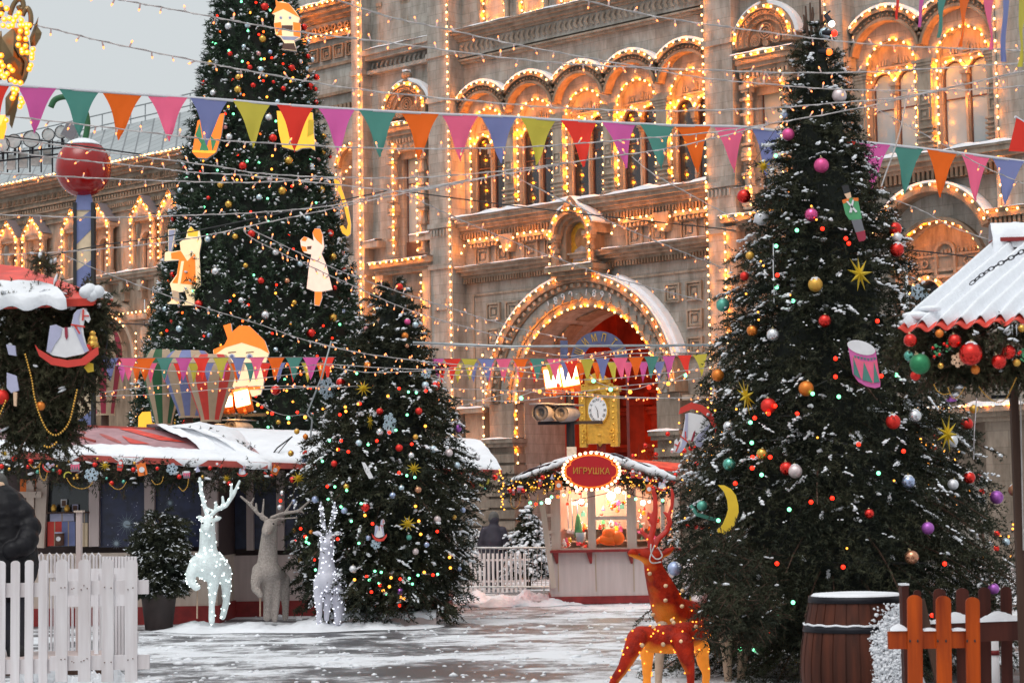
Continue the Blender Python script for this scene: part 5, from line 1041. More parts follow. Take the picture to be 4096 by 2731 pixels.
b, Y = board(C(2, 2, [(405, 640), (440, 605), (480, 615), (530, 645), (520, 570), (540, 530), (590, 535), (612, 590), (625, 700), (600, 760), (640, 850), (700, 1090), (600, 1110), (608, 1160), (580, 1240), (535, 1235), (540, 1110), (465, 1080), (490, 850), (510, 770), (440, 750), (415, 700)]), 'lit dancing woman board in a pale dress with raised arm on the cone tree', 'lit_pink')
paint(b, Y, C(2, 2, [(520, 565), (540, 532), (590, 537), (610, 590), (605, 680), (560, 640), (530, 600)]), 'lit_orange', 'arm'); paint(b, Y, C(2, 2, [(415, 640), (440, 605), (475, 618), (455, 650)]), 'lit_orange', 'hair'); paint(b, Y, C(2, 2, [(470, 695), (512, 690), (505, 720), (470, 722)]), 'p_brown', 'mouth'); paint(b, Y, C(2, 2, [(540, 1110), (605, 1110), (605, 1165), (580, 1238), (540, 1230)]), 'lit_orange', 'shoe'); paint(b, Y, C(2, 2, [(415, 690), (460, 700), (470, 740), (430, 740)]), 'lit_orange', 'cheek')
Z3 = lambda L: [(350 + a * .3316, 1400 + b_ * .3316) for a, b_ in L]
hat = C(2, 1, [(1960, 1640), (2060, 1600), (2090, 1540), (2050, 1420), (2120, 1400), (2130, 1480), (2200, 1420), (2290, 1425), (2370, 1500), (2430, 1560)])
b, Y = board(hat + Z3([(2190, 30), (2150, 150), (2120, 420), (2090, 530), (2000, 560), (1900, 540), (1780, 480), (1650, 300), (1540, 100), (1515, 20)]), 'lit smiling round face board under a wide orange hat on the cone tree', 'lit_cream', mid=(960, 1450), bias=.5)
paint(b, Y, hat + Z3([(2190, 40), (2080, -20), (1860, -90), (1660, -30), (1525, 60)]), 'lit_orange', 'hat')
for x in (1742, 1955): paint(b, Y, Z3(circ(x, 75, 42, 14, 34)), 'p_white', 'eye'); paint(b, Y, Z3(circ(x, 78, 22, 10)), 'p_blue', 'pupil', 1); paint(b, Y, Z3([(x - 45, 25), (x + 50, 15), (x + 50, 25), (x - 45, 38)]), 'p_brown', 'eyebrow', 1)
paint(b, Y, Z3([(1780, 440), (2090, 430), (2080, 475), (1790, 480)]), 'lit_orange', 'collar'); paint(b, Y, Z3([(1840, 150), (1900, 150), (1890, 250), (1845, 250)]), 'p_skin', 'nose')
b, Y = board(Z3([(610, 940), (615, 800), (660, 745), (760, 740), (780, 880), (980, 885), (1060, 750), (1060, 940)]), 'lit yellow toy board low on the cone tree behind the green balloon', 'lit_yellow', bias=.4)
def balloon(u, vt, vb, wtop, wbot, Y, c1, c2, label, yaw):
 t = thing('striped_balloon', label, 'decoration', G(u, Y), yaw, 'striped wooden balloons behind the stalls')
 base = G(u, Y); zt = P(u, vt, Y).z; zb = P(u, vb, Y).z; k = Y / FOC; n = 12
 prof = []
 for i in range(15):
  f = i / 14; w = wbot + (wtop - wbot) * (math.sin(f * 1.5) ** 1.15 if f < .72 else math.sin(.72 * 1.5) ** 1.15 * math.cos((f - .72) / .28 * 1.35) ** .6)
  prof.append((max(.02, w * k), zb + (zt - zb) * f))
 for ci, mat in ((0, c1), (1, c2)):
  m = MB()
  for j in range(n):
   if j % 2 != ci: continue
   vs = []
   for s in range(4):
    a = 2 * PI * (j + s / 3) / n
    for r, z in prof: vs.append((r * math.cos(a), r * math.sin(a), z))
   L = len(prof); m.add(vs, [(s * L + i, (s + 1) * L + i, (s + 1) * L + i + 1, s * L + i + 1) for s in range(3) for i in range(L - 1)])
  m.obj('stripes', mat, t, True)
 m = MB(); m.lathe([(prof[0][0] * 1.04, zb - .03), (prof[0][0] * 1.04, zb)], 24); m.obj('rim', 'p_tan', t)
 m = MB(); m.lathe([(.05, 0), (.05, zb - .35)], 10); m.lathe([(.075, zb - .35), (.075, zb - .03)], 10); m.obj('pole', 'wood_dark', t)
balloon(420, 1330, 1655, 80, 38, 39.5, 'p_maroon', 'p_tan', 'maroon and tan striped balloon nearest the striped post', .3)
balloon(655, 1400, 1694, 92, 34, 38.5, 'p_dkgreen', 'p_tan', 'green and tan striped balloon behind the stall roof', .1)
balloon(758, 1405, 1664, 118, 40, 38, 'p_blue', 'p_tan', 'blue and tan striped balloon on a pole behind the stall roof', .25)
balloon(845, 1420, 1680, 110, 40, 37, 'p_red', 'p_tan', 'red and tan striped balloon beside the left floodlights', .0)
t = thing('striped_post', 'tall blue and cream diagonally striped square post behind the left stall', 'post', G(338, 37), .12)
k = 37 / FOC; zt = P(338, 820, 37).z; m = MB(); m.box(-.15, .15, -.15, .15, 0, zt); m.obj('shaft', 'p_cream', t)
m = MB()
for i in range(14):
 z = zt - .3 - i * .92
 for dx, dy in ((0, -1), (1, 0)):
  vs = [(-.13, -.158, z - .45), (.13, -.158, z - .18), (.13, -.158, z + .18), (-.13, -.158, z - .02)] if dy else [(.158, -.13, z - .45), (.158, .13, z - .18), (.158, .13, z + .18), (.158, -.13, z - .02)]
  if z > .6: m.add(vs, [(0, 1, 2, 3)])
m.obj('stripes', 'p_blue', t, x=0)
m = MB()
for sx in (-1, 1):
 for sy in (-1, 1): m.box(sx * .16 - .03, sx * .16 + .03, sy * .16 - .03, sy * .16 + .03, 0, zt + .02)
m.obj('corner_frame', 'p_black', t)
m = MB(); m.lathe([(.25, zt - .12), (.17, zt + .18), (.02, zt + .2)], 4, M=Matrix.Rotation(PI / 4, 4, 'Z')); m.obj('cap', 'p_blue', t)
bc = P(333, 672, 37); r = 111 * k
t2 = thing('giant_ball', 'giant glossy red ball with a snowy top on the striped post', 'decoration', bc)
plain('ball_red', (.30, .003, .003), .2, var=.1, coat=.25)
m = MB(); m.lathe([(r * math.sin(a) * 1.0, -r * 1.08 * math.cos(a)) for a in np.linspace(.03, PI - .03, 24)], 32); m.obj('ball', 'ball_red', t2, True)
m = MB(); m.lathe([(r * 1.012 * math.sin(a), r * 1.095 * math.cos(a)) for a in np.linspace(.75, .02, 8)], 28); m.obj('snow_cap', 'snow', t2, True)
m = MB(); m.tube([(0, 0, -r * 1.05), (0, 0, zt - bc.z)], .03, 8); m.obj('stem', 'p_maroon', t2)
m = MB(); pts = [P(a, b_, 37) - bc for a, b_ in ((338, 570), (350, 500), (338, 440), (300, 400), (258, 388), (220, 400), (203, 430))]; m.tube(catmull(pts, 5), .055, 10); m.obj('green_hook', 'p_dkgreen', t2, True)
def lamp_mast(u, Y, ztop, lamps, horns, label):
 t = thing('lamp_mast', label, 'lamp post', G(u, Y)); b0 = G(u, Y); m = MB(); m.lathe([(.09, 0), (.07, ztop)], 12); m.obj('pole', 'iron_black', t)
 m = MB()
 for zz, w in ((ztop, .55), (ztop - 1.05, .6)): m.box(-w, w, -.03, .03, zz - .03, zz + .03)
 m.obj('crossbar', 'iron_black', t)
 m = MB(); m.box(-.08, .1, -.14, -.07, ztop - 1.75, ztop - 1.5); m.box(-.06, .08, -.16, -.08, ztop - 2.05, ztop - 1.85); m.obj('junction_box', 'galv', t)
 for (cu, cv, w, h, tl) in lamps:
  c = P(cu, cv, Y - .15) - b0; w *= Y / FOC; h *= Y / FOC
  M = Matrix.Translation(c) @ Matrix.Rotation(tl, 4, 'Y') @ Matrix.Rotation(-.45, 4, 'X')
  m = MB(); m.box(-w * 1.12, w * 1.12, .03, .3, -h * 1.1, h * 1.15, 0, M); m.box(-w * 1.2, w * 1.2, -.12, .05, h * 1.02, h * 1.15, 0, M); m.box(-w * .2, w * .2, .1, .2, -h * 1.6, -h, 0, M); o = m.obj('floodlight', 'p_orange', t)
  m = MB(); m.box(-w, w, -.02, .028, -h, h, 0, M); m.obj('lamp_glass', 'flood_face', o)
 for (cu, cv, r) in horns:
  c = P(cu, cv, Y - .1) - b0; r *= Y / FOC; M = Matrix.Translation(c) @ Matrix.Rotation(-.5, 4, 'Z')
  m = MB(); n = 16
  pr = [(1, -.36), (1.05, -.32), (.95, .1), (.5, .3)]
  m.lathe([(r * a, z) for a, z in pr], 12, M=M @ Matrix.Rotation(-PI / 2, 4, 'X') @ Matrix.Scale(1.15, 4, (1, 0, 0)), cap=False); m.box(-r * 1.25, r * 1.25, -.42, .25, r * .98, r * 1.12, 0, M); o = m.obj('loudspeaker', 'horn_grey', t, True)
  m = MB(); m.lathe([(r * .98, 0), (r * .6, .05), (r * .55, -.02), (r * .3, -.05), (r * .12, .0), (.001, -.02)], 16, M=M @ Matrix.Translation((0, -.3, 0)) @ Matrix.Rotation(PI / 2, 4, 'X'), cap=False); m.obj('speaker_mouth', 'horn_dark', o, True)
 return t
Yl = 37.5; zc = P(2285, 1690, Yl).z + 1.05
lamp_mast(2288, Yl, zc, [(q(3, 3, 370, 335)[0], q(3, 3, 370, 335)[1], 30, 38, -.12), (q(3, 3, 530, 315)[0], q(3, 3, 530, 315)[1], 32, 40, -.16)], [(2196, 1652, 33), (2276, 1655, 33)], 'dark lamp mast with two glowing floodlights and loudspeakers above the toy kiosk')
lamp_mast(958, 40, P(958, 1660, 40).z, [(908, 1605, 20, 22, -.1), (968, 1592, 28, 32, -.22)], [(965, 1708, 26), (900, 1722, 22)], 'lamp mast with two glowing floodlights beside the red striped balloon')
for (cu, cv, Y) in ((2290, 1500, 36.8), (940, 1600, 39.3)):
 ld = bpy.data.lights.new('flood_lamp', 'SPOT'); ld.energy = 160; ld.color = (1, .5, .16); ld.spot_size = 1.9; ld.shadow_soft_size = .25
 lo = bpy.data.objects.new('flood_lamp', ld); COL.objects.link(lo); lo.location = P(cu, cv, Y - .6); lo.rotation_euler = (.55, 0, 0)
def garland(path, rad, name, label, rng, dens=42, hang=.6, mat='needles', L0=.16, nl=.05, nw=.007, snow=.25, kn=16, parent=None, cat='garland', ss=1.):
 root = thing(name, label, cat, (0, 0, 0)) if parent is None else parent
 pts = np.array([tuple(p) for p in path]); seg = np.linalg.norm(np.diff(pts, axis=0), axis=1); cum = np.concatenate([[0], np.cumsum(seg)]); tot = cum[-1]; n = int(tot * dens)
 s = rng.uniform(0, tot, n); c = np.stack([np.interp(s, cum, pts[:, i]) for i in range(3)], 1)
 c += rng.normal(size=(n, 3)) * np.array([rad * .3, rad * .4, rad * .45]); d = unit(rng.normal(size=(n, 3)) + np.array([0, -.45, -hang])); L = rng.uniform(.6, 1.4, n) * L0
 T = needles(c, d, L, kn, nl, nw, rng); tri_obj('needles', T, np.arange(len(T)).reshape(-1, 3), mat, root)
 b = MB()
 for i in range(0, n, 3): b.tube([c[i], c[i] + d[i] * L[i]], .004, 3, cap=False)
 b.obj('twigs', 'twig', root, x=0)
 sel = (rng.uniform(size=n) < snow) & (d[:, 2] > -.5)
 if sel.any():
  cc_ = (c + d * (L * .5)[:, None] + np.array([0, -.01, .02]))[sel]; k = len(cc_); V, Fs = blobs(cc_, d[sel], rng.uniform(.03, .07, k) * ss, rng.uniform(.02, .04, k) * ss, rng.uniform(.01, .022, k) * ss, rng); tri_obj('snow', V, Fs, 'snow_fine', root, True)
 return root
def slab(u0, v0, u1, v1, Y0, Y1, mat, name, parent, MBx=None):
 um, vm = (u0 + u1) / 2, (v0 + v1) / 2; m = MBx or MB()
 m.box(P(u0, vm, Y0).x, P(u1, vm, Y0).x, Y0, Y1, P(um, v1, Y0).z, P(um, v0, Y0).z)
 return m if MBx else m.obj(name, mat, parent)
def sheet(A, B, Cc, D, th, mat, name, parent, n=24, k=8, bump=.03, ragged=.0, seed=1):
 A, B, Cc, D = map(Vector, (A, B, Cc, D)); rg = random.Random(seed); nn = (B - A).cross(D - A).normalized(); nn = nn if nn.z > 0 else -nn; vs = []; fs = []
 ph = [rg.uniform(0, 6) for _ in range(4)]
 for i in range(n + 1):
  s = i / n; rag = 1 + ragged * (math.sin(s * 9 + ph[0]) * .5 + math.sin(s * 23 + ph[1]) * .3 + rg.uniform(-.2, .2))
  for j in range(k + 1):
   t = j / k * rag; p = A.lerp(B, s).lerp(D.lerp(Cc, s), t); e = min(1, 4 * min(j / k, 1 - j / k)) * .75 + .25
   h = th * e + bump * (math.sin(s * 14 + ph[2] + t * 5) * .5 + rg.uniform(-.4, .4)) * e
   vs.append(p + nn * max(.006, h) + (Vector((0, -.02, -.02)) * math.sin(s * 31 + ph[3]) if j == 0 else Vector()))
 base = len(vs)
 for i in range(n):
  for j in range(k): fs.append((i * (k + 1) + j, (i + 1) * (k + 1) + j, (i + 1) * (k + 1) + j + 1, i * (k + 1) + j + 1))
 for i in range(n + 1):
  for j in (0, k): vs.append(Vector(vs[i * (k + 1) + j]) - nn * (th + .02))
 for i in range(n):
  fs.append((i * (k + 1), base + 2 * i, base + 2 * i + 2, (i + 1) * (k + 1))); fs.append((i * (k + 1) + k, (i + 1) * (k + 1) + k, base + 2 * i + 3, base + 2 * i + 1))
 m = MB(); m.add(vs, fs); return m.obj(name, mat, parent, True)
def quad_slab(A, B, Cc, D, th, mat, name, parent):
 A, B, Cc, D = map(Vector, (A, B, Cc, D)); nn = (B - A).cross(D - A).normalized(); nn = nn if nn.z > 0 else -nn
 m = MB(); m.add([p - nn * th for p in (A, B, Cc, D)] + [A, B, Cc, D], [(3, 2, 1, 0), (4, 5, 6, 7), (0, 1, 5, 4), (1, 2, 6, 5), (2, 3, 7, 6), (3, 0, 4, 7)]); return m.obj(name, mat, parent)
SY = 30.0
st = thing('market_stall', 'long cream market stall with a rose-red hipped roof half buried in snow', 'stall', (0, 0, 0))
xl, xr = P(-140, 2200, SY).x, P(868, 2200, SY).x
m = MB(); m.box(xl, xr, SY + .05, SY + 2.4, .26, .98); m.obj('counter_wall', 'wood_cream', st)
m = MB(); m.box(xl - .03, xr + .03, SY + .02, SY + 2.45, 0, .26); m.obj('plinth', 'plinth_red', st)
m = MB(); m.box(xl, xr, SY - .08, SY + .1, .98, 1.06); m.obj('counter_top', 'wood_cream', st)
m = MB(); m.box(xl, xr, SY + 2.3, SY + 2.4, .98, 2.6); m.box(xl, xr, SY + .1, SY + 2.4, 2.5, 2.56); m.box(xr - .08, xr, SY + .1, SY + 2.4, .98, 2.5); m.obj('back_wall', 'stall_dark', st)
for a, b_ in ((355, 395), (577, 617), (806, 868)): slab(a, 1880, b_, 2185, SY - .02, SY + .12, 'wood_rose', 'post', st)
m = MB(); m.bar(P(172, 1900, SY), P(158, 2190, SY), .16, .12); m.obj('post', 'wood_cream', st)
for a, b_, c_, d_ in ((105, 1920, 135, 2075),): slab(a, b_, c_, d_, SY - .1, SY, 'wood_cream', 'post', st)
slab(75, 1965, 165, 1990, SY - .16, SY - .1, 'wood_cream', 'rail', st); slab(80, 1915, 160, 1975, SY + .2, SY + .25, 'p_orange', 'orange_board', st)
slab(185, 1930, 355, 2185, SY + .12, SY + .14, 'glass_dark', 'shop_window', st).data
plain('poster_night', (.022, .028, .075), .3, var=.5, scale=7)
for a, b_, cs in ((395, 577, ((507, 2095, 50), (465, 2172, 26))), (617, 806, ((680, 2010, 18), (740, 2120, 36)))):
 o = slab(a, 1930, b_, 2187, SY + .1, SY + .13, 'poster_night', 'poster', st)
 for cu, cv, r in cs:
  fr = view_frame(cu, cv, SY + .09); m = MB(); R_ = r * SY / FOC
  for i in range(28):
   a2 = 2 * PI * i / 28; L = R_ * (1 if i % 2 else .62); m.prism([(-.003 * math.sin(a2), .003 * math.cos(a2)), (math.cos(a2) * L, math.sin(a2) * L), (.003 * math.sin(a2), -.003 * math.cos(a2))], fr, -.002, .002)
  m.prism(circ(0, 0, R_ * .28, 14), fr, -.002, .004); m.obj('printed_snowflake', 'p_snowblue', o)
 m = MB(); rg = random.Random(a)
 for i in range(26): m.prism(circ(0, 0, rg.uniform(.004, .011), 6), view_frame(rg.uniform(a + 8, b_ - 8), rg.uniform(1960, 2180), SY + .088), -.002, .002)
 m.obj('printed_dots', 'p_lilac', o)
for u0, v0, u1, v1, d_, mt_, lab in ((190, 2085, 247, 2182, .25, 'p_red', 'red gift box standing in the stall window'), (247, 2085, 300, 2182, .25, 'p_blue', 'dark blue gift box beside the red one in the stall window'), (200, 2053, 296, 2084, .25, 'p_lilac', 'pale blue flat box lying on the red and blue boxes'), (322, 2090, 350, 2185, .2, 'p_cream', 'narrow cream box at the right of the stall window'), (324, 2050, 350, 2088, .2, 'p_grey', 'small dark patterned box on top of the cream one')):
 o = slab(u0, v0, u1, v1, SY + .06 - .04, SY + .1, mt_, 'gift_box', None); tag(o, lab, 'box')
 um, vm = (u0 + u1) / 2, (v0 + v1) / 2; m = MB(); m.prism([(-.008, -(v1 - v0) / 2 * SY / FOC), (.008, -(v1 - v0) / 2 * SY / FOC), (.008, (v1 - v0) / 2 * SY / FOC), (-.008, (v1 - v0) / 2 * SY / FOC)], view_frame(um, vm, SY + .016), -.002, .002); m.obj('ribbon', 'p_tan', o)
t = thing('tin_can', 'small decorated tin with a round white badge in the stall window', 'tin', P(238, 2181, SY - .06)); m = MB(); m.lathe([(.07, 0), (.07, .18)], 14); m.obj('tin_body', 'p_brown', t, True); m = MB(); m.lathe([(.072, .18), (.072, .2)], 14); m.obj('lid', 'p_lilac', t); m = MB(); m.prism(circ(0, 0, .035, 14), (Vector((0, -.075, .1)), Vector((1, 0, 0)), Vector((0, 0, 1)), Vector((0, -1, 0))), 0, .004); m.obj('badge', 'p_white', t)
for i, (u, v, mt_, lab) in enumerate(((255, 2010, 'p_white', 'white framed picture on the upper window shelf'), (300, 2030, 'p_lilac', 'pale framed picture on the right of the window shelf'))):
 o = slab(u - 12, v - 14, u + 12, v + 18, SY + .05, SY + .08, mt_, 'framed_picture', None); tag(o, lab, 'picture'); slab(u - 8, v - 9, u + 8, v + 13, SY + .04, SY + .05, 'p_brown', 'picture_print', o)
for u, v, lab in ((215, 2046, 'left gold jar on the shelf of the stall window'), (268, 2048, 'right gold jar on the shelf of the stall window')):
 t = thing('jar', lab, 'jar', P(u, v, SY - .05)); m = MB(); m.lathe([(.03, 0), (.042, .03), (.042, .07), (.025, .09), (.025, .11)], 12); m.obj('jar_body', 'bauble_matte_gold', t, True)
slab(186, 2046, 352, 2052, SY - .12, SY + .1, 'wood_dark', 'shelf', st)
eL, eR = P(-160, 1800, 29.2), P(1073, 1851, 29.2); rL, rR = P(-120, 1690, 31), P(622, 1716, 31); bR = P(1000, 1775, 32.6)
quad_slab(eL, eR, rR, rL, .06, 'roof_rose', 'roof_slope', st); m = MB(); m.add([eR, bR, rR, eR - Vector((0, 0, .05)), bR - Vector((0, 0, .05)), rR - Vector((0, 0, .05))], [(0, 1, 2), (5, 4, 3), (0, 3, 4, 1), (1, 4, 5, 2), (2, 5, 3, 0)]); m.obj('roof_hip', 'roof_rose', st)
m = MB(); m.bar(eL + Vector((0, -.03, -.04)), eR + Vector((0, -.03, -.04)), .05, .09); m.obj('eave_board', 'roof_red', st)
nn = (eR - eL).cross(rL - eL).normalized(); nn = nn if nn.z > 0 else -nn
def on(s, t, h=.0): return eL.lerp(eR, s).lerp(rL.lerp(rR, s), t) + nn * h
m = MB(); m.bar(on(.37, .98, .02), on(.52, .45, .02), .03); m.bar(rL, rR, .05); m.obj('roof_seam', 'roof_red', st)
m = MB()
for s, t_, r, k_ in ((.45, .75, .11, 20), (.62, .6, .12, 20), (.40, .55, .14, 20), (.55, .85, .08, 20)): m.add([on(s + r * .16 * math.cos(2 * PI * i / k_), t_ + r * 1.3 * math.sin(2 * PI * i / k_), .008) for i in range(k_)], [tuple(range(k_))])
obj_split(m, 'roof_motif', 'roof_red', st)
m = MB(); m.add([on(.66, .45, .012), on(.74, .45, .012), on(.70, .7, .012)], [(0, 1, 2)]); m.add([on(.30, .5, .012), on(.36, .5, .012), on(.35, .9, .012), on(.31, .85, .012)], [(0, 1, 2, 3)]); m.add([on(.78, .95, .012), on(.86, .98, .012), on(.93, .55, .012), on(.83, .6, .012)], [(0, 1, 2, 3)]); obj_split(m, 'roof_motif', 'roof_bright', st)
sheet(on(0, -.03), on(.995, -.03), on(.995, .31), on(0, .31), .07, 'snow', 'roof_snow', st, 60, 8, .03, .12, 3)
sheet(on(.88, .3), eR + Vector((.05, 0, .0)), rR + Vector((.35, .3, 0)), rR + Vector((-.12, 0, .03)), .12, 'snow', 'roof_snow', st, 14, 12, .05, .05, 4)
sheet(eR + Vector((-.3, .1, .05)), bR, rR + Vector((.4, .4, .05)), rR, .14, 'snow', 'roof_snow', st, 14, 8, .05, .0, 5)
TY = 31.8
s2 = thing('market_stall', 'dark-fronted market stall with a snow-covered roof behind the middle tree', 'stall', (0, 0, 0))
x0, x1 = P(872, 2200, TY).x, P(1782, 2200, TY).x
m = MB(); m.box(x0, x1, TY, TY + 2.2, .24, .95); m.obj('counter_wall', 'wood_rose', s2); m = MB(); m.box(x0, x1 + .04, TY - .03, TY + 2.25, 0, .24); m.obj('plinth', 'plinth_red', s2)
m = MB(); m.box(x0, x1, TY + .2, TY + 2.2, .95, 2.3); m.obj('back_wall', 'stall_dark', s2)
for a, b_ in ((872, 895), (985, 1012), (1105, 1135), (1300, 1325), (1560, 1590), (1755, 1782)): slab(a, 1880, b_, 2200, TY - .02, TY + .2, 'wood_rose', 'post', s2)
for a, b_ in ((895, 985), (1012, 1105), (1135, 1300)): slab(a, 1905, b_, 2195, TY + .14, TY + .18, 'poster_night', 'poster', s2)
for a, b_ in ((1325, 1470), (1500, 1640)):
 fr = view_frame((a + b_) / 2, 2420, TY - .01); R_ = (b_ - a) / 2 * TY / FOC; m = MB(); m.prism([(-R_, -.15)] + [(R_ * .95 * math.cos(PI * i / 12), .02 + R_ * .7 * math.sin(PI * i / 12)) for i in range(12, -1, -1)] + [(R_, -.15)], fr, 0, .03); m.obj('painted_arch', 'p_orange', s2)
m = MB(); m.box(x0 + 3.4, x1, TY - .02, TY, .95, 1.0); m.obj('counter_top', 'wood_cream', s2)
e0, e1 = P(770, 1840, 31.3), P(2008, 1880, 31.3); r0, r1 = P(765, 1705, 33.4), P(1900, 1760, 33.4)
quad_slab(e0, e1, r1, r0, .06, 'roof_rose', 'roof_slope', s2); m = MB(); m.bar(e0 - Vector((0, .02, .04)), e1 - Vector((0, .02, .04)), .05, .09); m.obj('eave_board', 'roof_red', s2)
sheet(e0, e1, r1, r0, .09, 'snow', 'roof_snow', s2, 50, 10, .04, 0, 6)
m = MB(); m.tube([P(1095, 1810, 31.6), P(1110, 1790, 31.6), P(1170, 1745, 31.6)], .012, 5); m.tube([P(1104, 1822, 31.6), P(1150, 1765, 31.6), P(1170, 1745, 31.6)], .008, 5); tag(m.obj('bent_rod', 'cable_black'), 'thin dark rod bent over the snowy roof left of the middle tree', 'rod')
gp = lambda L, Y: [P(a, b_, Y) for a, b_ in L]
garland(gp([(-120, 1850), (60, 1862), (300, 1880), (600, 1895), (900, 1910), (1060, 1915)], 29.0), .17, 'fir_garland', 'thick fir garland with toys under the eave of the long left stall', np.random.default_rng(31), 190, .7, L0=.2, snow=.10)
garland(gp([(1060, 1915), (1200, 1930), (1500, 1935), (1800, 1925), (2000, 1920)], 31.0), .15, 'fir_garland', 'fir garland under the eave of the stall behind the middle tree', np.random.default_rng(32), 150, .7, L0=.18, snow=.12)
garland(gp([(620, 1790), (760, 1728), (860, 1760), (960, 1800), (1020, 1830)], 30.9), .05, 'fir_garland', 'snowy sprigs of fir lying along the hip of the stall roof', np.random.default_rng(33), 55, .0, L0=.14, snow=.5)
PLACE_A = 'in the garland of the long left stall'
for x, y, r, col in ((130, 1075, 27, 'red'), (280, 1100, 27, 'red'), (545, 1195, 27, 'red'), (870, 1130, 25, 'red'), (1225, 1175, 24, 'red'), (1645, 1240, 24, 'red'), (1930, 1160, 22, 'red'), (2105, 1300, 25, 'red'), (1025, 1300, 25, 'red'), (1445, 1165, 20, 'red'), (255, 1150, 20, 'red'), (15, 1145, 25, 'red'), (705, 1225, 16, 'gold'), (680, 1255, 14, 'gold'), (712, 1250, 14, 'gold'), (1235, 1115, 15, 'gold'), (895, 1075, 14, 'gold'), (630, 1100, 14, 'gold'), (85, 1170, 16, 'gold'), (525, 1145, 12, 'gold'), (345, 1195, 18, 'teal'), (1135, 1285, 19, 'teal'), (980, 1255, 15, 'teal'), (1860, 1240, 16, 'gold'), (490, 1180, 15, 'teal')):
 u, v = q(3, 1, x, y); bauble(None, u, v, r * .4355, col, False, False, False, Y=28.75, place=PLACE_A)
for x, y, r, lab in ((840, 1222, 68, 'big pale blue paper snowflake in the left stall garland'), (1580, 1168, 56, 'pale blue snowflake beside the tree tip of the potted spruce garland')):
 u, v = q(3, 1, x, y); snowflake(view_frame(u, v, 28.7, .1, .1), r * .4355 * 28.7 / FOC, lab)
for x, y, r, lab in ((965, 1140, 60, 'gold star in the middle of the left stall garland'), (45, 1030, 45, 'gold star at the far left end of the stall garland'), (2080, 1255, 45, 'dim gold star above the white reindeer antlers')):
 u, v = q(3, 1, x, y); star(None, u, v, r * .4355, lab, 10, Y=28.72)
def little(kind, u, v, s, Y, label, tilt=0):
 fr = view_frame(u, v, Y, tilt); k = s * Y / FOC; o = None
 if kind == 'drum':
  o = flat(fr, [(-k * .8, -k), (k * .8, -k), (k * .9, k * .7), (-k * .9, k * .7)], -.02, .02, 'p_pink', 'drum_ornament'); flat(fr, circ(0, k * .7, k * .9, 18, k * .3), -.018, .024, 'p_white', 'drum_skin', o); flat(fr, [(-k * .82, -k * .95), (k * .82, -k * .95), (k * .84, -k * .6), (-k * .84, -k * .6)], 0, .026, 'p_grey', 'band', o)
  for i in (-1, 0, 1): flat(fr, [(i * k * .5 - k * .2, -k * .55), (i * k * .5 + k * .2, -k * .55), (i * k * .5, k * .2)], 0, .025, 'p_grey', 'triangle', o)
 elif kind == 'clock':
  o = flat(fr, [(-k * .8, -k), (-k * .5, -k * 1.1), (k * .5, -k * 1.1), (k * .8, -k), (k * .75, k * .6), (k * .9, k), (k * .4, k * .9), (0, k * 1.2), (-k * .4, k * .9), (-k * .9, k), (-k * .75, k * .6)], -.015, .015, 'p_orange', 'clock_ornament'); flat(fr, circ(0, -k * .1, k * .48, 16), 0, .022, 'p_white', 'dial', o)
 elif kind == 'figure':
  o = flat(fr, [(-k * .4, -k), (k * .4, -k), (k * .55, 0), (k * .35, k * .5), (k * .2, k), (-k * .2, k), (-k * .35, k * .5), (-k * .55, 0)], -.02, .02, 'p_red', 'toy_ornament'); flat(fr, circ(0, k * .45, k * .33, 12), 0, .026, 'p_white', 'head', o); flat(fr, [(-k * .42, -k * .4), (k * .42, -k * .4), (k * .42, -k * .15), (-k * .42, -k * .15)], 0, .026, 'p_grey', 'belt', o)
 elif kind == 'cone':
  o = flat(fr, [(-k * .5, -k * .6), (k * .5, -k * .6), (k * .1, k * .9)], -.02, .02, 'p_lilac', 'paper_cone')
 elif kind == 'moon':
  o = flat(fr, [(k * math.cos(a), k * math.sin(a)) for a in np.linspace(-1.9, 1.2, 14)] + [(k * .25 - .0 + k * .75 * math.cos(a) - k * .3, k * .75 * math.sin(a)) for a in np.linspace(1.2, -1.6, 12)], -.012, .012, 'p_olive', 'crescent_moon')
 return tag(o, label, 'ornament')
for kind, x, y, s, lab, tl in (('drum', 690, 1148, 46, 'pink toy drum beside the big snowflake in the stall garland', 0), ('clock', 1303, 1170, 54, 'orange toy clock in the middle of the left stall garland', .2), ('figure', 1105, 1135, 50, 'red toy figure between the star and the orange clock', -.15), ('cone', 1815, 1172, 40, 'pale paper cone right of the second snowflake in the garland', .2), ('drum', 1715, 1220, 34, 'dark little drum right of the second garland snowflake', 0), ('moon', 625, 1232, 40, 'olive crescent moon under the pink toy drum', 2.4), ('figure', 2010, 1130, 36, 'red and white toy figure near the right end of the stall garland', 1.0)):
 u, v = q(3, 1, x, y); little(kind, u, v, s * .4355, 28.72, lab, tl)
for x, y, s, tl, lab in ((440, 1140, 48, -.8, 'small rocking horse cutout at the left of the stall garland'), (2222, 1190, 46, 0, 'small rocking horse cutout above the wicker reindeer')):
 u, v = q(3, 1, x, y); rocking_horse(lambda a, b_, u=u, v=v, s=s, tl=tl: (u + (a * math.cos(tl) - b_ * math.sin(tl)) * s * .4355, v - (a * math.sin(tl) + b_ * math.cos(tl)) * s * .4355), 28.7, lab)
for kind, x, y, s, lab, tl in (('clock', 180, 1175, 42, 'orange toy clock left of the gold star at the stall corner', -.5), ('clock', 1975, 1250, 40, 'orange toy clock on the garland right of the middle tree', -.2), ('moon', 2085, 1270, 60, 'olive crescent moon at the right end of the far garland', -.8)):
 u, v = q(3, 2, x, y); little(kind, u, v, s * .4355, 30.0 if x < 500 else 30.6, lab, tl)
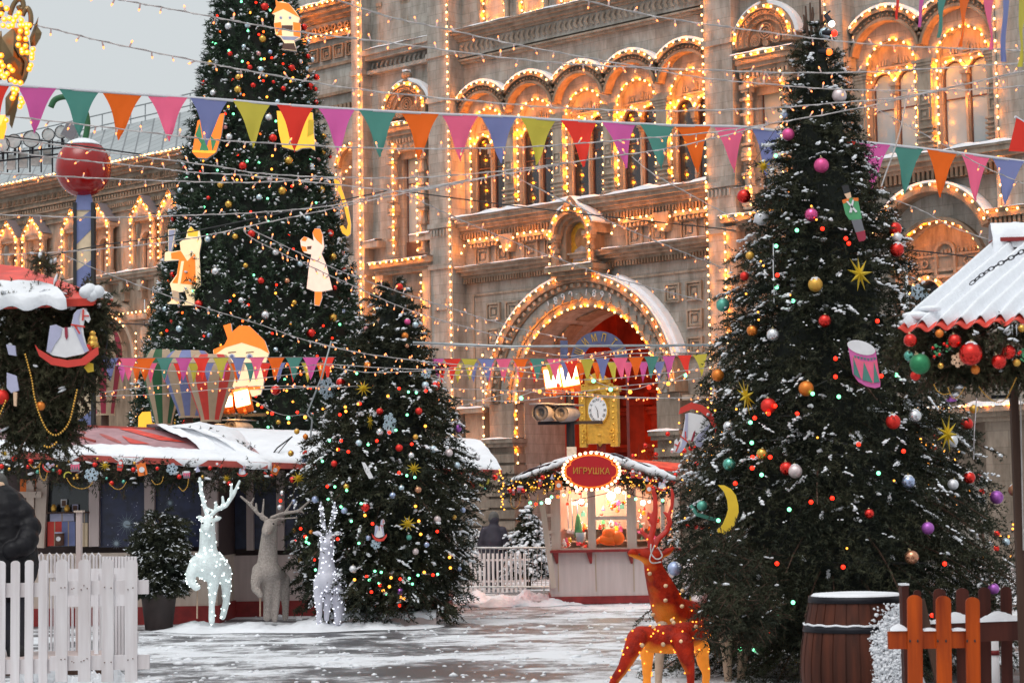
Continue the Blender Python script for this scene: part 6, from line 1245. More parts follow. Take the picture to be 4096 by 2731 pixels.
for x, y, r, col in ((75, 1220, 25, 'red'), (140, 1235, 22, 'red'), (1990, 1325, 27, 'red'), (2195, 1245, 27, 'red'), (2215, 1220, 14, 'gold'), (2105, 1350, 14, 'teal'), (1825, 1330, 16, 'gold')):
 u, v = q(3, 2, x, y); bauble(None, u, v, r * .4355, col, False, False, False, Y=30.6, place='in the garland of the stall behind the middle tree')
def bead_chain(L, label, Y, r=.004, mat='bauble_gold'):
 m = MB(); pts = catmull([P(a, b_, Y) for a, b_ in L], 10)
 for p in along(pts, r * 2.3): m.ball(p, r, 6, 4)
 return tag(m.obj('bead_chain', mat, None, True, x=0), label, 'bead chain')
for i, L in enumerate(([(360, 1120), (370, 1230), (410, 1275), (435, 1200)], [(610, 1250), (660, 1320), (740, 1350), (810, 1335), (850, 1295)], [(1000, 1300), (1060, 1350), (1120, 1345), (1160, 1290)], [(1390, 1270), (1430, 1310), (1480, 1295), (1500, 1240)], [(1640, 1330), (1680, 1370), (1720, 1330), (1730, 1260)], [(270, 1120), (310, 1160), (360, 1140), (380, 1090)])):
 bead_chain(C(3, 1, L), 'thin gold bead chain looping under the left stall garland, %s from the left' % ('second third fourth fifth sixth first'.split()[i]), 28.7, .009)
t = thing('fairy_lights', 'strand of gold fairy lights dangling from the far garland right of the middle tree', 'string lights', (0, 0, 0)); pts = [Q(3, 2, 2270 + random.uniform(-40, 12), y, 30.5) for y in range(1180, 1560, 24)]
for p in pts: link('bulb', shared('led', LED, 'led_yellow'), None, t, p).scale = (.013,) * 3
m = MB(); m.tube(pts, .004, 3); m.obj('wire', 'cable_black', t)
KY = 34.0
Z2 = lambda x, y: (1980 + x * .3316, 1700 + y * .3316)
kd = thing('toy_kiosk', 'small pinkish-white kiosk with lit windows under an oval red sign', 'kiosk', (0, 0, 0))
slab(2204, 2205, 2720, 2382, KY, KY + 1.9, 'wood_rose', 'counter_wall', kd); slab(2202, 2382, 2722, 2412, KY - .03, KY + 1.95, 'plinth_red', 'plinth', kd)
slab(2200, 2196, 2724, 2206, KY - .14, KY + .1, 'plinth_red', 'counter_shelf', kd)
for x in (395, 705, 1080):
 a = q(4, 3, x, 350); b_ = q(4, 3, x + 18, 470); m = MB(); p = P(*a, KY - .12); p2 = P(*b_, KY); m.add([(p.x - .05, KY - .13, p.z), (p.x + .06, KY - .13, p.z), (p.x + .06, KY, p.z), (p.x - .05, KY, p.z), (p2.x - .015, KY - .02, p2.z), (p2.x + .02, KY - .02, p2.z), (p2.x + .02, KY, p2.z), (p2.x - .015, KY, p2.z)], [(0, 1, 2, 3), (4, 7, 6, 5), (0, 4, 5, 1), (1, 5, 6, 2), (2, 6, 7, 3), (3, 7, 4, 0)]); m.obj('bracket', 'plinth_red', kd)
for x in (2232, 2382, 2534): slab(x, 2215, x + 3, 2365, KY - .012, KY, 'p_tan', 'panel_batten', kd)
for x0_, x1_ in ((675, 790), (1118, 1215), (1588, 1705), (2000, 2045)): u0, v0 = Z2(x0_, 700); u1, v1 = Z2(x1_, 1500); slab(u0, v0, u1, v1, KY, KY + .12, 'wood_cream', 'post', kd)
for y0_, y1_, x0_, x1_ in ((1475, 1505, 790, 2000), (1095, 1140, 1215, 1588)): u0, v0 = Z2(x0_, y0_); u1, v1 = Z2(x1_, y1_); slab(u0, v0, u1, v1, KY + .004, KY + .1, 'wood_cream', 'rail', kd)
slab(2204, 1940, 2720, 2200, KY + 1.75, KY + 1.85, 'wood_cream', 'back_wall', kd); slab(2690, 1940, 2720, 2200, KY + .12, KY + 1.75, 'wood_cream', 'side_wall', kd)
m = MB()
for v in (2110, 2160): slab(2260, v, 2690, v + 4, KY + 1.2, KY + 1.75, None, None, None, m)
m.obj('shelf', 'wood_cream', kd)
m = MB(); m.bar(P(2166, 1996, KY - .05), P(2215, 2350, KY - .05), .09, .14); m.obj('slanted_board', 'wood_cream', kd)
for (a, b_) in ((Z2(630, 1090), Z2(710, 1080)), (Z2(650, 1290), Z2(710, 1280))): m = MB(); m.bar(P(*a, KY), P(*b_, KY), .11, .05); m.obj('rung', 'wood_cream', kd)
for i, (x, y, r) in enumerate(((985, 770, 30), (1345, 770, 24), (1480, 782, 36), (640, 915, 32), (1040, 920, 30), (1785, 935, 30), (1400, 850, 50))):
 u, v = Z2(x, y); c = P(u, v, KY + (.25 if r < 40 else .6)); m = MB(); m.ball(c, r * .3316 * KY / FOC, 12, 8); o = m.obj('light_bulb', 'shop_bulb', None, True); tag(o, 'round white lamp glowing in the kiosk window, %s from the left' % ('second fourth fifth first third seventh sixth'.split()[i]), 'lamp')
 m = MB(); m.tube([c + Vector((0, 0, .02)), c + Vector((0, .05, .35))], .008, 5); m.obj('flex', 'cable_black', o)
ld = bpy.data.lights.new('kiosk_lamp', 'POINT'); ld.energy = 55; ld.color = (1, .82, .55); ld.shadow_soft_size = .15
lo = bpy.data.objects.new('kiosk_lamp', ld); COL.objects.link(lo); lo.location = P(2400, 1985, KY + .8)
rg = random.Random(77); TC = ['p_red', 'p_orange', 'p_yellow', 'p_pink', 'p_green', 'p_white', 'p_teal', 'bauble_gold', 'bauble_silver', 'bauble_red', 'p_magenta', 'p_skin']
def toy(u, v, Y, mat, kind, sz, label, group='small toys on the kiosk shelves'):
 c = P(u, v, Y); k = sz * Y / FOC
 m = MB()
 if kind == 0: m.ball(c, k, 10, 8); m.ball(c + Vector((0, 0, k * 1.3)), k * .6, 8, 6)
 elif kind == 1: m.lathe([(k * .9, -k), (k, -k * .3), (k * .5, k * .5), (k * .55, k), (k * .1, k * 1.5)], 10, c)
 elif kind == 2: m.box(c.x - k, c.x + k, c.y - k, c.y + k, c.z - k, c.z + k * .7); m.lathe([(k * 1.1, k * .7), (.01, k * 1.6)], 4, c)
 else: m.ball(c, k, 10, 8, sc=(1.2, .8, .8)); m.ball(c + Vector((k * .9, 0, k * .6)), k * .5, 8, 6); m.tube([c + Vector((-k, 0, 0)), c + Vector((-k * 1.6, 0, k * .8))], [k * .2, k * .05], 5)
 o = m.obj('toy', mat, None, kind != 2); tag(o, label, 'toy', group)
SL = ['lower left window', 'left window', 'lower middle window', 'upper middle window', 'right window']
ZN = [(805, 1105, 1380, 1470, .2), (1020, 1110, 820, 1340, 1.0), (1250, 1570, 1170, 1260, 1.1), (1250, 1560, 920, 1080, .9), (1720, 1990, 950, 1460, .8)]
CN = {'p_red': 'red', 'p_orange': 'orange', 'p_yellow': 'yellow', 'p_pink': 'pink', 'p_green': 'green', 'p_white': 'white', 'p_teal': 'teal', 'bauble_gold': 'gold', 'bauble_silver': 'silver', 'bauble_red': 'shiny red', 'p_magenta': 'magenta', 'p_skin': 'tan'}; KN = ['round figure', 'bell-shaped doll', 'little house', 'toy animal']
for zi, (xa, xb, ya, yb, dy) in enumerate(ZN):
 for i in range(16 if zi < 4 else 22):
  mat = rg.choice(TC); kd_ = rg.randrange(4); u, v = Z2(rg.uniform(xa, xb), rg.uniform(ya, yb)); toy(u, v, KY + dy + rg.uniform(-.1, .25), mat, kd_, rg.uniform(5, 10), 'small %s %s on display in the %s of the kiosk' % (CN[mat], KN[kd_], SL[zi]))
u, v = Z2(1390, 1375); c = P(u, v, KY + .25); m = MB(); m.ball(c, .17, 16, 10, sc=(1.15, .7, .62)); m.ball(c + Vector((.12, -.02, .02)), .12, 12, 8); m.ball(c + Vector((-.02, 0, .08)), .12, 12, 8); m.tube([c + Vector((-.15, 0, 0)), c + Vector((-.26, 0, -.06))], [.06, .03], 6)
tag(m.obj('plush_toy', 'p_orange', None, True), 'plump orange plush toy lying in the lower middle kiosk window', 'plush toy')
for x, y0_, y1_, lab in ((872, 960, 1280, 'first'), (920, 880, 1290, 'second'), (985, 900, 1230, 'third')):
 u, v = Z2(x, y0_); u1, v1 = Z2(x + 20, y1_); m = MB(); m.tube([P(u, v, KY + .3), P(u1, v1, KY + .3)], .012, 6); m.ball(P(u1, v1, KY + .3), .04, 8, 6); tag(m.obj('hanging_ornament', 'p_white' if lab != 'third' else 'p_lilac', None, True), '%s long hanging ornament from the left in the kiosk window' % lab, 'ornament')
u, v = Z2(1005, 1210); m = MB(); c = P(u, v, KY + .28); m.lathe([(.07, -.2), (.06, .0), (.03, .16), (.01, .2)], 8, c); tag(m.obj('toy_tree', 'p_green', None, True), 'green foil toy tree in the left kiosk window', 'toy')
u, v = Z2(1035, 1350); m = MB(); c = P(u, v, KY + .2); m.lathe([(.07, -.08), (.09, .08), (.085, .08), (.065, -.07)], 14, c); tag(m.obj('cup', 'p_snowblue', None, True), 'pale grey cup standing in the left kiosk window', 'cup')
A0, A1 = P(2030, 1940, KY - .35), P(2365, 1822, KY - .35); B1 = P(2702, 1925, KY - .35); dy = Vector((0, 2.6, 0))
quad_slab(A0, A1, A1 + dy, A0 + dy, .07, 'roof_bright', 'roof_slope', kd); quad_slab(A1, B1, B1 + dy, A1 + dy, .07, 'roof_bright', 'roof_slope', kd)
up_ = Vector((0, 0, .02)); sheet(A0 + up_, A0 + dy + up_, A1 + dy + up_, A1 + up_, .1, 'snow', 'roof_snow', kd, 16, 10, .04, 0, 8); sheet(A1 + up_, A1 + dy * .5 + up_, B1 + dy * .5 + up_, B1 + up_, .12, 'snow', 'roof_snow', kd, 14, 12, .04, .0, 9)
m = MB(); rg = random.Random(5)
for a, b_, r in ((A0, A1, .05), (A1, B1, .075)): m.tube([a.lerp(b_, i / 24) + Vector((0, -.02 + rg.uniform(-.01, .01), .05 + rg.uniform(-.012, .012))) for i in range(25)], [r * rg.uniform(.75, 1.15) * min(1, .4 + i / 6, .4 + (24 - i) / 6) for i in range(25)], 8)
m.obj('edge_snow', 'snow', kd, True, x=0)
quad_slab(P(2420, 1838, KY + 1.2), P(2720, 1878, KY + 1.2), P(2720, 1852, KY + 1.6), P(2420, 1826, KY + 1.6), .05, 'roof_bright', 'roof_ridge', kd)
garland([P(*Z2(*a), KY - .42) for a in ((130, 800), (250, 745), (450, 690), (650, 650), (820, 640), (1000, 690))], .13, 'fir_garland', 'fir garland with gold lights on the left eave of the toy kiosk', np.random.default_rng(41), 330, .5, L0=.13, snow=.14, ss=.8)
garland([P(*Z2(*a), KY - .42) for a in ((1450, 560), (1600, 640), (1800, 690), (2000, 740), (2150, 780))], .16, 'fir_garland', 'fir garland with toys on the right eave of the toy kiosk', np.random.default_rng(42), 330, .5, L0=.14, snow=.16, ss=.8)
for kind, x, y, s, lab in (('drum', 305, 770, 14, 'pink toy drum on the left kiosk garland'), ('figure', 540, 690, 17, 'toy figure above the gold star on the left kiosk garland'), ('clock', 768, 720, 18, 'orange toy clock left of the kiosk sign'), ('figure', 222, 800, 14, 'small red toy at the far left of the kiosk garland'), ('figure', 1660, 580, 18, 'toy soldier figure right of the kiosk sign'), ('figure', 1745, 600, 15, 'red capped toy figure on the right kiosk garland'), ('clock', 1858, 765, 18, 'orange toy clock on the right kiosk garland'), ('moon', 1775, 735, 16, 'olive moon cutout on the right kiosk garland'), ('moon', 655, 740, 15, 'olive moon cutout left of the kiosk sign'), ('cone', 1830, 650, 14, 'pale paper cone on the right kiosk garland'), ('cone', 685, 625, 14, 'pale paper cone on the left kiosk garland')):
 u, v = Z2(x, y); little(kind, u, v, s, KY - .62, lab)
u, v = Z2(455, 770); star(None, u, v, 20, 'gold star on the left garland of the toy kiosk', 10, Y=KY - .6)
u, v = Z2(2010, 720); rocking_horse(lambda a, b_: (u + a * 22, v - b_ * 22), KY - .62, 'rocking horse cutout at the right end of the kiosk garland')
for x, y, r, col in ((178, 790, 9, 'red'), (340, 790, 9, 'red'), (575, 630, 10, 'red'), (1910, 760, 9, 'red'), (1470, 680, 10, 'red'), (600, 790, 6, 'gold'), (590, 820, 6, 'gold'), (1640, 730, 6, 'gold'), (1670, 720, 6, 'gold'), (1665, 745, 6, 'gold')):
 u, v = Z2(x, y); bauble(None, u, v, r, col, False, False, False, Y=KY - .66, place='in the garland of the toy kiosk')
t = thing('fairy_lights', 'gold fairy lights woven through the kiosk garland', 'string lights', (0, 0, 0)); pts = [P(*Z2(x, 700 - (x - 150) * .12 + random.uniform(-40, 110)), KY - .62) for x in np.linspace(160, 800, 34)] + [P(*Z2(x, 560 + (x - 1480) * .25 + random.uniform(-40, 130)), KY - .62) for x in np.linspace(1480, 2090, 34)]
for p in pts: link('bulb', shared('led', LED, 'led_yellow'), None, t, p).scale = (.0115,) * 3
m = MB(); m.tube(pts[:34], .004, 3); m.tube(pts[34:], .004, 3); m.obj('wire', 'cable_black', t)
t = thing('fairy_lights', 'row of coloured bulbs hanging under the kiosk eave', 'string lights', (0, 0, 0)); L_ = [(425, 935, 'green'), (495, 950, 'red'), (560, 938, 'green'), (683, 865, 'green'), (757, 862, 'orange'), (830, 842, 'green'), (903, 808, 'yellow'), (875, 950, 'red'), (960, 942, 'white'), (1552, 812, 'green'), (1615, 855, 'yellow'), (1698, 890, 'green'), (1860, 920, 'white'), (2022, 905, 'green')]; pts = [P(*Z2(x, y), KY - .45) for x, y, _ in L_]
for p, (_, _, cl) in zip(pts, L_): link('bulb', shared('led', LED, 'led_' + cl), None, t, p).scale = (.026,) * 3
m = MB(); m.tube([p + Vector((0, .02, .05)) for p in pts], .006, 4); m.obj('wire', 'cable_black', t)
bead_chain([Z2(*a) for a in ((190, 830), (195, 960), (240, 1005), (290, 950), (310, 830))], 'gold bead loop at the left end of the kiosk garland', KY - .6, .008); bead_chain([Z2(*a) for a in ((400, 830), (430, 960), (475, 995), (505, 930), (520, 840))], 'second gold bead loop below the kiosk garland', KY - .6, .008)
sc_ = P(2365, 1884, KY - .75); sg = thing('oval_sign', 'oval dark red shop sign edged with bulbs and gold Cyrillic lettering', 'sign', sc_)
k = KY / FOC; frs = (Vector((0, 0, 0)), Vector((1, 0, 0)), Vector((0, 0, 1)), Vector((0, -1, 0)))
W, H = 116 * k, 76 * k
flat(frs, circ(0, 0, W, 48, H), -.05, 0, 'plinth_red', 'backing', sg)
def oval(w, h):
 out = []
 for i in range(64):
  a = 2 * PI * i / 64; c_, s_ = math.cos(a), math.sin(a); n_ = 1 - .10 * math.exp(-((abs(math.degrees(math.atan2(abs(s_), abs(c_)))) - 27) / 6) ** 2)
  out.append((w * c_ * n_, h * s_ * n_))
 return out
flat(frs, oval(W * .90, H * .86), 0, .012, 'gold_edge' if 'gold_edge' in MATS else 'lit_orange', 'gold_edge', sg)
plain('sign_red', (.33, .004, .008), .4, var=.05, emit=(.4, .004, .01), es=.22); flat(frs, oval(W * .845, H * .79), .012, .022, 'sign_red', 'panel', sg)
me = text_mesh('ИГРУШКА', .148, .006); bb = [v.co.x for v in me.vertices]; wd = max(bb) - min(bb); o = link('lettering', me, 'sign_gold' if 'sign_gold' in MATS else 'gold_paint', sg); s_ = 143 * k / wd
o.matrix_local = Matrix.Translation((0, -.03, 0)) @ Matrix.Rotation(.03, 4, 'Y') @ Matrix.Rotation(PI / 2, 4, 'X') @ Matrix.Diagonal((s_, s_ * 1.15, 1, 1))
_m = MB(); _m.ball((0, 0, 0), .026, 10, 8); SB = _m.mesh('bulb', True); SB.materials.append(MATS['sign_bulb'])
for i in range(32): a = 2 * PI * i / 32; link('bulb', SB, None, sg, (W * .96 * math.cos(a), -.02, H * .95 * math.sin(a)))
m = MB(); m.box(-.3, -.25, .04, .3, -.3, .1); m.box(.25, .3, .04, .3, -.3, .1); m.obj('bracket', 'iron_black', sg)
def wallpt(u, v, y): d = ray(u, v); t_ = ((FO - CAM).dot(FN) + y) / d.dot(FN); return CAM + d * t_
def clk(x, y): return (1980 + x * .3316, 1180 + y * .3316)
CYY = 41.0
cc = P(*clk(1250, 1390), CYY); ck = thing('gold_clock', 'ornate gold clock case with a white oval dial in front of the red portal', 'clock', cc, -.25)
kc = CYY / FOC * .3316
def cbox(x0, y0, x1, y1, a, b, mat, nm): m = MB(); m.box((x0 - 1250) * kc, (x1 - 1250) * kc, a, b, (1390 - y1) * kc, (1390 - y0) * kc); return m.obj(nm, mat, ck)
cbox(1040, 1150, 1480, 1790, -.05, .25, 'gold_paint', 'case'); cbox(1020, 1180, 1100, 1830, -.1, .1, 'gold_paint', 'side_column'); cbox(1400, 1180, 1490, 1830, -.1, .1, 'gold_paint', 'side_column'); cbox(1000, 1100, 1500, 1160, -.14, .28, 'gold_paint', 'cornice'); cbox(1090, 1000, 1380, 1100, -.05, .2, 'gold_paint', 'pediment')
fc = (Vector((0, -.05, 0)), Vector((1, 0, 0)), Vector((0, 0, 1)), Vector((0, -1, 0)))
flat(fc, circ(0, 0, 130 * kc, 32, 175 * kc), 0, .05, 'gold', 'dial_rim', ck); m = MB()
for sx in (-1, 1):
 for a in (-330, -250, 190, 290): m.ring(sx * 170 * kc, a * kc, 14 * kc, 30 * kc, 0, 6.28, -.13, -.05, 12)
 for a in range(9): m.ball((sx * 190 * kc, -.1, (-380 + a * 70) * kc), .025, 6, 5)
m.ring(0, 170 * kc, 60 * kc, 130 * kc, 0, PI, -.12, .1, 16); m.ring(0, 330 * kc, 30 * kc, 120 * kc, 0, PI, -.12, .1, 16); m.obj('carving', 'gold', ck, x=0); flat(fc, circ(0, 0, 114 * kc, 32, 158 * kc), .05, .06, 'white_face', 'dial', ck)
for i, tx in enumerate(('XII', 'I', 'II', 'III', 'IIII', 'V', 'VI', 'VII', 'VIII', 'IX', 'X', 'XI')):
 me = text_mesh(tx, 42 * kc, .002); a = PI / 2 - i * PI / 6; o = link('numeral', me, 'p_black', ck); o.matrix_local = Matrix.Translation((88 * kc * math.cos(a), -.115, 125 * kc * math.sin(a))) @ Matrix.Rotation(PI / 2 - a, 4, 'Y') @ Matrix.Rotation(PI / 2, 4, 'X')
for a, L in ((PI / 2 + .55, 60), (-PI / 2 + .1, 90)): m = MB(); m.bar((0, -.118, 0), (L * kc * math.cos(a) * .8, -.118, L * kc * math.sin(a)), .014, .004); m.obj('hand', 'p_black', ck)
for x, y in ((1065, 150), (1260, 165), (1455, 140)):
 m = MB(); m.lathe([(.01, -.16), (.05, -.1), (.07, -.03), (.04, .02), (.075, .06), (.075, .1)], 10, ((x - 1250) * kc, 0, (1390 - (1700 - 1180) / .3316 - y + 0) * kc - .0)); m.obj('pendant', 'gold_paint', ck, True)
m = MB(); b0 = G(2365, CYY + .3) - cc; m.tube([(0, .2, -.3), (0, .2, b0.z)], .09, 8); m.obj('stand', 'plinth_red', ck)
AY = 46.0; ac = P(*clk(1260, 780), AY); ar = thing('arch_sign', 'blue half-round sign with gold letters hanging in the portal arch', 'sign', ac); ka = AY / FOC * .3316
m = MB(); m.ring(0, 0, 190 * ka, 345 * ka, .05, PI - .05, -.05, .05, 32); m.obj('sign_band', 'blue_sign', ar)
m = MB()
for sx in (-1, 1): m.box(sx * 330 * ka - .03, sx * 330 * ka + .03, -.03, .03, -ac.z, 5 * ka)
m.obj('sign_post', 'red_hall_dark', ar); m = MB(); m.box(-470 * ka, -380 * ka, -.04, .06, -20 * ka, 240 * ka); m.obj('sign_wing', 'blue_sign', ar)
for ch, a in (('Ш', 158), ('И', 128), ('М', 103), ('П', 78), ('Т', 50), ('И', 22)):
 me = text_mesh(ch, 135 * ka, .01); a = math.radians(a); o = link('letter', me, 'gold_paint', ar); o.matrix_local = Matrix.Translation((265 * ka * math.cos(a), -.062, 265 * ka * math.sin(a))) @ Matrix.Rotation(PI / 2 - a, 4, 'Y') @ Matrix.Rotation(PI / 2, 4, 'X') @ Matrix.Diagonal((.6, 1, 1, 1))
t = thing('steel_barrier', 'low galvanised steel crowd barrier left of the toy kiosk', 'barrier', (0, 0, 0)); BY = 37.5; m = MB(); a = P(1815, 2190, BY); b_ = P(2206, 2190, BY)
for v in (2190, 2346): m.tube([P(1815, v, BY), P(2206, v, BY)], .02, 6)
for i in range(23): u = 1822 + i * 17.2; m.tube([P(u, 2190, BY), P(u, 2346, BY)], .009, 4)
for u in (1850, 2000, 2175): p = P(u, 2346, BY); m.tube([p, (p.x, BY, 0)], .018, 5); m.box(p.x - .03, p.x + .03, BY - .3, BY + .3, 0, .03)
m.obj('barrier_frame', 'galv', t, x=0)
t = thing('picket_fence', 'distant white picket fence behind the steel barrier', 'fence', (0, 0, 0)); WYF = 39.5
m = MB()
for v in (2235, 2320): slab(1800, v, 2120, v + 8, WYF, WYF + .04, None, None, None, m)
m.obj('rail', 'wood_white', t)
for i in range(17): slab(1806 + i * 18, 2212, 1816 + i * 18, 2375, WYF - .03, WYF, 'wood_white', 'picket', t)
def blobchain(m, pts, Yb, k, conv):
 P3 = [P(*conv(a, b_), Yb + d_) for a, b_, r, d_ in pts]; R_ = [r * k for a, b_, r, d_ in pts]
 out = []; rr_ = []
 for i in range(len(P3) - 1):
  for s in range(4): f = s / 4; out.append(P3[i].lerp(P3[i + 1], f)); rr_.append(R_[i] * (1 - f) + R_[i + 1] * f)
 out.append(P3[-1]); rr_.append(R_[-1]); m.tube(out, rr_, 12)
 for p, r in zip(P3, R_): m.ball(p, r * .995, 12, 8)
ident = lambda a, b_: (a, b_)
def figure(label, Y, u0, vt, vfoot, coat, turn=1):
 h = vfoot - vt; k = Y / FOC; root = thing('person', label, 'person', (0, 0, 0)); c = lambda a, b_: (u0 + a * h, vt + b_ * h); kk_ = h * k
 m = MB(); blobchain(m, [(0, .2, .085, 0), (0, .32, .115, 0), (0, .46, .11, 0), (0, .6, .12, 0)], Y, kk_, c); blobchain(m, [(-.1, .2, .05, 0), (-.15, .36, .045, 0), (-.12, .5, .035, -.05)], Y, kk_, c); blobchain(m, [(.1, .2, .05, 0), (.15, .36, .045, 0), (.12, .5, .035, -.05)], Y, kk_, c); blobchain(m, [(-.05, .58, .07, 0), (-.06, .78, .05, 0), (-.06, .97, .04, 0)], Y, kk_, c); blobchain(m, [(.05, .58, .07, 0), (.07, .78, .05, .1), (.08, .97, .04, .1)], Y, kk_, c); blobchain(m, [(0, .16, .045, 0), (.005, .08, .06, -.02)], Y, kk_, c)
 b_ = remesh(m, 'body', coat, root, .022, 4); m = MB(); blobchain(m, [(0, .07, .066, .0), (0, .04, .06, 0)], Y, kk_, c); remesh(m, 'hood', 'hat_grey', root, .02, 3)
figure('person in a dark violet jacket behind the steel barrier', 41, 1975, 2050, 2400, 'coat_violet'); figure('dark-clad person standing behind the barrier by the middle tree', 43, 1925, 2125, 2395, 'coat_black')
def bare_tree(u, Y, v0, v1, spread, label, seed, berries, led=True):
 rg = random.Random(seed); root = thing('bare_tree', label, 'tree', (0, 0, 0)); m = MB(); b0 = G(u, Y); top = P(u, v1, Y).z; tips = []
 def grow(p, d, L, r, lv):
  pts = [p]; q_ = p
  for i in range(4): d = (d + Vector((rg.uniform(-.18, .18), rg.uniform(-.18, .18), rg.uniform(-.02, .12)))).normalized(); q_ = q_ + d * L / 4; pts.append(q_)
  m.tube(pts, [r, r * .85, r * .7, r * .55, r * .4], 5, cap=False)
  if lv == 0: tips.append(q_); return
  for i in range(rg.randint(3, 4)): s = pts[rg.randint(1, 4)]; a = rg.uniform(0, 6.28); grow(s, (d * .8 + Vector((math.cos(a), math.sin(a), rg.uniform(.0, .5))) * spread).normalized(), L * .62, r * .5, lv - 1)
 H = top; grow(b0, Vector((0, 0, 1)), H * .45, .045, 4); m.obj('branches', 'twig', root, x=0)
 rg.shuffle(tips)
 for i, p in enumerate(tips[:berries]):
  o = link('berry_ball', shared('b', BALL, 'bauble_red' if i % 4 else 'bauble_silver'), None, root, p); o.scale = (.045,) * 3
 for i, p in enumerate(tips[berries:berries + 40]): link('bulb', shared('led', LED, 'led_yellow'), None, root, p).scale = (.018,) * 3
bare_tree(2700, 39, 2400, 1380, .8, 'bare sapling with red balls and tiny lights right of the portal', 5, 26)
bare_tree(2600, 37.5, 2400, 1620, .9, 'bare low sapling with red balls in front of the portal', 9, 22)
bare_tree(3960, 30, 2500, 1600, .9, 'bare tree with red balls behind the right edge of the big tree', 12, 26)
plain('deer_white', (.62, .70, .70), .35, var=.12, scale=22, bump=.6, bscale=70, emit=(.85, .95, .95), es=.16); plain('deer_bead', (.50, .50, .56), .4, var=.1, bump=.5, bscale=60, emit=(.8, .8, 1), es=.10); plain('deer_wicker', (.36, .31, .28), .9, var=.25, scale=50, bump=.9, bscale=55)
glow('led_cool', (.85, 1, .97), 2.2, False); glow('bead_glow', (.9, .92, 1), .9, False); plain('eye_black', (.01, .01, .01), .2, var=0); plain('rod_wood', (.4, .28, .2), .7)
def deer(label, Y, conv, px, mat, body, antlers, eyes, rods, lights_mat=None, nl=0, lr=.012, voxel=.018, group=None, antler_mat=None):
 root = thing('reindeer_figure', label, 'reindeer', (0, 0, 0)); k = px * Y / FOC; m = MB()
 for ch in body: blobchain(m, ch, Y, k, conv)
 b_ = remesh(m, 'body', mat, root, voxel, 5)
 for an in antlers:
  m = MB()
  for ch in an: blobchain(m, ch, Y, k, conv)
  ao = remesh(m, 'antler', antler_mat or mat, root, voxel * .7, 2)
  if lights_mat and nl: scatter(ao, lights_mat, nl // 8, lr, root)
 for e in eyes: m = MB(); m.ball(P(*conv(e[0], e[1]), Y + e[2]), 9 * k, 8, 6); m.obj('eye', 'eye_black', root, True)
 for (a, b2) in rods: m = MB(); p0 = P(*conv(*a), Y - .1); p1 = P(*conv(*b2), Y - .1); m.tube([p0, p1], .012, 6); m.obj('support_rod', 'rod_wood', root)
 if lights_mat: scatter(b_, lights_mat, nl, lr, root)
 return root
def scatter(o, mat, n, r, root, sd=3):
 rg = random.Random(sd + n); me = o.data; V, Fc = ico(); vs = [v for v in me.vertices]; A = [];
 for i in range(n): v = rg.choice(vs); A.append(np.array(v.co) + np.array(v.normal) * r * .4)
 A = np.array(A); VV = (A[:, None] + V[None] * r).reshape(-1, 3); FF = (Fc[None] + (np.arange(n) * len(V))[:, None, None]).reshape(-1, 3)
 t_ = tri_obj('led_dots', VV, FF, mat, root, True); t_['kind'] = 'stuff'; return t_
c41 = lambda a, b_: q(4, 1, a, b_); c42 = lambda a, b_: q(4, 2, a, b_); c43 = lambda a, b_: q(4, 3, a, b_); c31 = lambda a, b_: q(4, 1, a, b_ - 1566)
deer('glowing white reindeer with one foreleg raised beside the potted spruce', 28.2, c41, .4355, 'deer_white',
 [[(1915, 480, 150, 0), (1985, 500, 118, .25), (2030, 520, 90, .4)], [(1915, 470, 110, 0), (1910, 330, 82, -.02), (1905, 190, 72, -.05), (1912, 100, 66, -.08)], [(1912, 110, 62, -.1), (1895, 150, 46, -.26), (1893, 158, 38, -.32)], [(1865, 65, 22, 0), (1835, 48, 24, 0), (1812, 40, 10, 0)], [(1975, 68, 22, 0), (2008, 55, 24, 0), (2035, 48, 9, 0)],
     [(1815, 470, 80, -.02), (1755, 560, 52, -.12), (1752, 640, 40, -.15), (1800, 695, 30, -.2), (1825, 690, 22, -.22)], [(1965, 560, 72, 0), (1955, 720, 44, 0), (1945, 860, 30, 0), (1945, 975, 32, 0), (1945, 1000, 30, -.03)], [(2060, 540, 72, .4), (2078, 680, 48, .42), (2078, 820, 34, .45), (2045, 960, 30, .4)]],
 [[[(1905, 40, 20, -.05), (1875, -70, 21, 0), (1850, -180, 20, .02), (1835, -310, 15, .02)], [(1885, -40, 16, 0), (1930, -20, 16, -.03)]], [[(1925, 40, 20, -.05), (1985, -20, 20, 0), (2075, -60, 20, 0), (2145, -160, 18, .02), (2200, -285, 13, .02)], [(2120, -130, 16, 0), (2125, -250, 12, 0)], [(2050, -60, 16, 0), (2045, -140, 13, 0)], [(1975, -20, 15, 0), (1985, -95, 12, -.02)]]],
 [(1862, 100, -.3), (1942, 102, -.3)], [((1812, 720), (1810, 975))], 'led_cool', 150, .011)
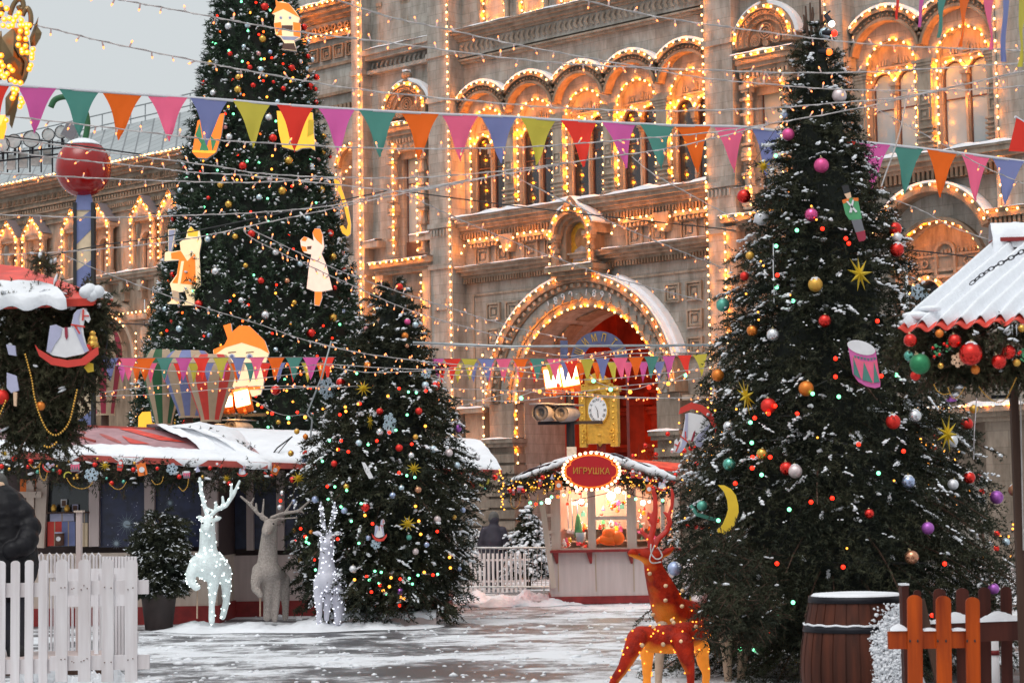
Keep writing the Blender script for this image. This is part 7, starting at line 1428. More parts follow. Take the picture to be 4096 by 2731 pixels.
deer('unlit grey wicker reindeer between the two white ones', 28.4, c42, .4355, 'deer_wicker',
 [[(105, 540, 118, 0), (170, 590, 105, .25), (205, 610, 90, .38)], [(105, 500, 100, 0), (112, 350, 86, 0), (122, 220, 76, -.02), (135, 120, 66, -.05)], [(130, 120, 64, -.06), (100, 170, 50, -.22), (92, 190, 40, -.28)], [(85, 70, 20, 0), (55, 50, 24, 0), (30, 30, 10, 0)], [(175, 75, 20, 0), (205, 60, 22, 0), (222, 50, 9, 0)], [(40, 540, 80, -.02), (0, 620, 52, -.12), (-5, 700, 40, -.16), (40, 760, 30, -.2)], [(110, 600, 70, 0), (112, 740, 48, 0), (100, 870, 34, 0), (98, 970, 34, 0)], [(175, 640, 60, .05), (185, 800, 40, .06), (170, 985, 30, .06)], [(255, 620, 62, .35), (268, 760, 44, .4), (272, 870, 34, .4), (268, 970, 30, .36)]],
 [[[(100, 60, 17, -.02), (20, 15, 17, 0), (-75, -90, 15, 0), (-140, -145, 11, 0)], [(10, 10, 13, 0), (0, -80, 10, 0)], [(60, 30, 13, 0), (72, -120, 9, 0)], [(-50, -60, 12, 0), (-20, -130, 9, 0)]], [[(140, 50, 17, -.02), (230, 15, 17, 0), (390, -10, 15, 0), (500, -110, 10, 0)], [(260, 10, 13, 0), (340, -100, 9, 0)], [(400, -20, 12, 0), (440, 10, 9, 0)], [(200, 25, 13, 0), (215, 60, 9, 0), (380, 50, 8, -.05)]]],
 [(160, 105, -.25)], [((38, 770), (38, 955))])
deer('white reindeer studded with pearly beads in front of the middle tree', 28.0, c42, .4355, 'deer_bead',
 [[(650, 620, 112, 0), (710, 610, 100, .3), (755, 620, 78, .45)], [(650, 560, 88, 0), (645, 420, 66, 0), (650, 320, 64, -.02), (655, 230, 66, -.06)], [(655, 235, 66, -.1), (650, 285, 50, -.2)], [(605, 205, 24, 0), (560, 192, 25, 0), (520, 188, 10, 0)], [(705, 205, 24, 0), (750, 192, 25, 0), (785, 185, 10, 0)], [(580, 640, 56, -.03), (572, 780, 44, -.03), (582, 900, 30, -.03), (578, 1010, 26, -.03)], [(655, 660, 50, .1), (655, 800, 38, .1), (648, 980, 26, .1)], [(735, 660, 70, .25), (745, 800, 50, .2), (755, 920, 44, .2), (745, 1010, 30, .15)], [(785, 640, 44, .45), (790, 820, 34, .45), (785, 990, 24, .4)]],
 [[[(635, 170, 19, -.04), (615, 90, 19, 0), (602, -20, 18, 0), (598, -90, 12, 0)], [(612, 60, 14, 0), (590, -30, 12, .05)]], [[(670, 170, 19, -.04), (700, 90, 19, 0), (718, -20, 18, 0), (722, -90, 12, 0)], [(705, 80, 14, 0), (735, -10, 12, .05)]]],
 [(622, 250, -.24), (690, 250, -.24)], [], 'bead_glow', 270, .0115)
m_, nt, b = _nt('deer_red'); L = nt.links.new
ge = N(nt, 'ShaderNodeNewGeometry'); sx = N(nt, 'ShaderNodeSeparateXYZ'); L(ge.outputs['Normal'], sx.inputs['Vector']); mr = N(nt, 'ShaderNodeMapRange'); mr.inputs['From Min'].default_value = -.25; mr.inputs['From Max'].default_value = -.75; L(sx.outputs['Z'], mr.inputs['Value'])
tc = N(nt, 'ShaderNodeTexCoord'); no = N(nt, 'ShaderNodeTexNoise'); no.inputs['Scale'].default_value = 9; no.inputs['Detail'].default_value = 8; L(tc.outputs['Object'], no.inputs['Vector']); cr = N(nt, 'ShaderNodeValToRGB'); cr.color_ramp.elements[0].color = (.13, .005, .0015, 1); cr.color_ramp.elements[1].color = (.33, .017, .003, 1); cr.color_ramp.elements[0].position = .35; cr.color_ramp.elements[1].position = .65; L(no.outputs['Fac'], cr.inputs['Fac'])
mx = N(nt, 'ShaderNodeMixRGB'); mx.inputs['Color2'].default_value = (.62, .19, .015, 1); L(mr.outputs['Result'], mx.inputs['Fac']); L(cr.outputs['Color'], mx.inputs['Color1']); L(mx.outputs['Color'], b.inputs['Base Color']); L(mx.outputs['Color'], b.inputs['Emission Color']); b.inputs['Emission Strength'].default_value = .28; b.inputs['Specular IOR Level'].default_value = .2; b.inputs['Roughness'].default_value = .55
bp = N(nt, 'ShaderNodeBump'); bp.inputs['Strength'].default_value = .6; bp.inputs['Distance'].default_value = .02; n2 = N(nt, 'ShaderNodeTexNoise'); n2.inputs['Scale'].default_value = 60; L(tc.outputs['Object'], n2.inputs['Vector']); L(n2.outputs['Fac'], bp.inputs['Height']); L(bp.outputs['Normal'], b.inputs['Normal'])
plain('deer_leg_yellow', (.72, .24, .02), .5, var=.2, scale=12, bump=.4, bscale=60, emit=(1, .3, .02), es=.32); plain('deer_leg_pale', (.50, .36, .26), .6, var=.15, bump=.4, bscale=60); plain('antler_red', (.30, .015, .008), .3, var=.3, emit=(.5, .02, .008), es=.25); glow('led_amber', (1, .30, .03), 2.4, False); plain('deer_spot', (.72, .48, .28), .6)
STY = 17.6
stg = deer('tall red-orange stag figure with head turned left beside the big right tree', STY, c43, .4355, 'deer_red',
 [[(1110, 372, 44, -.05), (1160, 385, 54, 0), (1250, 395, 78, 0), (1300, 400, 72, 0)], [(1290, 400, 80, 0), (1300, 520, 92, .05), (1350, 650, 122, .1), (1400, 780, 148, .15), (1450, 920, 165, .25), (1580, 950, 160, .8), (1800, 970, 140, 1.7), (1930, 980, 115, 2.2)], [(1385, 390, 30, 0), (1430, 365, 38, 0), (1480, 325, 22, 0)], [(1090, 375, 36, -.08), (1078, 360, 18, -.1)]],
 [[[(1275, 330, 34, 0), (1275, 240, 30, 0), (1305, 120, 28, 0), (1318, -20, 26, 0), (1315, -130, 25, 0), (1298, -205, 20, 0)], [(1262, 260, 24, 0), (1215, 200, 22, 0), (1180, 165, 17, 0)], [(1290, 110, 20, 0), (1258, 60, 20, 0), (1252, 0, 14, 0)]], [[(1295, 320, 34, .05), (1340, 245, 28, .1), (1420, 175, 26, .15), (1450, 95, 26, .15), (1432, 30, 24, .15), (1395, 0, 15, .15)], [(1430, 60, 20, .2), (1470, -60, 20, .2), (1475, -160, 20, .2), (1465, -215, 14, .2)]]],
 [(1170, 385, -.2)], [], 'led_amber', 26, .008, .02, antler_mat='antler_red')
k = .4355 * STY / FOC
for ch in ([(1380, 1050, 60, .1), (1350, 1380, 44, .1), (1345, 1560, 38, .1), (1345, 1650, 40, .1)], [(1620, 1050, 55, .35), (1640, 1400, 42, .35), (1640, 1650, 36, .35)], [(1950, 1050, 90, 1.1), (1975, 1300, 54, 1.1), (1985, 1560, 40, 1.1)], [(2080, 1050, 90, 1.3), (2120, 1300, 56, 1.3), (2100, 1560, 42, 1.3)]):
 m = MB(); blobchain(m, ch, STY, k, c43); remesh(m, 'leg', 'deer_leg_pale', stg, .02, 3)
for x, y in ((1265, 563), (1412, 675), (1565, 717), (1410, 808), (1562, 862), (1295, 940), (1470, 990)):
 c_ = P(*c43(x, y), STY - .21); m = MB(); m.ball(c_, 20 * k, 10, 8, sc=(1, .9, .9)); m.obj('pale_spot', 'deer_spot', stg, True)
m = MB()
for L_ in ([(1275, 290), (1280, 380), (1330, 430), (1380, 400), (1340, 320)], [(1310, 300), (1265, 420), (1290, 465), (1370, 455)]): m.tube(catmull([P(*c43(a, b_), STY - .24) for a, b_ in L_], 6), .006, 5)
tag(m.obj('white_cable', 'wire_snow', None, x=0), 'loose white cable looped over the head of the red stag', 'cable')
FY2 = 16.4
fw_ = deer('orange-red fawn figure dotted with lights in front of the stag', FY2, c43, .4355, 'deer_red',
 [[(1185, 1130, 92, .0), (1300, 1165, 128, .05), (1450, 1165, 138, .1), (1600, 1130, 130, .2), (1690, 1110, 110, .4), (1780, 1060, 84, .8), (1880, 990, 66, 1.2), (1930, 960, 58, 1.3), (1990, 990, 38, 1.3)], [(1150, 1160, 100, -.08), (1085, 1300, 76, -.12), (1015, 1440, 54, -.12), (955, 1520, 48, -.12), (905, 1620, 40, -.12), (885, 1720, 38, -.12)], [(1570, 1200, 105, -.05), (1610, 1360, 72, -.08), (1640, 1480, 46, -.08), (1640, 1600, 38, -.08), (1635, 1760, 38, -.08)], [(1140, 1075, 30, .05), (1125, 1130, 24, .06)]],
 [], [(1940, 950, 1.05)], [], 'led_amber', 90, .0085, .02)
k = .4355 * FY2 / FOC
for ch in ([(1240, 1230, 80, .3), (1240, 1380, 56, .32), (1240, 1520, 42, .32), (1235, 1750, 40, .32)], [(1730, 1200, 80, .4), (1755, 1380, 60, .42), (1785, 1470, 42, .42), (1775, 1600, 38, .42), (1770, 1750, 38, .42)]):
 m = MB(); blobchain(m, ch, FY2, k, c43); lg = remesh(m, 'leg', 'deer_leg_yellow', fw_, .02, 3); scatter(lg, 'led_amber', 16, .0085, fw_)
for x, y, dd in ((1300, 1055, -.02), (1195, 1220, -.2), (1388, 1212, -.2), (1553, 1185, -.12), (1690, 1050, .05), (1485, 1015, .05)):
 m = MB(); m.ball(P(*c43(x, y), FY2 + dd), 20 * k, 10, 8); m.obj('pale_spot', 'deer_spot', fw_, True)
def picket(m, x0, x1, z0, z1, y, th=.022, lean=0):
 n = 8; w = (x1 - x0) / 2; c = (x0 + x1) / 2; zt = z1 - w * .75
 out = [(x0, z0), (x1, z0), (x1 + lean, zt)] + [(c + lean + w * math.cos(PI * i / n), zt + w * .75 * math.sin(PI * i / n)) for i in range(1, n)] + [(x0 + lean, zt)]
 m.prism(out, (Vector((0, y, 0)), Vector((1, 0, 0)), Vector((0, 0, 1)), Vector((0, -1, 0))), 0, th)
def fence_px(label, Y, conv, pk, rails, mat, vb, railback=.05, extra=None, name='picket_fence'):
 t = thing(name, label, 'fence', (0, 0, 0))
 for x0_, x1_, yt in pk:
  a = P(*conv(x0_, yt), Y); b_ = P(*conv(x1_, yt), Y); zb = P(*conv(x0_, vb), Y); m = MB(); ln = a.x - P(*conv(x0_, vb), Y).x; picket(m, a.x - ln, b_.x - ln, max(0.01, zb.z), a.z, Y, .022, ln * .5 + .004); m.obj('picket', mat, t)
 for x0_, y0_, x1_, y1_, dy_ in rails:
  a = P(*conv(x0_, y0_), Y); b_ = P(*conv(x1_, y1_), Y); m = MB(); m.box(a.x, b_.x, Y + dy_, Y + dy_ + .035, b_.z, a.z); m.obj('rail', mat, t)
 return t
wf = fence_px('front panel of white picket fence at the lower left with a jutting rail', 18.6, c41, ((513, 620, 430), (720, 832, 430), (935, 1042, 430), (1150, 1262, 436)), ((458, 636, 1362, 750, .004), (455, 1322, 1370, 1440, .004)), 'wood_white', 1552)
m = MB()
for x in (560, 595, 660, 678, 745, 800, 770, 1175, 1220, 960, 1020):
 for y in (690, 1362): m.ball(P(*c41(x, y + random.uniform(-20, 20)), 18.572), .006, 6, 4)
m.obj('nail_heads', 'p_brown', wf)
fence_px('white picket fence panel cut off by the lower left corner', 18.75, c41, ((-170, -75, 445), (-55, 48, 446), (98, 180, 444), (228, 305, 438), (357, 436, 436)), ((-200, 655, 440, 775, .004), (-200, 1358, 455, 1478, .004)), 'wood_white', 1640)
fence_px('white picket fence lying behind the front panel', 20.5, c41, ((1010, 1050, 560), (870, 905, 560)), ((610, 520, 1150, 640, 0), (620, 755, 1160, 858, 0)), 'wood_white', 1300)
t = thing('slatted_board', 'white corrugated board standing behind the white fence', 'board', (0, 0, 0)); m = MB(); YB = 21.0
for i in range(11): x = 938 + i * 29; p = P(*c41(x, 405), YB); p2 = P(*c41(x + 24, 405), YB); m.box(p.x, p2.x, YB, YB + .04, .02, p.z);
m.obj('slats', 'wood_white', t); m = MB(); p = P(*c41(935, 430), YB); p2 = P(*c41(1258, 430), YB); m.box(p.x, p2.x, YB + .04, YB + .08, .3, .4); m.box(p.x, p2.x, YB + .04, YB + .08, p.z - .3, p.z - .2); m.obj('batten', 'wood_white', t)
t = thing('hoop_fence', 'low white hoop-topped fence behind the picket fence', 'fence', (0, 0, 0)); YH = 22.5
m = MB()
for i, x in enumerate((380, 455, 520, 585, 650, 720, 782, 845, 905)):
 a = P(*c41(x - 17, 400), YH); b_ = P(*c41(x + 17, 400), YH); c_ = P(*c41(x, 378), YH); m.tube([(a.x, YH, .02), a, c_, b_, (b_.x, YH, .02)], .014, 6)
m.obj('hoops', 'wood_white', t, x=0); m = MB(); a = P(*c41(360, 560), YH); b_ = P(*c41(920, 560), YH); m.box(a.x, b_.x, YH - .02, YH + .02, a.z - .05, a.z); m.obj('rail', 'wood_white', t)
t = thing('wooden_post', 'plain pinkish wooden post rising behind the white fence', 'post', (0, 0, 0)); a = P(*c41(697, 0), 21.8); b_ = P(*c41(740, 0), 21.8); m = MB(); m.box(a.x, b_.x, 21.8, 21.9, 0, a.z); m.obj('post_shaft', 'wood_rose', t); m = MB(); m.box(a.x - .02, b_.x + .02, 21.78, 21.92, a.z, a.z + .02); m.obj('post_cap', 'wood_cream', t)
t = thing('wooden_deck', 'low grey wooden deck behind the white fence under the person', 'deck', (0, 0, 0)); a = P(*c41(-400, 1100), 20.8); b_ = P(*c41(940, 1100), 20.8)
for i in range(6): m = MB(); m.box(a.x, b_.x, 20.75 + i * .22, 20.95 + i * .22, .10, .16); m.obj('plank', 'wood_rose', t)
m = MB(); m.box(a.x, b_.x, 20.8, 22.05, 0, .10); m.obj('deck_frame', 'wood_dark', t)
pr = thing('person', 'person in dark puffer coat and grey knit hat seen from behind, left edge', 'person', (0, 0, 0)); k = 21.3 / FOC; PYp = 21.3
m = MB(); puff = lambda L_, n_, am: [(float(np.interp(t_, np.linspace(0, 1, len(L_)), [p[0] for p in L_])), float(np.interp(t_, np.linspace(0, 1, len(L_)), [p[1] for p in L_])), float(np.interp(t_, np.linspace(0, 1, len(L_)), [p[2] for p in L_])) * (1 + (am if j % 2 else -am)), float(np.interp(t_, np.linspace(0, 1, len(L_)), [p[3] for p in L_]))) for j, t_ in enumerate(np.linspace(0, 1, n_))]
blobchain(m, puff([(-5, 2015, 84, 0), (5, 2060, 112, 0), (10, 2130, 120, 0), (14, 2210, 132, 0), (12, 2280, 142, 0)], 13, .05), PYp, k, ident); blobchain(m, puff([(75, 2035, 50, -.05), (118, 2110, 45, -.1), (108, 2180, 40, -.24), (50, 2200, 34, -.34)], 10, .09), PYp, k, ident); blobchain(m, puff([(-75, 2040, 50, 0), (-110, 2120, 44, -.05), (-100, 2200, 36, -.15)], 8, .08), PYp, k, ident); blobchain(m, [(20, 1990, 52, .05), (52, 2000, 38, .02)], PYp, k, ident)
remesh(m, 'puffer_coat', 'coat_black', pr, .014, 2)
m = MB(); blobchain(m, [(-14, 1962, 46, 0), (-14, 1950, 45, -.01), (-10, 1985, 36, 0)], PYp, k, ident); blobchain(m, [(-60, 1972, 10, 0), (-66, 1982, 7, 0)], PYp, k, ident); remesh(m, 'head', 'p_skin', pr, .014, 3)
m = MB(); blobchain(m, [(-14, 1952, 51, .01), (-12, 1930, 44, .01), (-10, 1918, 30, .01)], PYp, k, ident); m.tube([P(-14 + 53 * math.cos(a), 1966, PYp + .14 * math.sin(a)) for a in np.linspace(0, 2 * PI, 20)], .022, 6); remesh(m, 'knit_hat', 'hat_grey', pr, .014, 2)
m = MB(); blobchain(m, [(-28, 2270, 70, 0), (-30, 2420, 52, 0), (-32, 2570, 42, 0), (-32, 2606, 40, 0)], PYp, k, ident); blobchain(m, [(62, 2270, 66, .05), (64, 2420, 50, .05), (66, 2570, 42, .05), (66, 2606, 40, .05)], PYp, k, ident); remesh(m, 'trousers', 'trouser', pr, .02, 4)
for x in (-32, 66): m = MB(); blobchain(m, [(x, 2602, 36, 0), (x + 4, 2608, 34, .15)], PYp, k, ident); remesh(m, 'boot', 'p_black', pr, .014, 3)
c44 = lambda a, b_: q(4, 4, a, b_); BFY = 12.6
bf = fence_px('orange-brown picket fence panel in the lower right corner', BFY, c44, ((1285, 1420, 758), (1550, 1686, 765), (1822, 1950, 778)), ((1105, 1095, 1822, 1245, .004),), 'wood_orange', 1900)
m = MB()
for x in (1305, 1375, 1560, 1635, 1830, 1900): m.ball(P(*c44(x, 1180), BFY - .03), .006, 8, 5, sc=(1, .4, 1.6))
m.obj('nail_holes', 'p_black', bf)
for x0_, x1_ in ((1120, 1284), (1425, 1548), (1690, 1818)):
 a = P(*c44(x0_, 1090), BFY); b_ = P(*c44(x1_, 1090), BFY); mm = MB(); n_ = 10; vs = []; fs = []
 for i in range(n_ + 1):
  x = a.x + (b_.x - a.x) * i / n_; h = .012 + .03 * math.sin(PI * i / n_) * (1 if x0_ < 1200 else .25)
  for yy, hh in ((BFY - .01, 0), (BFY + .005, h), (BFY + .03, h), (BFY + .045, 0)): vs.append((x, yy, a.z + hh))
 for i in range(n_):
  for j in range(3): fs.append((4 * i + j, 4 * i + j + 1, 4 * i + j + 5, 4 * i + j + 4))
 mm.add(vs, fs); mm.obj('rail_snow', 'snow', bf, True)
B2 = 13.4
b2f = fence_px('dark maroon picket fence running behind the orange one', B2, c44, ((1345, 1412, 712), (1525, 1640, 700), (1735, 1850, 695), (1940, 2050, 688), (2145, 2245, 682), (2335, 2440, 680)), (), 'wood_maroon', 1800)
a, b_ = P(*c44(1240, 1075), B2 - .05), P(*c44(2480, 1030), B2 - .25); m = MB(); m.bar(a - Vector((0, 0, .03)), b_ - Vector((0, 0, .03)), .04, .13); m.obj('rail', 'wood_maroon', b2f)
mm = MB(); vs = []; fs = []; n_ = 60
for i in range(n_ + 1):
 p = a.lerp(b_, i / n_); h = .045 + .022 * math.sin(i * .33) + random.uniform(-.004, .004)
 for yy, hh in ((-.03, .03), (-.02, h * .8 + .03), (.005, h + .03), (.03, .03)): vs.append((p.x, p.y + yy, p.z + hh))
for i in range(n_):
 for j in range(3): fs.append((4 * i + j, 4 * i + j + 1, 4 * i + j + 5, 4 * i + j + 4))
mm.add(vs, fs); mm.obj('rail_snow', 'snow', b2f, True)
p = P(*c44(1228, 672), 13.2); p2 = P(*c44(1335, 672), 13.2); m = MB(); m.box(p.x, p2.x - .03, 13.2, 13.3, 0, p.z); m.obj('fence_post', 'wood_maroon', b2f); m = MB(); m.box(p.x - .004, p2.x - .026, 13.196, 13.304, p.z, p.z + .012); m.obj('post_snow', 'snow', b2f)
m = MB(); m.bar(P(*c44(1400, 800), 13.25), P(*c44(1580, 1600), 13.25), .05, .04); m.obj('brace', 'wood_dark', b2f)
t = thing('striped_pole', 'pale grey pole with a dark red band behind the maroon fence', 'pole', (0, 0, 0)); p = P(*c44(2035, 1140), 14.2); p2 = P(*c44(2116, 1140), 14.2); m = MB(); m.lathe([((p2.x - p.x) / 2, 0), ((p2.x - p.x) / 2, p.z)], 14, ((p.x + p2.x) / 2, 14.2, 0)); m.obj('pole_shaft', 'galv_pale' if 'galv_pale' in MATS else 'p_white', t, True); zb0, zb1 = P(*c44(2035, 1310), 14.2).z, P(*c44(2035, 1265), 14.2).z; m = MB(); m.lathe([((p2.x - p.x) / 2 + .003, zb0), ((p2.x - p.x) / 2 + .003, zb1)], 14, ((p.x + p2.x) / 2, 14.2, 0)); m.obj('red_band', 'plinth_red', t, True)
BRY = 13.9; kb = BRY / FOC * .4355; bc = P(*c44(815, 1000), BRY); zt = P(*c44(815, 790), BRY - .2).z
br_ = thing('wooden_barrel', 'dark red wooden barrel with black iron hoops and snow on its lid', 'barrel', (bc.x, BRY, 0))
R0 = 415 * kb; prof = [(R0 * 1.0, 0), (R0 * 1.16, zt * .22), (R0 * 1.27, zt * .46), (R0 * 1.24, zt * .62), (R0 * 1.15, zt * .8), (R0, zt)]
zs = np.linspace(0, zt, 25); rs = np.interp(zs, [z for r, z in prof], [r for r, z in prof]); rs = np.convolve(np.pad(rs, 2, 'edge'), [.1, .2, .4, .2, .1], 'valid')
rf = lambda z: float(np.interp(z, zs, rs))
m = MB(); nst = 26
for i in range(nst):
 a0, a1 = 2 * PI * i / nst + .012, 2 * PI * (i + 1) / nst - .012; vs = []; dr_ = random.uniform(-.002, .002)
 for z in zs:
  for a in np.linspace(a0, a1, 4): vs.append(((rf(z) + dr_) * math.cos(a), (rf(z) + dr_) * math.sin(a), z))
 m.add(vs, [(j * 4 + s, j * 4 + s + 1, j * 4 + s + 5, j * 4 + s + 4) for j in range(24) for s in range(3)])
m.lathe([(rf(z) - .006, z) for z in zs], 40); m.obj('staves', 'wood_barrel', br_, True)
ztop_h = lambda v: P(*c44(815, v), BRY - R0).z
for v0_, v1_ in ((782, 840), (1048, 1110)):
 z1_, z0_ = ztop_h(v0_), ztop_h(v1_); m = MB(); m.lathe([(rf(z0_) - .01, z0_), (rf(z0_) + .008, z0_), (rf(z1_) + .008, z1_), (rf(z1_) - .01, z1_)], 48); m.obj('iron_hoop', 'iron_black', br_, True)
 if v0_ > 900:
  m = MB(); m.tube([((rf(z1_) + .006) * math.cos(a), (rf(z1_) + .006) * math.sin(a), z1_ + .004 + .004 * math.sin(a * 17)) for a in np.linspace(0, 2 * PI, 60)], .008, 5); m.obj('hoop_snow', 'snow', br_, True)
m = MB(); m.lathe([(R0 * .99, zt - .01), (R0 * .985, zt + .012), (R0 * .93, zt + .026), (R0 * .5, zt + .034), (.001, zt + .03)], 40); m.obj('lid_snow', 'snow', br_, True)
rngs = np.random.default_rng(6); n = 6500; C_ = [];
for i in range(n):
 x = rngs.uniform(780, 1330); y = rngs.uniform(840, 1640); lim = 1230 - (y - 840) * .62
 if x < lim - abs(rngs.normal()) * 50 * (1 if rngs.uniform() < .8 else 2.5): continue
 dpt = BRY - .30 - (x - 800) / 530 * .22 + rngs.uniform(-.02, .02)
 C_.append(tuple(P(*c44(x, y), dpt)))
C_ = np.array(C_); k_ = len(C_); sz = rngs.uniform(.004, .011, k_) * np.where(rngs.uniform(size=k_) < .2, 1.7, 1); V, Fs = blobs(C_, rngs.normal(size=(k_, 3)), sz, sz, sz * .8, rngs)
t = thing('snow_heap', 'clotted heap of snow banked between the barrel and the orange fence', 'snow heap', (0, 0, 0)); tri_obj('snow_clumps', V, Fs, 'snow_fine', t, True)
m = MB(); cxh = P(*c44(1130, 1500), 13.62); m.lathe([(.36, 0), (.3, .25), (.2, .5), (.1, .72), (.01, .85)], 18, (cxh.x, 13.72, 0));
m.v = [(x + random.uniform(-.015, .015), 13.72 + (y - 13.72) * .62 + random.uniform(-.015, .015), z) for x, y, z in m.v]; m.obj('snow_core', 'snow_fine', t, True)
Z5 = lambda x, y: (x * .51, 1000 + y * .5102)
ZR = lambda x, y: (3400 + x * .296, 1180 + y * .296)
NL = 13.2
ns_ = thing('market_stall', 'near stall at the left edge with a snowy bright red roof corner', 'stall', (0, 0, 0))
A, B, Cc, D = P(-420, 1222, NL - .3), P(372, 1192, NL - .3), P(90, 1068, NL + 1.1), P(-420, 1010, NL + 1.1)
quad_slab(A, B, Cc, D, .05, 'roof_bright', 'roof_slope', ns_); H2 = P(452, 1196, NL + 1.0)
m = MB(); m.add([B, H2, Cc, B - Vector((0, 0, .04)), H2 - Vector((0, 0, .04)), Cc - Vector((0, 0, .04))], [(0, 1, 2), (5, 4, 3), (0, 3, 4, 1), (1, 4, 5, 2), (2, 5, 3, 0)]); m.obj('roof_hip', 'roof_bright', ns_)
up1 = Vector((0, -.02, .012)); lp = lambda s, t: A.lerp(B, s).lerp(D.lerp(Cc, s), t) + up1
sheet(lp(.0, -.03), lp(.86, -.03), lp(.80, .30), lp(0, .42), .05, 'snow', 'roof_snow', ns_, 40, 8, .012, .12, 21)
sheet(lp(0, .68), lp(.66, .86), lp(.72, 1.05), lp(0, 1.1), .05, 'snow', 'roof_snow', ns_, 26, 8, .03, .08, 22)
m = MB(); c_ = P(372, 1172, NL - .32)
for i in range(7): m.ball(c_ + Vector((random.uniform(-.05, .06), random.uniform(-.03, .03), random.uniform(-.02, .02))), random.uniform(.03, .05), 10, 7)
m.obj('snow_lump', 'snow', ns_, True, x=0)
sheet(B + up1, H2 + Vector((0, 0, .01)), H2.lerp(Cc, .25) + Vector((0, 0, .01)), B.lerp(Cc, .2) + up1, .02, 'snow', 'roof_snow', ns_, 14, 4, .01, 0, 23)
m = MB(); x_ = P(-330, 2000, NL).x; m.box(x_ - .1, x_, NL, NL + .1, 0, P(-330, 1220, NL).z); m.obj('post', 'wood_cream', ns_)
m = MB(); m.box(x_ - 2.2, x_ - .1, NL + .1, NL + 2, 0, 2.6); m.obj('side_wall', 'wood_cream', ns_)
gn = np.random.default_rng(51)
GL = thing('fir_garland', 'heavy bushy fir garland hanging from the near stall roof at the left edge', 'garland', (0, 0, 0))
for pth, rad, dn, hg in (([(-60, 1250), (150, 1245), (300, 1235), (410, 1225)], .10, 190, .3), ([(-40, 1300), (30, 1450), (60, 1650), (80, 1740)], .13, 210, 1.1), ([(90, 1290), (150, 1480), (190, 1640), (170, 1730)], .14, 220, 1.1), ([(190, 1290), (260, 1480), (270, 1640), (252, 1750)], .12, 200, 1.1), ([(300, 1260), (340, 1420), (330, 1560)], .10, 200, .9), ([(380, 1240), (400, 1330), (385, 1440)], .07, 170, .8)):
 garland([P(*p, NL + random.uniform(-.1, .1)) for p in pth], rad, None, None, gn, dn * 2.2, hg, 'needles_near', .17, .028, .0036, .05, 60, GL, ss=.7)
for pts in ([(200, 1075), (160, 1040), (120, 1050)], [(215, 1100), (195, 1050), (140, 1040)], [(225, 1085), (170, 1060), (150, 1055)]):
 garland([P(*p, NL - .1) for p in pts], .03, None, None, gn, 130, 0, 'needles_near', .1, .022, .002, .1, 40, GL, ss=.5)
garland([P(*p, NL - .25) for p in ((-20, 1205), (60, 1200), (150, 1190), (230, 1180))], .03, None, None, gn, 120, .2, 'needles_near', .09, .022, .002, .5, 36, GL, ss=.6)
def Tn(a, b_): return Z5(510 + a * 235, 665 + 35 - b_ * 210)
rocking_horse(Tn, NL - .42, 'big grey and white rocking horse cutout on the near left garland')
for x, y, r, col, lab in ((318, 1222, 36, 'gold', 0), (10, 1150, 60, 'red', 0), (690, 770, 34, 'red', 0)): u, v = Z5(x, y); bauble(None, u, v, r * .51, 'orange' if col == 'gold' else col, True, False, True, Y=NL - .36, place='hanging in the garland of the near left stall')
u, v = Z5(725, 705); m = MB(); c_ = P(u, v, NL - .33); m.ball(c_, .035, 12, 8); m.ball(c_ + Vector((0, 0, .04)), .022, 10, 7); m.lathe([(.05, -.05), (.03, .0)], 10, c_); tag(m.obj('bell_ornament', 'bauble_gold', None, True), 'shiny golden bell ornament beside the near rocking horse', 'ornament')
for L_, lab in (([(195, 810), (215, 880), (250, 1020), (270, 1150), (310, 1290), (370, 1410), (430, 1450), (490, 1420), (545, 1340), (585, 1180), (605, 1090)], 'gold bead chain swooping low under the near rocking horse'), ([(-20, 1330), (20, 1240), (45, 1180)], 'short gold bead chain at the left picture edge'), ([(340, 1530), (380, 1545), (430, 1520), (450, 1490)], 'tiny bead chain at the bottom tip of the near garland')):
 bead_chain([Z5(*a) for a in L_], lab, NL - .4, .0075)
for pts, lab, mt_ in (([(55, 960), (130, 985), (150, 1100), (90, 1120), (55, 1080)], 'white paper ornament at the left of the near garland', 'p_lilac'), ([(105, 1110), (135, 1115), (130, 1225), (110, 1220)], 'pink candle-shaped ornament below the white paper one', 'p_skin'), ([(660, 920), (700, 880), (730, 890), (735, 950), (690, 960)], 'yellow foil ornament beneath the near rocking horse rocker', 'p_yellow'), ([(50, 740), (120, 750), (130, 830), (70, 820)], 'pale blue paper ornament at the upper left of the near garland', 'p_lilac')):
 tag(flatpx([Z5(*p) for p in pts], NL - .38, -.008, .008, mt_, 'paper_ornament'), lab, 'ornament')
for i, L_ in enumerate(([(800, 600), (840, 680), (830, 780), (800, 850)], [(790, 830), (850, 850), (850, 900), (800, 980)], [(740, 1100), (720, 1200), (740, 1270)])): m = MB(); m.tube(catmull([P(*Z5(*a), NL - .1) for a in L_], 6), .005, 5); tag(m.obj('cable', 'cable_black'), '%s loose black cable dangling at the right of the near left garland' % ('upper', 'middle', 'lowest')[i], 'cable')
NR = 11.6
rs_ = thing('market_stall', 'near stall at the right edge under a corrugated red roof thick with snow', 'stall', (0, 0, 0))
A, B, D, Cc = P(3592, 1322, NR), P(4420, 1262, NR), P(3985, 985, NR + 1.35), P(4700, 965, NR + 1.35)
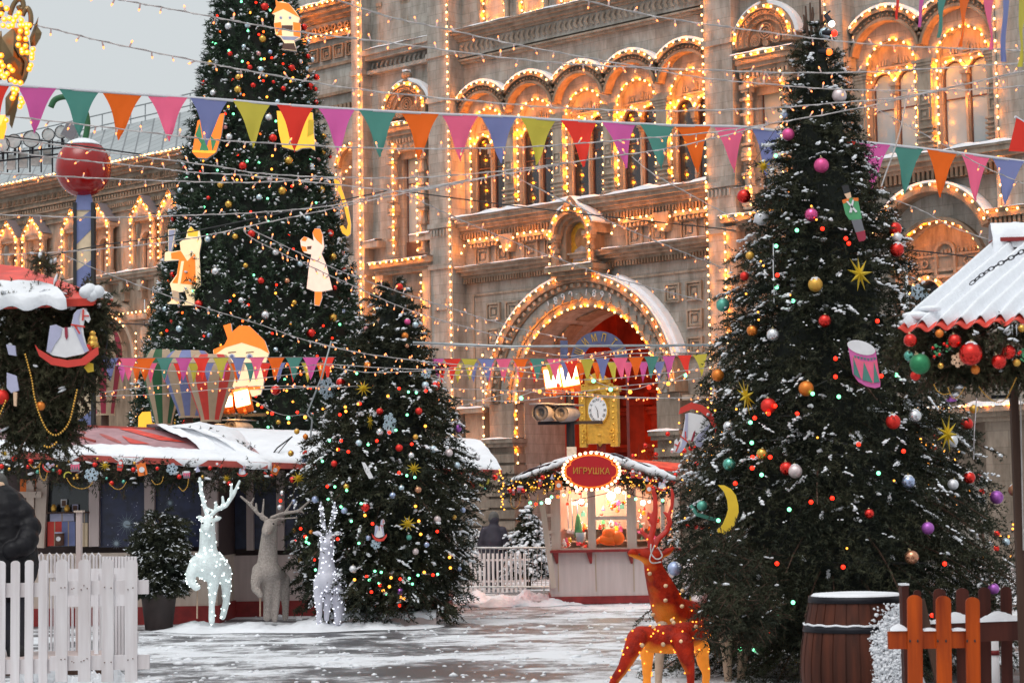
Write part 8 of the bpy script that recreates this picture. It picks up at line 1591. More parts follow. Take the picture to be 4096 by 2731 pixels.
def corr(h0, amp, t0, t1, mat, nm, thick, nx=150, ny=12, rough=0, cut=None):
 vs = []; fs = []; nn = (B - A).cross(D - A).normalized(); nn = nn if nn.z > 0 else -nn; rg = random.Random(4)
 for i in range(nx + 1):
  s = i / nx
  for j in range(ny + 1):
   t = t0 + (t1 - t0) * j / ny; p = A.lerp(B, s).lerp(D.lerp(Cc, s), t); ph = s * 10.6 * 2 * PI
   w_ = math.cos(ph); h = h0 + amp * w_
   if rough: h += rough * rg.uniform(-1, 1) + rough * 1.5 * math.sin(s * 40 + t * 9); e = min(1, 5 * (t - t0) / (t1 - t0) + .25); h = h * e + (1 - e) * (amp * w_ + .004)
   off = Vector((0, 0, 0)) if not rough or j else Vector((0, -.012 + .02 * max(0, -w_) + rg.uniform(-.006, .006), 0))
   vs.append(p + nn * h + off)
 for i in range(nx):
  for j in range(ny): a = i * (ny + 1) + j; fs.append((a, a + ny + 1, a + ny + 2, a + 1))
 n0 = len(vs); vs += [v - nn * thick for v in vs]
 fs += [tuple(n0 + k_ for k_ in reversed(f)) for f in list(fs)]
 for i in range(nx):
  for j in (0, ny): a = i * (ny + 1) + j; b__ = a + ny + 1; fs.append((a, n0 + a, n0 + b__, b__))
 for j in range(ny):
  for i in (0, nx): a = i * (ny + 1) + j; fs.append((a, a + 1, n0 + a + 1, n0 + a))
 m = MB(); m.add(vs, fs); return m.obj(nm, mat, rs_, True)
corr(0, .017, 0, 1, 'roof_bright', 'roof_sheet', .006); corr(.020, .033, .035, .97, 'snow_fine', 'roof_snow', .006, 220, 14, .0022)
rdg = (D + Vector((-.02, 0, .03)), Cc + Vector((0, 0, .03))); m = MB(); m.bar(rdg[0], rdg[1], .22, .025); m.obj('ridge_cap', 'plinth_red', rs_)
sheet(rdg[0] + Vector((-.03, -.1, .02)), rdg[1] + Vector((0, -.1, .02)), rdg[1] + Vector((0, .12, .02)), rdg[0] + Vector((.0, .12, .02)), .09, 'snow', 'ridge_snow', rs_, 30, 8, .012, 0, 25)
lump = MB()
for (u, v, r) in ((3630, 1290, .035), (3665, 1262, .05), (3720, 1235, .04)): lump.ball(P(u, v, NR + .16), r, 12, 8, sc=(1.7, 1.2, .5))
lump.obj('edge_snow', 'snow_fine', rs_, True, x=0)
m = MB()
for s in (.55, .57, .6, .64, .66, .7, .72): p = A.lerp(B, s) + Vector((0, -.005, -.015)); L_ = random.uniform(.04, .09); m.tube([p, p - Vector((0, 0, L_))], [.006, .001], 5)
m.obj('icicles', 'bauble_silver', rs_, x=0)
p0, p1 = P(4056, 1900, NR + .7), P(4086, 1900, NR + .7); m = MB(); m.box(p0.x, p1.x, NR + .7, NR + .75, 0, P(4070, 1545, NR + .7).z); m.obj('post', 'wood_dark', rs_)
m = MB(); m.bar(P(3965, 1588, NR + .72), P(4056, 1584, NR + .72), .02); m.obj('post_arm', 'iron_black', rs_)
m = MB(); x_ = P(4640, 2000, NR).x; m.box(x_, x_ + 2.4, NR + .3, NR + 2.2, 0, 2.5); m.obj('side_wall', 'wood_rose', rs_)
m = MB(); m.tube([P(4082, 1590, NR + .68), P(4088, 1900, NR + .68), P(4094, 2200, NR + .68)], .004, 5); m.obj('white_wire', 'wire_snow', rs_)
GR = thing('fir_garland', 'bushy fir garland crowded with red and green baubles under the near right roof', 'garland', (0, 0, 0))
for pth, rad, dn, hg in (([ZR(700, 560), ZR(1200, 560), (3900, 1340), (4200, 1330)], .08, 230, .5), ([ZR(800, 800), ZR(1300, 850), ZR(1800, 850), ZR(2600, 850)], .10, 260, .9), ([ZR(1050, 1020), ZR(1500, 1030), ZR(2000, 1030), ZR(2600, 1050)], .07, 240, 1.1), ([ZR(560, 880), ZR(640, 760), ZR(720, 620)], .035, 190, .3)):
 garland([P(*p, NR + .28) for p in pth], rad, None, None, gn, dn * 2, hg, 'needles_near', .12, .021, .0028, .05, 50, GR, ss=.5)
garland([P(*ZR(*p), NR - .02) for p in ((1830, 570), (1950, 560), (2080, 560), (2130, 650))], .022, None, None, gn, 200, .4, 'needles_near', .09, .018, .0018, .25, 50, GR, ss=.5); garland([P(*ZR(*p), NR - .0) for p in ((1640, 560), (1650, 600), (1760, 570))], .015, None, None, gn, 150, .3, 'needles_near', .06, .016, .0018, .2, 44, GR, ss=.4)
garland([P(*ZR(*p), NR + .2) for p in ((560, 240), (620, 300), (690, 360))], .02, None, None, gn, 160, .1, 'needles_near', .07, .016, .0018, .0, 44, GR)
for x, y, r, col, mt_, sn, dy_ in ((815, 612, 92, 'red', 0, 0, 0), (1208, 520, 58, 'orange', 1, 0, .02), (1415, 620, 95, 'red', 0, 0, .02), (1632, 795, 160, 'red', 0, 1, -.03), (2012, 900, 102, 'red', 0, 0, 0), (2140, 770, 100, 'red', 0, 0, .06), (945, 930, 142, 'green', 1, 0, -.04), (800, 820, 72, 'teal', 0, 0, .06), (1695, 1008, 62, 'orange', 1, 0, .05), (1228, 955, 42, 'gold', 0, 0, 0), (2255, 915, 50, 'gold', 1, 0, .03), (2320, 450, 56, 'gold', 0, 0, .02), (885, 1085, 70, 'red', 1, 0, .1)):
 u, v = ZR(x, y); bauble(None, u, v, r * .296, col, mt_, sn, True, Y=NR - .02 + dy_, place='in the garland of the near right stall')
for i, L_ in enumerate((((1120, 715), (1210, 805), (1140, 832)), ((1272, 660), (1312, 692)), ((2280, 790), (2300, 770)))):
 t = thing('berry_sprig', 'sprig of red berries with green leaves, %s, in the near right garland' % ('left of the snowflake', 'above the snowflake', 'far right')[i], 'berries', P(*ZR(*L_[0]), NR))
 o0 = P(*ZR(*L_[0]), NR)
 for a in L_: m = MB(); m.ball(P(*ZR(*a), NR) - o0, .0105, 12, 8); m.obj('berry', 'bauble_red', t, True)
 m = MB()
 for a in range(16): c_ = P(*ZR(L_[0][0] + random.uniform(20, 100), L_[0][1] + random.uniform(-60, 110)), NR + .01) - o0; m.ball(c_, .006, 6, 4, sc=(1.4, .5, .8))
 m.obj('leaves', 'p_green', t, True, x=0)
u, v = ZR(1458, 880); snowflake(view_frame(u, v, NR - .02, .2), 100 * .296 * NR / FOC, 'small pinkish snowflake beside the biggest red bauble', mat='p_skin')
for i, L_ in enumerate(([(1130, 1200), (1180, 1290), (1260, 1340), (1340, 1330)], [(1320, 1240), (1380, 1380), (1430, 1390), (1490, 1340), (1550, 1240)], [(1740, 1230), (1790, 1300), (1880, 1390), (2000, 1450), (2110, 1400), (2190, 1240), (2250, 1110)])): bead_chain([ZR(*a) for a in L_], '%s dark gold bead chain drooping below the near right garland' % ('left', 'middle', 'right')[i], NR + .1, .0045)
for x, y, s, lab in ((1480, 1225, 26, 'small silver bell below the near right garland'), (1430, 1330, 40, 'silver disc ornament under the near right garland'), (1370, 1400, 30, 'lavender ornament under the near right garland')):
 u, v = ZR(x, y); m = MB(); m.lathe([(.01, -.018), (.032, -.014), (.02, .006), (.004, .018)], 12, P(u, v, NR + .25)); tag(m.obj('bell_ornament', 'bauble_silver' if 'silver' in lab else 'bauble_matte_purple', None, True), lab, 'ornament')
m = MB(); ch = [q(2, 4, *a) for a in ((1840, 1060), (1960, 960), (2100, 870), (2250, 790), (2400, 700), (2600, 560))]; pts = catmull([P(a, b_, NR + .25 - .0012 * (a - 3870)) for a, b_ in ch], 8); pp = along(pts, .036)
for i, (a, b_) in enumerate(zip(pp[:-1], pp[1:])):
 d_ = (b_ - a).normalized(); x_ = d_.orthogonal().normalized(); y_ = d_.cross(x_); x_ = x_ if i % 2 else y_
 m.tube([(a + b_) / 2 + d_ * .024 * math.cos(t_) + x_ * .011 * math.sin(t_) for t_ in np.linspace(0, 2 * PI, 11)], .0032, 4, cap=False)
tag(m.obj('chain', 'iron_black', None, True, x=0), 'dark link chain hanging over the snowy near right roof', 'chain')
Z6 = lambda x, y: (x * .357, y * .357); OY = 12.0
ol = thing('ornate_lamp', 'ornate bronze hanging lantern wrapped in amber bulbs in the upper left corner', 'lantern', P(10, 100, OY)); o0 = Vector(ol.location)
def plate(pts, dy, bulge, mat='bronze', nm='bronze_leaf'):
 L = [P(*Z6(*a), OY + dy) - o0 for a in pts]; c_ = sum(L, Vector()) / len(L); m = MB(); vs = L + [c_ + Vector((0, -bulge, 0)), c_ + Vector((0, bulge * .4, 0))]; n_ = len(L)
 m.add(vs, [(i, (i + 1) % n_, n_) for i in range(n_)] + [((i + 1) % n_, i, n_ + 1) for i in range(n_)]); m.obj(nm, mat, ol)
plate([(20, 420), (160, 300), (330, 560), (320, 760), (270, 920), (90, 930), (10, 700)], 0, .05); plate([(150, 320), (270, 300), (330, 500), (320, 620), (220, 640), (160, 520)], -.05, .04); plate([(385, 290), (432, 185), (415, 290), (470, 370), (455, 430), (400, 520), (340, 520), (330, 430)], 0, .025)
plate([(60, 1100), (150, 980), (215, 1050), (190, 1240), (135, 1445), (105, 1390), (120, 1300), (60, 1300)], -.02, .03); plate([(-160, 380), (20, 350), (30, 700), (20, 900), (-160, 920)], .05, .05); plate([(-40, 1290), (60, 1290), (75, 1420), (40, 1560), (-60, 1560)], 0, .03, 'lamp_orange', 'red_cloth'); plate([(-160, 60), (0, 10), (60, 120), (10, 210), (-160, 220)], 0, .04)  # the red piece is a cloth-like plate, its glow added through the bulb material
for L_ in ([(110, 170), (150, 60), (200, 0), (250, 10), (262, 90), (230, 110), (205, 70)], [(250, 180), (300, 95), (340, 150), (345, 260), (320, 330)], [(250, 620), (300, 700), (280, 850), (240, 930)]): m = MB(); m.tube(catmull([P(*Z6(*a), OY - .03) - o0 for a in L_], 6), .016, 8); m.obj('scroll', 'bronze', ol, True)
BP = [(5, 50), (75, 100), (215, 150), (180, 190), (240, 230), (50, 220), (35, 290), (100, 300), (140, 290), (155, 240), (230, 285), (300, 280), (300, 325), (305, 372), (228, 350), (212, 430), (290, 440), (205, 508), (285, 520), (305, 590), (245, 560), (370, 555), (360, 610), (358, 652), (345, 735), (328, 778), (15, 625), (10, 700), (35, 742), (105, 750), (140, 790), (80, 828), (50, 870), (10, 800), (125, 895), (170, 920), (230, 930), (150, 1000), (190, 1010), (160, 1050), (140, 1100), (235, 1110), (250, 1150), (225, 1195), (70, 1350), (-30, 100), (-60, 300), (-50, 700), (-80, 850), (25, 850), (15, 160), (110, 210), (250, 590), (265, 285), (330, 285)]
_m = MB(); _m.ball((0, 0, 0), .0165, 8, 6); OB = _m.mesh('amber_bulb', False); OB.materials.append(MATS['lamp_orange']); _m = MB(); _m.ball((0, 0, 0), .0062, 8, 6); OC = _m.mesh('filament', True); glow('filament', (1, .5, .12), 5, False); OC.materials.append(MATS['filament'])
for x, y in BP: p = P(*Z6(x, y), OY - .09) - o0; o = link('amber_bulb', OB, None, ol, p); link('filament', OC, None, o, (0, -.014, 0))
m = MB(); m.tube([P(-20, -200, OY) - o0, P(-10, 60, OY) - o0], .03, 8); m.obj('hanger', 'iron_black', ol)
rk = thing('lamp_rack', 'dark steel rack carrying round floodlights on the far left roof', 'rack', (0, 0, 0)); m = MB()
for v0_, v1_ in ((608, 596), (640, 618)): m.bar(P(-80, v0_ + 14, 80), P(330, v1_ - 12, 80), .06)
for u in range(-60, 330, 45): m.bar(P(u, 560, 80), P(u, 690, 80.2), .05)
m.obj('rack_frame', 'iron_black', rk, x=0)
for i in range(5): slab(-20 + i * 48, 622 + 4 - i * 7, 12 + i * 48, 684 - i * 7, 80.1, 80.3, 'lens_grey', 'rack_box', rk)
for i, (x, y, r) in enumerate(((20, 1330, 70), (130, 1300, 66), (290, 1280, 78), (445, 1240, 58), (565, 1215, 60))):
 u, v = q(1, 1, x, y); R_ = r * .4355 * 79 / FOC; t = thing('roof_floodlight', 'round grey floodlight on the far left roof, %s from the left' % ('first second third fourth fifth'.split()[i]), 'floodlight', P(u, v, 79)); m = MB(); M = Matrix.Rotation(PI / 2, 4, 'X'); m.lathe([(R_ * .5, -.45), (R_, -.05), (R_ * 1.04, .0), (R_ * 1.04, .06), (R_ * .96, .06)], 20, M=M, cap=False); m.obj('housing', 'iron_black', t, True); m = MB(); m.lathe([(R_ * .95, .03), (.01, .05)], 20, M=M); m.obj('lens', 'lens_grey', t); m = MB(); m.box(-.04, .04, .1, .2, -R_ * 1.9, -R_ * .8); m.obj('bracket', 'iron_black', t)
u, v = q(1, 1, 650, 1210); t = thing('roof_floodlight', 'square tilted floodlight beside the round ones on the far left roof', 'floodlight', P(u, v, 79)); m = MB(); M = Matrix.Rotation(.5, 4, 'Y'); m.box(-.3, .3, -.1, .25, -.3, .3, 0, M); m.obj('housing', 'galv', t); m = MB(); m.box(-.27, .27, -.13, -.1, -.27, .27, 0, M); m.obj('lens', 'p_grey', t)
def flag_mesh(w, h, mat, seed, wave=.06, pinch=.2):
 rg = random.Random(seed); ny, nx = 12, 5; vs = []; fs = []; ph = rg.uniform(0, 6); ph2 = rg.uniform(0, 6); lean_ = rg.uniform(-.09, .09)
 for j in range(ny + 1):
  t = j / ny; wd = w * (1 - t) * (1 - pinch * math.sin(PI * min(1, t * 1.15))) + .004
  if t > .86: wd *= .7 + .3 * (1 - t) / .14
  for i in range(nx + 1):
   s = i / nx - .5; vs.append((s * wd + lean_ * w * t * t, wave * w * t * (math.sin(s * 5 + ph + t * 2.4) + .5 * math.sin(t * 7 + ph2)), -h * t))
 for j in range(ny):
  for i in range(nx): a = j * (nx + 1) + i; fs.append((a, a + 1, a + nx + 2, a + nx + 1))
 m = MB(); m.add(vs, fs); me = m.mesh('flag', True); me.materials.append(MATS[mat]); return me
def bunting(label, line, flags, hgt, tape_px, tape='f_tape', yaw=0, wave=.06, cordr=None, group=None):
 """line: (u, v, Y) points; flags: (u0, u1, colour) in picture columns"""
 t = thing('bunting', label, 'bunting', (0, 0, 0), 0, group); us = [a for a, _, _ in line]
 at = lambda u: P(u, float(np.interp(u, us, [b_ for _, b_, _ in line])), float(np.interp(u, us, [c_ for _, _, c_ in line])))
 m = MB(); pts = [at(u) for u in np.linspace(us[0], us[-1], 50)]
 if cordr: m.tube(pts, cordr, 5); m.obj('cord', 'wire', t, True)
 else:
  vs = []; k = pts[0].y / FOC
  for i, p in enumerate(pts): h = tape_px * p.y / FOC; vs += [p + Vector((0, -.004, h * .5)), p + Vector((0, -.004, -h * .5)), p + Vector((0, .004, -h * .5)), p + Vector((0, .004, h * .5))]
  m.add(vs, [(4 * i + j, 4 * i + (j + 1) % 4, 4 * i + 4 + (j + 1) % 4, 4 * i + 4 + j) for i in range(len(pts) - 1) for j in range(4)]); m.obj('tape', tape, t, True)
 for n_, f in enumerate(flags):
  u0, u1, cl = f[:3]; h_ = f[3] if len(f) > 3 else hgt; a, b_ = at(u0), at(u1); d_ = b_ - a; c_ = (a + b_) / 2; w_ = max(d_.length, .05) if not yaw else h_ * c_.y / FOC * .82
  o = link('flag', flag_mesh(w_, h_ * c_.y / FOC, 'f_' + cl, n_ * 7 + int(u0), wave), None, t, c_ - Vector((0, .003, .004)))
  o.rotation_euler = (random.uniform(-.14, .14), 0 if yaw else -math.atan2(d_.z, math.hypot(d_.x, d_.y)) * .9, (yaw + random.uniform(-.12, .12)) if yaw else math.atan2(d_.y, d_.x) + random.uniform(-.06, .06))
 return t
ln = [(-120, 331, 17.8), (0, 338, 18), (566, 379, 18.7), (915, 401, 19.1), (1107, 418, 19.3), (1438, 440, 19.7), (1764, 457, 20.1), (2048, 468, 20.4), (2240, 481, 20.6), (2701, 503, 21.2), (2984, 507, 21.5), (3072, 518, 21.6), (3126, 527, 21.7), (3403, 564, 22), (3551, 579, 22.1), (3821, 610, 22.3), (4096, 646, 22.5), (4300, 680, 22.7)]
FL = [(-105, 40, 'red'), (70, 224, 'magenta'), (237, 396, 'teal'), (409, 568, 'orange'), (590, 749, 'pink'), (760, 912, 'blue'), (932, 1083, 'olive'), (1107, 1255, 'red'), (1272, 1418, 'magenta'), (1436, 1586, 'teal'), (1605, 1754, 'orange'), (1767, 1912, 'pink'), (1923, 2065, 'blue'), (2081, 2224, 'olive'), (2242, 2388, 'red'), (2406, 2545, 'magenta'), (2558, 2697, 'teal'), (2704, 2841, 'orange'), (2856, 2984, 'pink'), (3008, 3128, 'blue'), (3160, 3290, 'olive'), (3300, 3425, 'red'), (3436, 3560, 'magenta'), (3573, 3693, 'teal'), (3706, 3830, 'orange'), (3843, 3960, 'pink'), (3971, 4095, 'blue'), (4110, 4230, 'olive')]
bunting('long white-taped bunting of bright pennants crossing the whole picture', ln, FL, 188, 11, wave=.05)
ln2 = [(340, 1432, 32), (1345, 1428, 32.5)]
LB = [(406, 474, 'blue'), (478, 551, 'pink'), (540, 622, 'orange'), (625, 693, 'teal'), (701, 769, 'magenta'), (774, 839, 'red'), (852, 915, 'olive'), (925, 982, 'blue'), (998, 1058, 'pink'), (1068, 1138, 'orange'), (1142, 1211, 'teal'), (1211, 1281, 'magenta'), (1285, 1338, 'red')]
bunting('small bunting strung low above the long left stall', ln2, LB, 92, 4, cordr=.006, wave=.08)
bunting('second small bunting hanging just behind the one above the left stall', [(460, 1452, 34), (1300, 1450, 34)], [(u, u + 50, c_) for u, c_ in zip(range(465, 1290, 57), ['magenta', 'orange', 'pink', 'pink', 'red', 'olive', 'blue', 'magenta', 'orange', 'teal', 'red', 'blue', 'red', 'olive', 'orange'])], 78, 4, cordr=.006, wave=.12)
ln3 = [(1715, 1434, 31), (2350, 1434, 31.4), (2700, 1422, 31.8), (2845, 1413, 32)]
RB = [(1727, 1775, 'magenta'), (1776, 1843, 'red'), (1845, 1910, 'olive'), (1912, 1980, 'blue'), (1982, 2046, 'pink'), (2052, 2113, 'orange'), (2118, 2180, 'teal'), (2186, 2248, 'pink'), (2250, 2318, 'red'), (2318, 2381, 'olive'), (2381, 2440, 'blue'), (2446, 2512, 'pink'), (2512, 2575, 'orange'), (2577, 2636, 'teal'), (2649, 2701, 'magenta'), (2710, 2767, 'red'), (2771, 2832, 'olive')]
bunting('small bunting strung in front of the portal arch', ln3, RB, 88, 4, cordr=.006, wave=.08)
bunting('second small bunting hanging behind the one in front of the portal', [(1740, 1452, 33), (2700, 1446, 33.5)], [(u, u + 46, c_) for u, c_ in zip(range(1745, 2700, 62), ['red', 'olive', 'blue', 'pink', 'orange', 'pink', 'red', 'olive', 'blue', 'orange', 'orange', 'olive', 'pink', 'magenta', 'blue'])], 80, 4, cordr=.006, wave=.14)
tr = bunting('near bunting seen almost edge-on in the upper right corner', [(3520, -40, 15), (3700, -38, 14), (3900, -30, 12.6), (4110, -15, 11), (4300, 5, 10)], [(3578, 3602, 'red', 120), (3672, 3706, 'magenta', 150), (3744, 3790, 'teal', 190), (3820, 3896, 'orange', 225), (3915, 3985, 'pink', 235), (3990, 4055, 'blue', 275), (4062, 4130, 'olive', 290)], 200, 10, yaw=1.12, wave=.05)
t = thing('bunting', 'single red pennant of another bunting poking in at the right edge', 'bunting', (0, 0, 0)); m = MB(); o = P(4065, 470, 16)
m.add([P(4066, 470, 16), P(4140, 520, 16.1), P(4150, 610, 16.1), P(4034, 605, 16), P(4050, 540, 15.97)], [(0, 1, 2, 3, 4)]); m.obj('flag', 'f_red', t, True, x=0); m = MB(); m.tube([P(4060, 468, 16), P(4120, 505, 16.1), P(4300, 560, 16.3)], .012, 5); m.obj('tape', 'f_tape', t)
_m = MB(); _m.lathe([(.0045, .0), (.006, -.008), (.006, -.036)], 7); _m.lathe([(.006, -.036), (.0068, -.042), (.005, -.052), (.001, -.056)], 7, mi=1); CB_ = _m.mesh('bulb', True); CB_.materials.append(MATS['bulb_body']); CB_.materials.append(MATS['bulb_tip'])
_m = MB(); _m.lathe([(.0045, .0), (.006, -.016)], 6); _m.lathe([(.006, -.016), (.0105, -.026), (.0095, -.042), (.001, -.05)], 6, mi=1); CF_ = _m.mesh('bulb', True); CF_.materials.append(MATS['bulb_body']); CF_.materials.append(MATS['bulb_tip'])
def string_lights(label, L, Y0, Y1, step=.155, rad=.0048, wire='wire_snow', far=False, sc=1.0, sd=0):
 t = thing('string_lights', label, 'string lights', (0, 0, 0), 0, 'strings of clear bulbs across the square'); rg = random.Random(sd + len(label)); u0, u1 = L[0][0], L[-1][0]
 pts = catmull([P(u, v, Y0 + (Y1 - Y0) * (u - u0) / (u1 - u0)) for u, v in L], 8); m = MB(); m.tube(pts, rad, 5, cap=False)
 tw_ = [p + Vector((0, -.004, rad * 1.6 * math.sin(i * 2.1))) for i, p in enumerate(pts)]; m.tube(tw_, rad * .7, 4, cap=False); m.obj('wire', wire, t, True, x=0)
 bl = along(pts, step, step * .25)[:100]
 for p in bl:
  o = link('bulb', CF_ if far else CB_, None, t, p); s_ = sc * rg.uniform(.9, 1.1); o.scale = (s_,) * 3
  o.rotation_euler = (rg.uniform(-.5, .5), rg.choice([rg.uniform(-.45, .45), rg.uniform(-1.2, 1.2), PI + rg.uniform(-.7, .7)]), 0)
 return t
K = lambda *a: [q(r_, c_, x, y) for (r_, c_, x, y) in a]
WS = [('topmost string of clear bulbs running down from the top left over the cone tree', K((1, 1, 300, -150), (1, 1, 1100, 0), (1, 1, 1700, 110), (1, 2, 0, 232), (1, 2, 520, 312), (1, 2, 1200, 390), (1, 3, 0, 540), (1, 3, 900, 610), (1, 3, 2351, 665), (1, 4, 0, 670), (1, 4, 1000, 660), (1, 4, 2500, 570)), 14, 17),
 ('string of clear bulbs dropping from the top centre towards the right tree tip', K((1, 2, 560, -60), (1, 2, 1200, 150), (1, 2, 1750, 270), (1, 3, 0, 405), (1, 3, 900, 570), (1, 3, 1700, 710), (1, 4, 0, 775), (1, 4, 700, 825), (1, 4, 1700, 830), (1, 4, 2500, 780)), 15, 17.5),
 ('string of clear bulbs crossing the upper right corner behind the tree tip', K((1, 3, 450, -50), (1, 3, 1300, 150), (1, 4, 0, 300), (1, 4, 700, 385), (1, 4, 1300, 430), (1, 4, 2500, 470)), 15, 16.5),
 ('string of clear bulbs sweeping from the bronze lantern just above the long bunting', K((1, 1, -100, 165), (1, 1, 400, 250), (1, 1, 1000, 395), (1, 1, 1900, 580), (1, 2, 0, 665), (1, 2, 1000, 830), (1, 3, 0, 960), (1, 3, 600, 1000), (1, 3, 1400, 1020), (1, 4, 0, 995), (1, 4, 700, 940), (1, 4, 1300, 880), (1, 4, 2500, 620)), 14, 17),
 ('string of clear bulbs crossing the pennants of the long bunting on the left', K((1, 1, -100, 1050), (1, 1, 800, 1150), (1, 1, 1800, 1270), (1, 2, 0, 1310), (1, 2, 1200, 1365), (1, 3, 0, 1355), (1, 3, 600, 1320), (1, 3, 1100, 1280), (1, 3, 1800, 1220), (1, 4, 0, 1140), (1, 4, 900, 980), (1, 4, 2500, 620)), 15, 18),
 ('string of clear bulbs passing over the top of the giant red ball', K((1, 1, -100, 1245), (1, 1, 1000, 1400), (1, 1, 2000, 1530), (2, 2, 0, 22), (2, 2, 700, 62), (2, 2, 1500, 62), (1, 3, 0, 1560), (1, 3, 900, 1440), (1, 3, 1500, 1350), (1, 4, 0, 1150)), 15.5, 18.5),
 ('string of clear bulbs crossing the middle of the giant red ball', K((1, 1, -100, 1370), (1, 1, 600, 1460), (1, 1, 1400, 1540), (2, 1, 1750, 15), (2, 2, 0, 52), (2, 2, 1200, 178), (2, 2, 1400, 185), (1, 3, 0, 1590), (1, 3, 500, 1500)), 16, 18.5),
 ('string of clear bulbs crossing the lower part of the giant red ball', K((2, 1, -100, 20), (2, 1, 800, 65), (2, 1, 1700, 100), (2, 2, 0, 108), (2, 2, 700, 70)), 16.5, 18),
 ('string of clear bulbs rising gently across the wing gables to the cone tree', K((2, 1, -100, 400), (2, 1, 900, 430), (2, 1, 1700, 410), (2, 2, 0, 385), (2, 2, 700, 320), (2, 2, 1200, 205), (2, 2, 1500, 160), (2, 2, 2351, 20)), 17, 19),
 ('string of clear bulbs rising steeply from the near left roof across the striped post', K((2, 1, -100, 775), (2, 1, 800, 730), (2, 1, 1700, 630), (2, 2, 0, 495), (2, 2, 600, 370), (2, 2, 1200, 240), (2, 2, 1900, 110)), 17.5, 19),
 ('string of clear bulbs descending from the striped post past the king figure', K((2, 1, 600, 780), (2, 1, 1000, 950), (2, 1, 1700, 1200), (2, 1, 2351, 1400), (3, 2, 500, 0), (3, 2, 1000, 110), (3, 2, 1600, 190)), 22, 26),
 ('string of clear bulbs descending across the dancing figure to the middle tree top', K((2, 1, 2300, 520), (2, 2, 0, 560), (2, 2, 700, 890), (2, 2, 1400, 1140), (2, 2, 2351, 1430), (2, 3, 500, 1540)), 20, 26),
 ('lower string of clear bulbs crossing the skirt of the dancing figure', K((2, 1, 2250, 500), (2, 2, 0, 640), (2, 2, 900, 1060), (2, 2, 1500, 1310), (2, 2, 2351, 1550)), 20, 26),
 ('string of clear bulbs slanting down from the left bay past the icon niche', K((2, 2, 1380, 220), (2, 2, 1900, 460), (2, 3, 0, 645), (2, 3, 400, 800), (2, 3, 1000, 1000), (2, 3, 1750, 1190)), 20, 24),
 ('string of clear bulbs slanting above the icon niche to the right tree', K((1, 3, -100, 1580), (2, 3, 0, 45), (2, 3, 500, 290), (2, 3, 1000, 510), (2, 3, 1500, 720), (2, 3, 1950, 900)), 19, 21),
 ('string of clear bulbs slanting steeply over the arches beside the right tree', K((1, 3, 1100, 1440), (2, 3, 1300, 30), (2, 3, 1750, 280), (2, 3, 2080, 460)), 20, 20),
 ('string of clear bulbs crossing the wide low arch on the right', K((2, 4, 1080, 240), (2, 4, 1400, 360), (2, 4, 1700, 520), (2, 4, 2130, 665)), 21, 21),
 ('string of clear bulbs slanting across the pale-blind windows', K((1, 4, 950, 980), (1, 4, 1500, 1270), (1, 4, 2000, 1540), (2, 4, 2351, 120)), 21, 21)]
for i, (lab, L_, a, b_) in enumerate(WS): string_lights(lab, L_, a, b_, .175 if a < 20 else .2, sd=i, sc=1.0 if a < 20 else 1.15)
LOW = [('upper string in the thicket of lights before the portal', K((3, 2, 1440, 30), (3, 3, 0, 60), (3, 3, 500, 130), (3, 3, 1000, 80), (3, 3, 1830, 20)), 27), ('string of lights sagging along the small bunting before the portal', K((3, 2, 480, -10), (3, 2, 1000, 110), (3, 2, 1700, 195), (3, 2, 2351, 240), (3, 3, 500, 180), (3, 3, 1100, 110), (3, 3, 1800, 100)), 26), ('string of lights rising left to right across the portal lamps', K((3, 2, 640, 205), (3, 2, 1400, 250), (3, 3, 0, 255), (3, 3, 600, 150), (3, 3, 1200, 60)), 27), ('string of lights crossing just above the gold clock', K((3, 2, 1700, 300), (3, 3, 0, 330), (3, 3, 700, 350), (3, 3, 1300, 300), (3, 3, 1800, 240)), 28), ('string of lights drooping over the gold clock dial', K((3, 2, 1780, 430), (3, 3, 0, 450), (3, 3, 500, 470), (3, 3, 1000, 410), (3, 3, 1800, 330)), 28.5), ('string of lights with the lowest droop in front of the clock', K((3, 2, 1650, 520), (3, 3, 0, 545), (3, 3, 500, 500), (3, 3, 1100, 520), (3, 3, 1800, 510)), 29), ('faint string of lights low across the left jamb of the portal', K((3, 2, 1850, 600), (3, 3, -20, 470), (3, 3, 300, 440), (3, 3, 900, 500), (3, 3, 1500, 520)), 29.5),
 ('string of lights over the upper faces of the striped balloons', K((3, 1, 950, 200), (3, 1, 1600, 270), (3, 1, 2351, 260), (3, 2, 640, 205)), 29), ('string of lights across the middle of the striped balloons', K((3, 1, 900, 470), (3, 1, 1500, 400), (3, 1, 2351, 340), (3, 2, 600, 260)), 29.5), ('string of lights across the lower faces of the striped balloons', K((3, 1, 880, 500), (3, 1, 1500, 480), (3, 1, 2351, 410), (3, 2, 800, 410), (3, 2, 1500, 340)), 30), ('string of lights sagging past the left floodlights', K((3, 2, 0, 440), (3, 2, 500, 420), (3, 2, 900, 410), (3, 2, 1450, 345)), 28), ('string of lights along the top of the middle tree and small bunting', K((3, 2, 640, 215), (3, 2, 1000, 280), (3, 2, 1500, 270), (3, 2, 2000, 230), (3, 3, 300, 300)), 27.5)]
for i, (lab, L_, Y) in enumerate(LOW): string_lights(lab, L_, Y, Y + .8, .16, .0045, 'wire_snow', True, .9, 30 + i)
t = thing('fairy_lights', 'swag of larger coloured bulbs sagging from the floodlight mast to the right tree', 'string lights', (0, 0, 0)); pts = catmull([P(*q(3, 3, *a), 33) for a in ((0, 530), (170, 465), (420, 380), (680, 290), (780, 370), (940, 425), (1120, 438), (1300, 385), (1480, 350), (1690, 230))], 6); m = MB(); m.tube(pts, .006, 4); m.obj('wire', 'wire_snow', t)
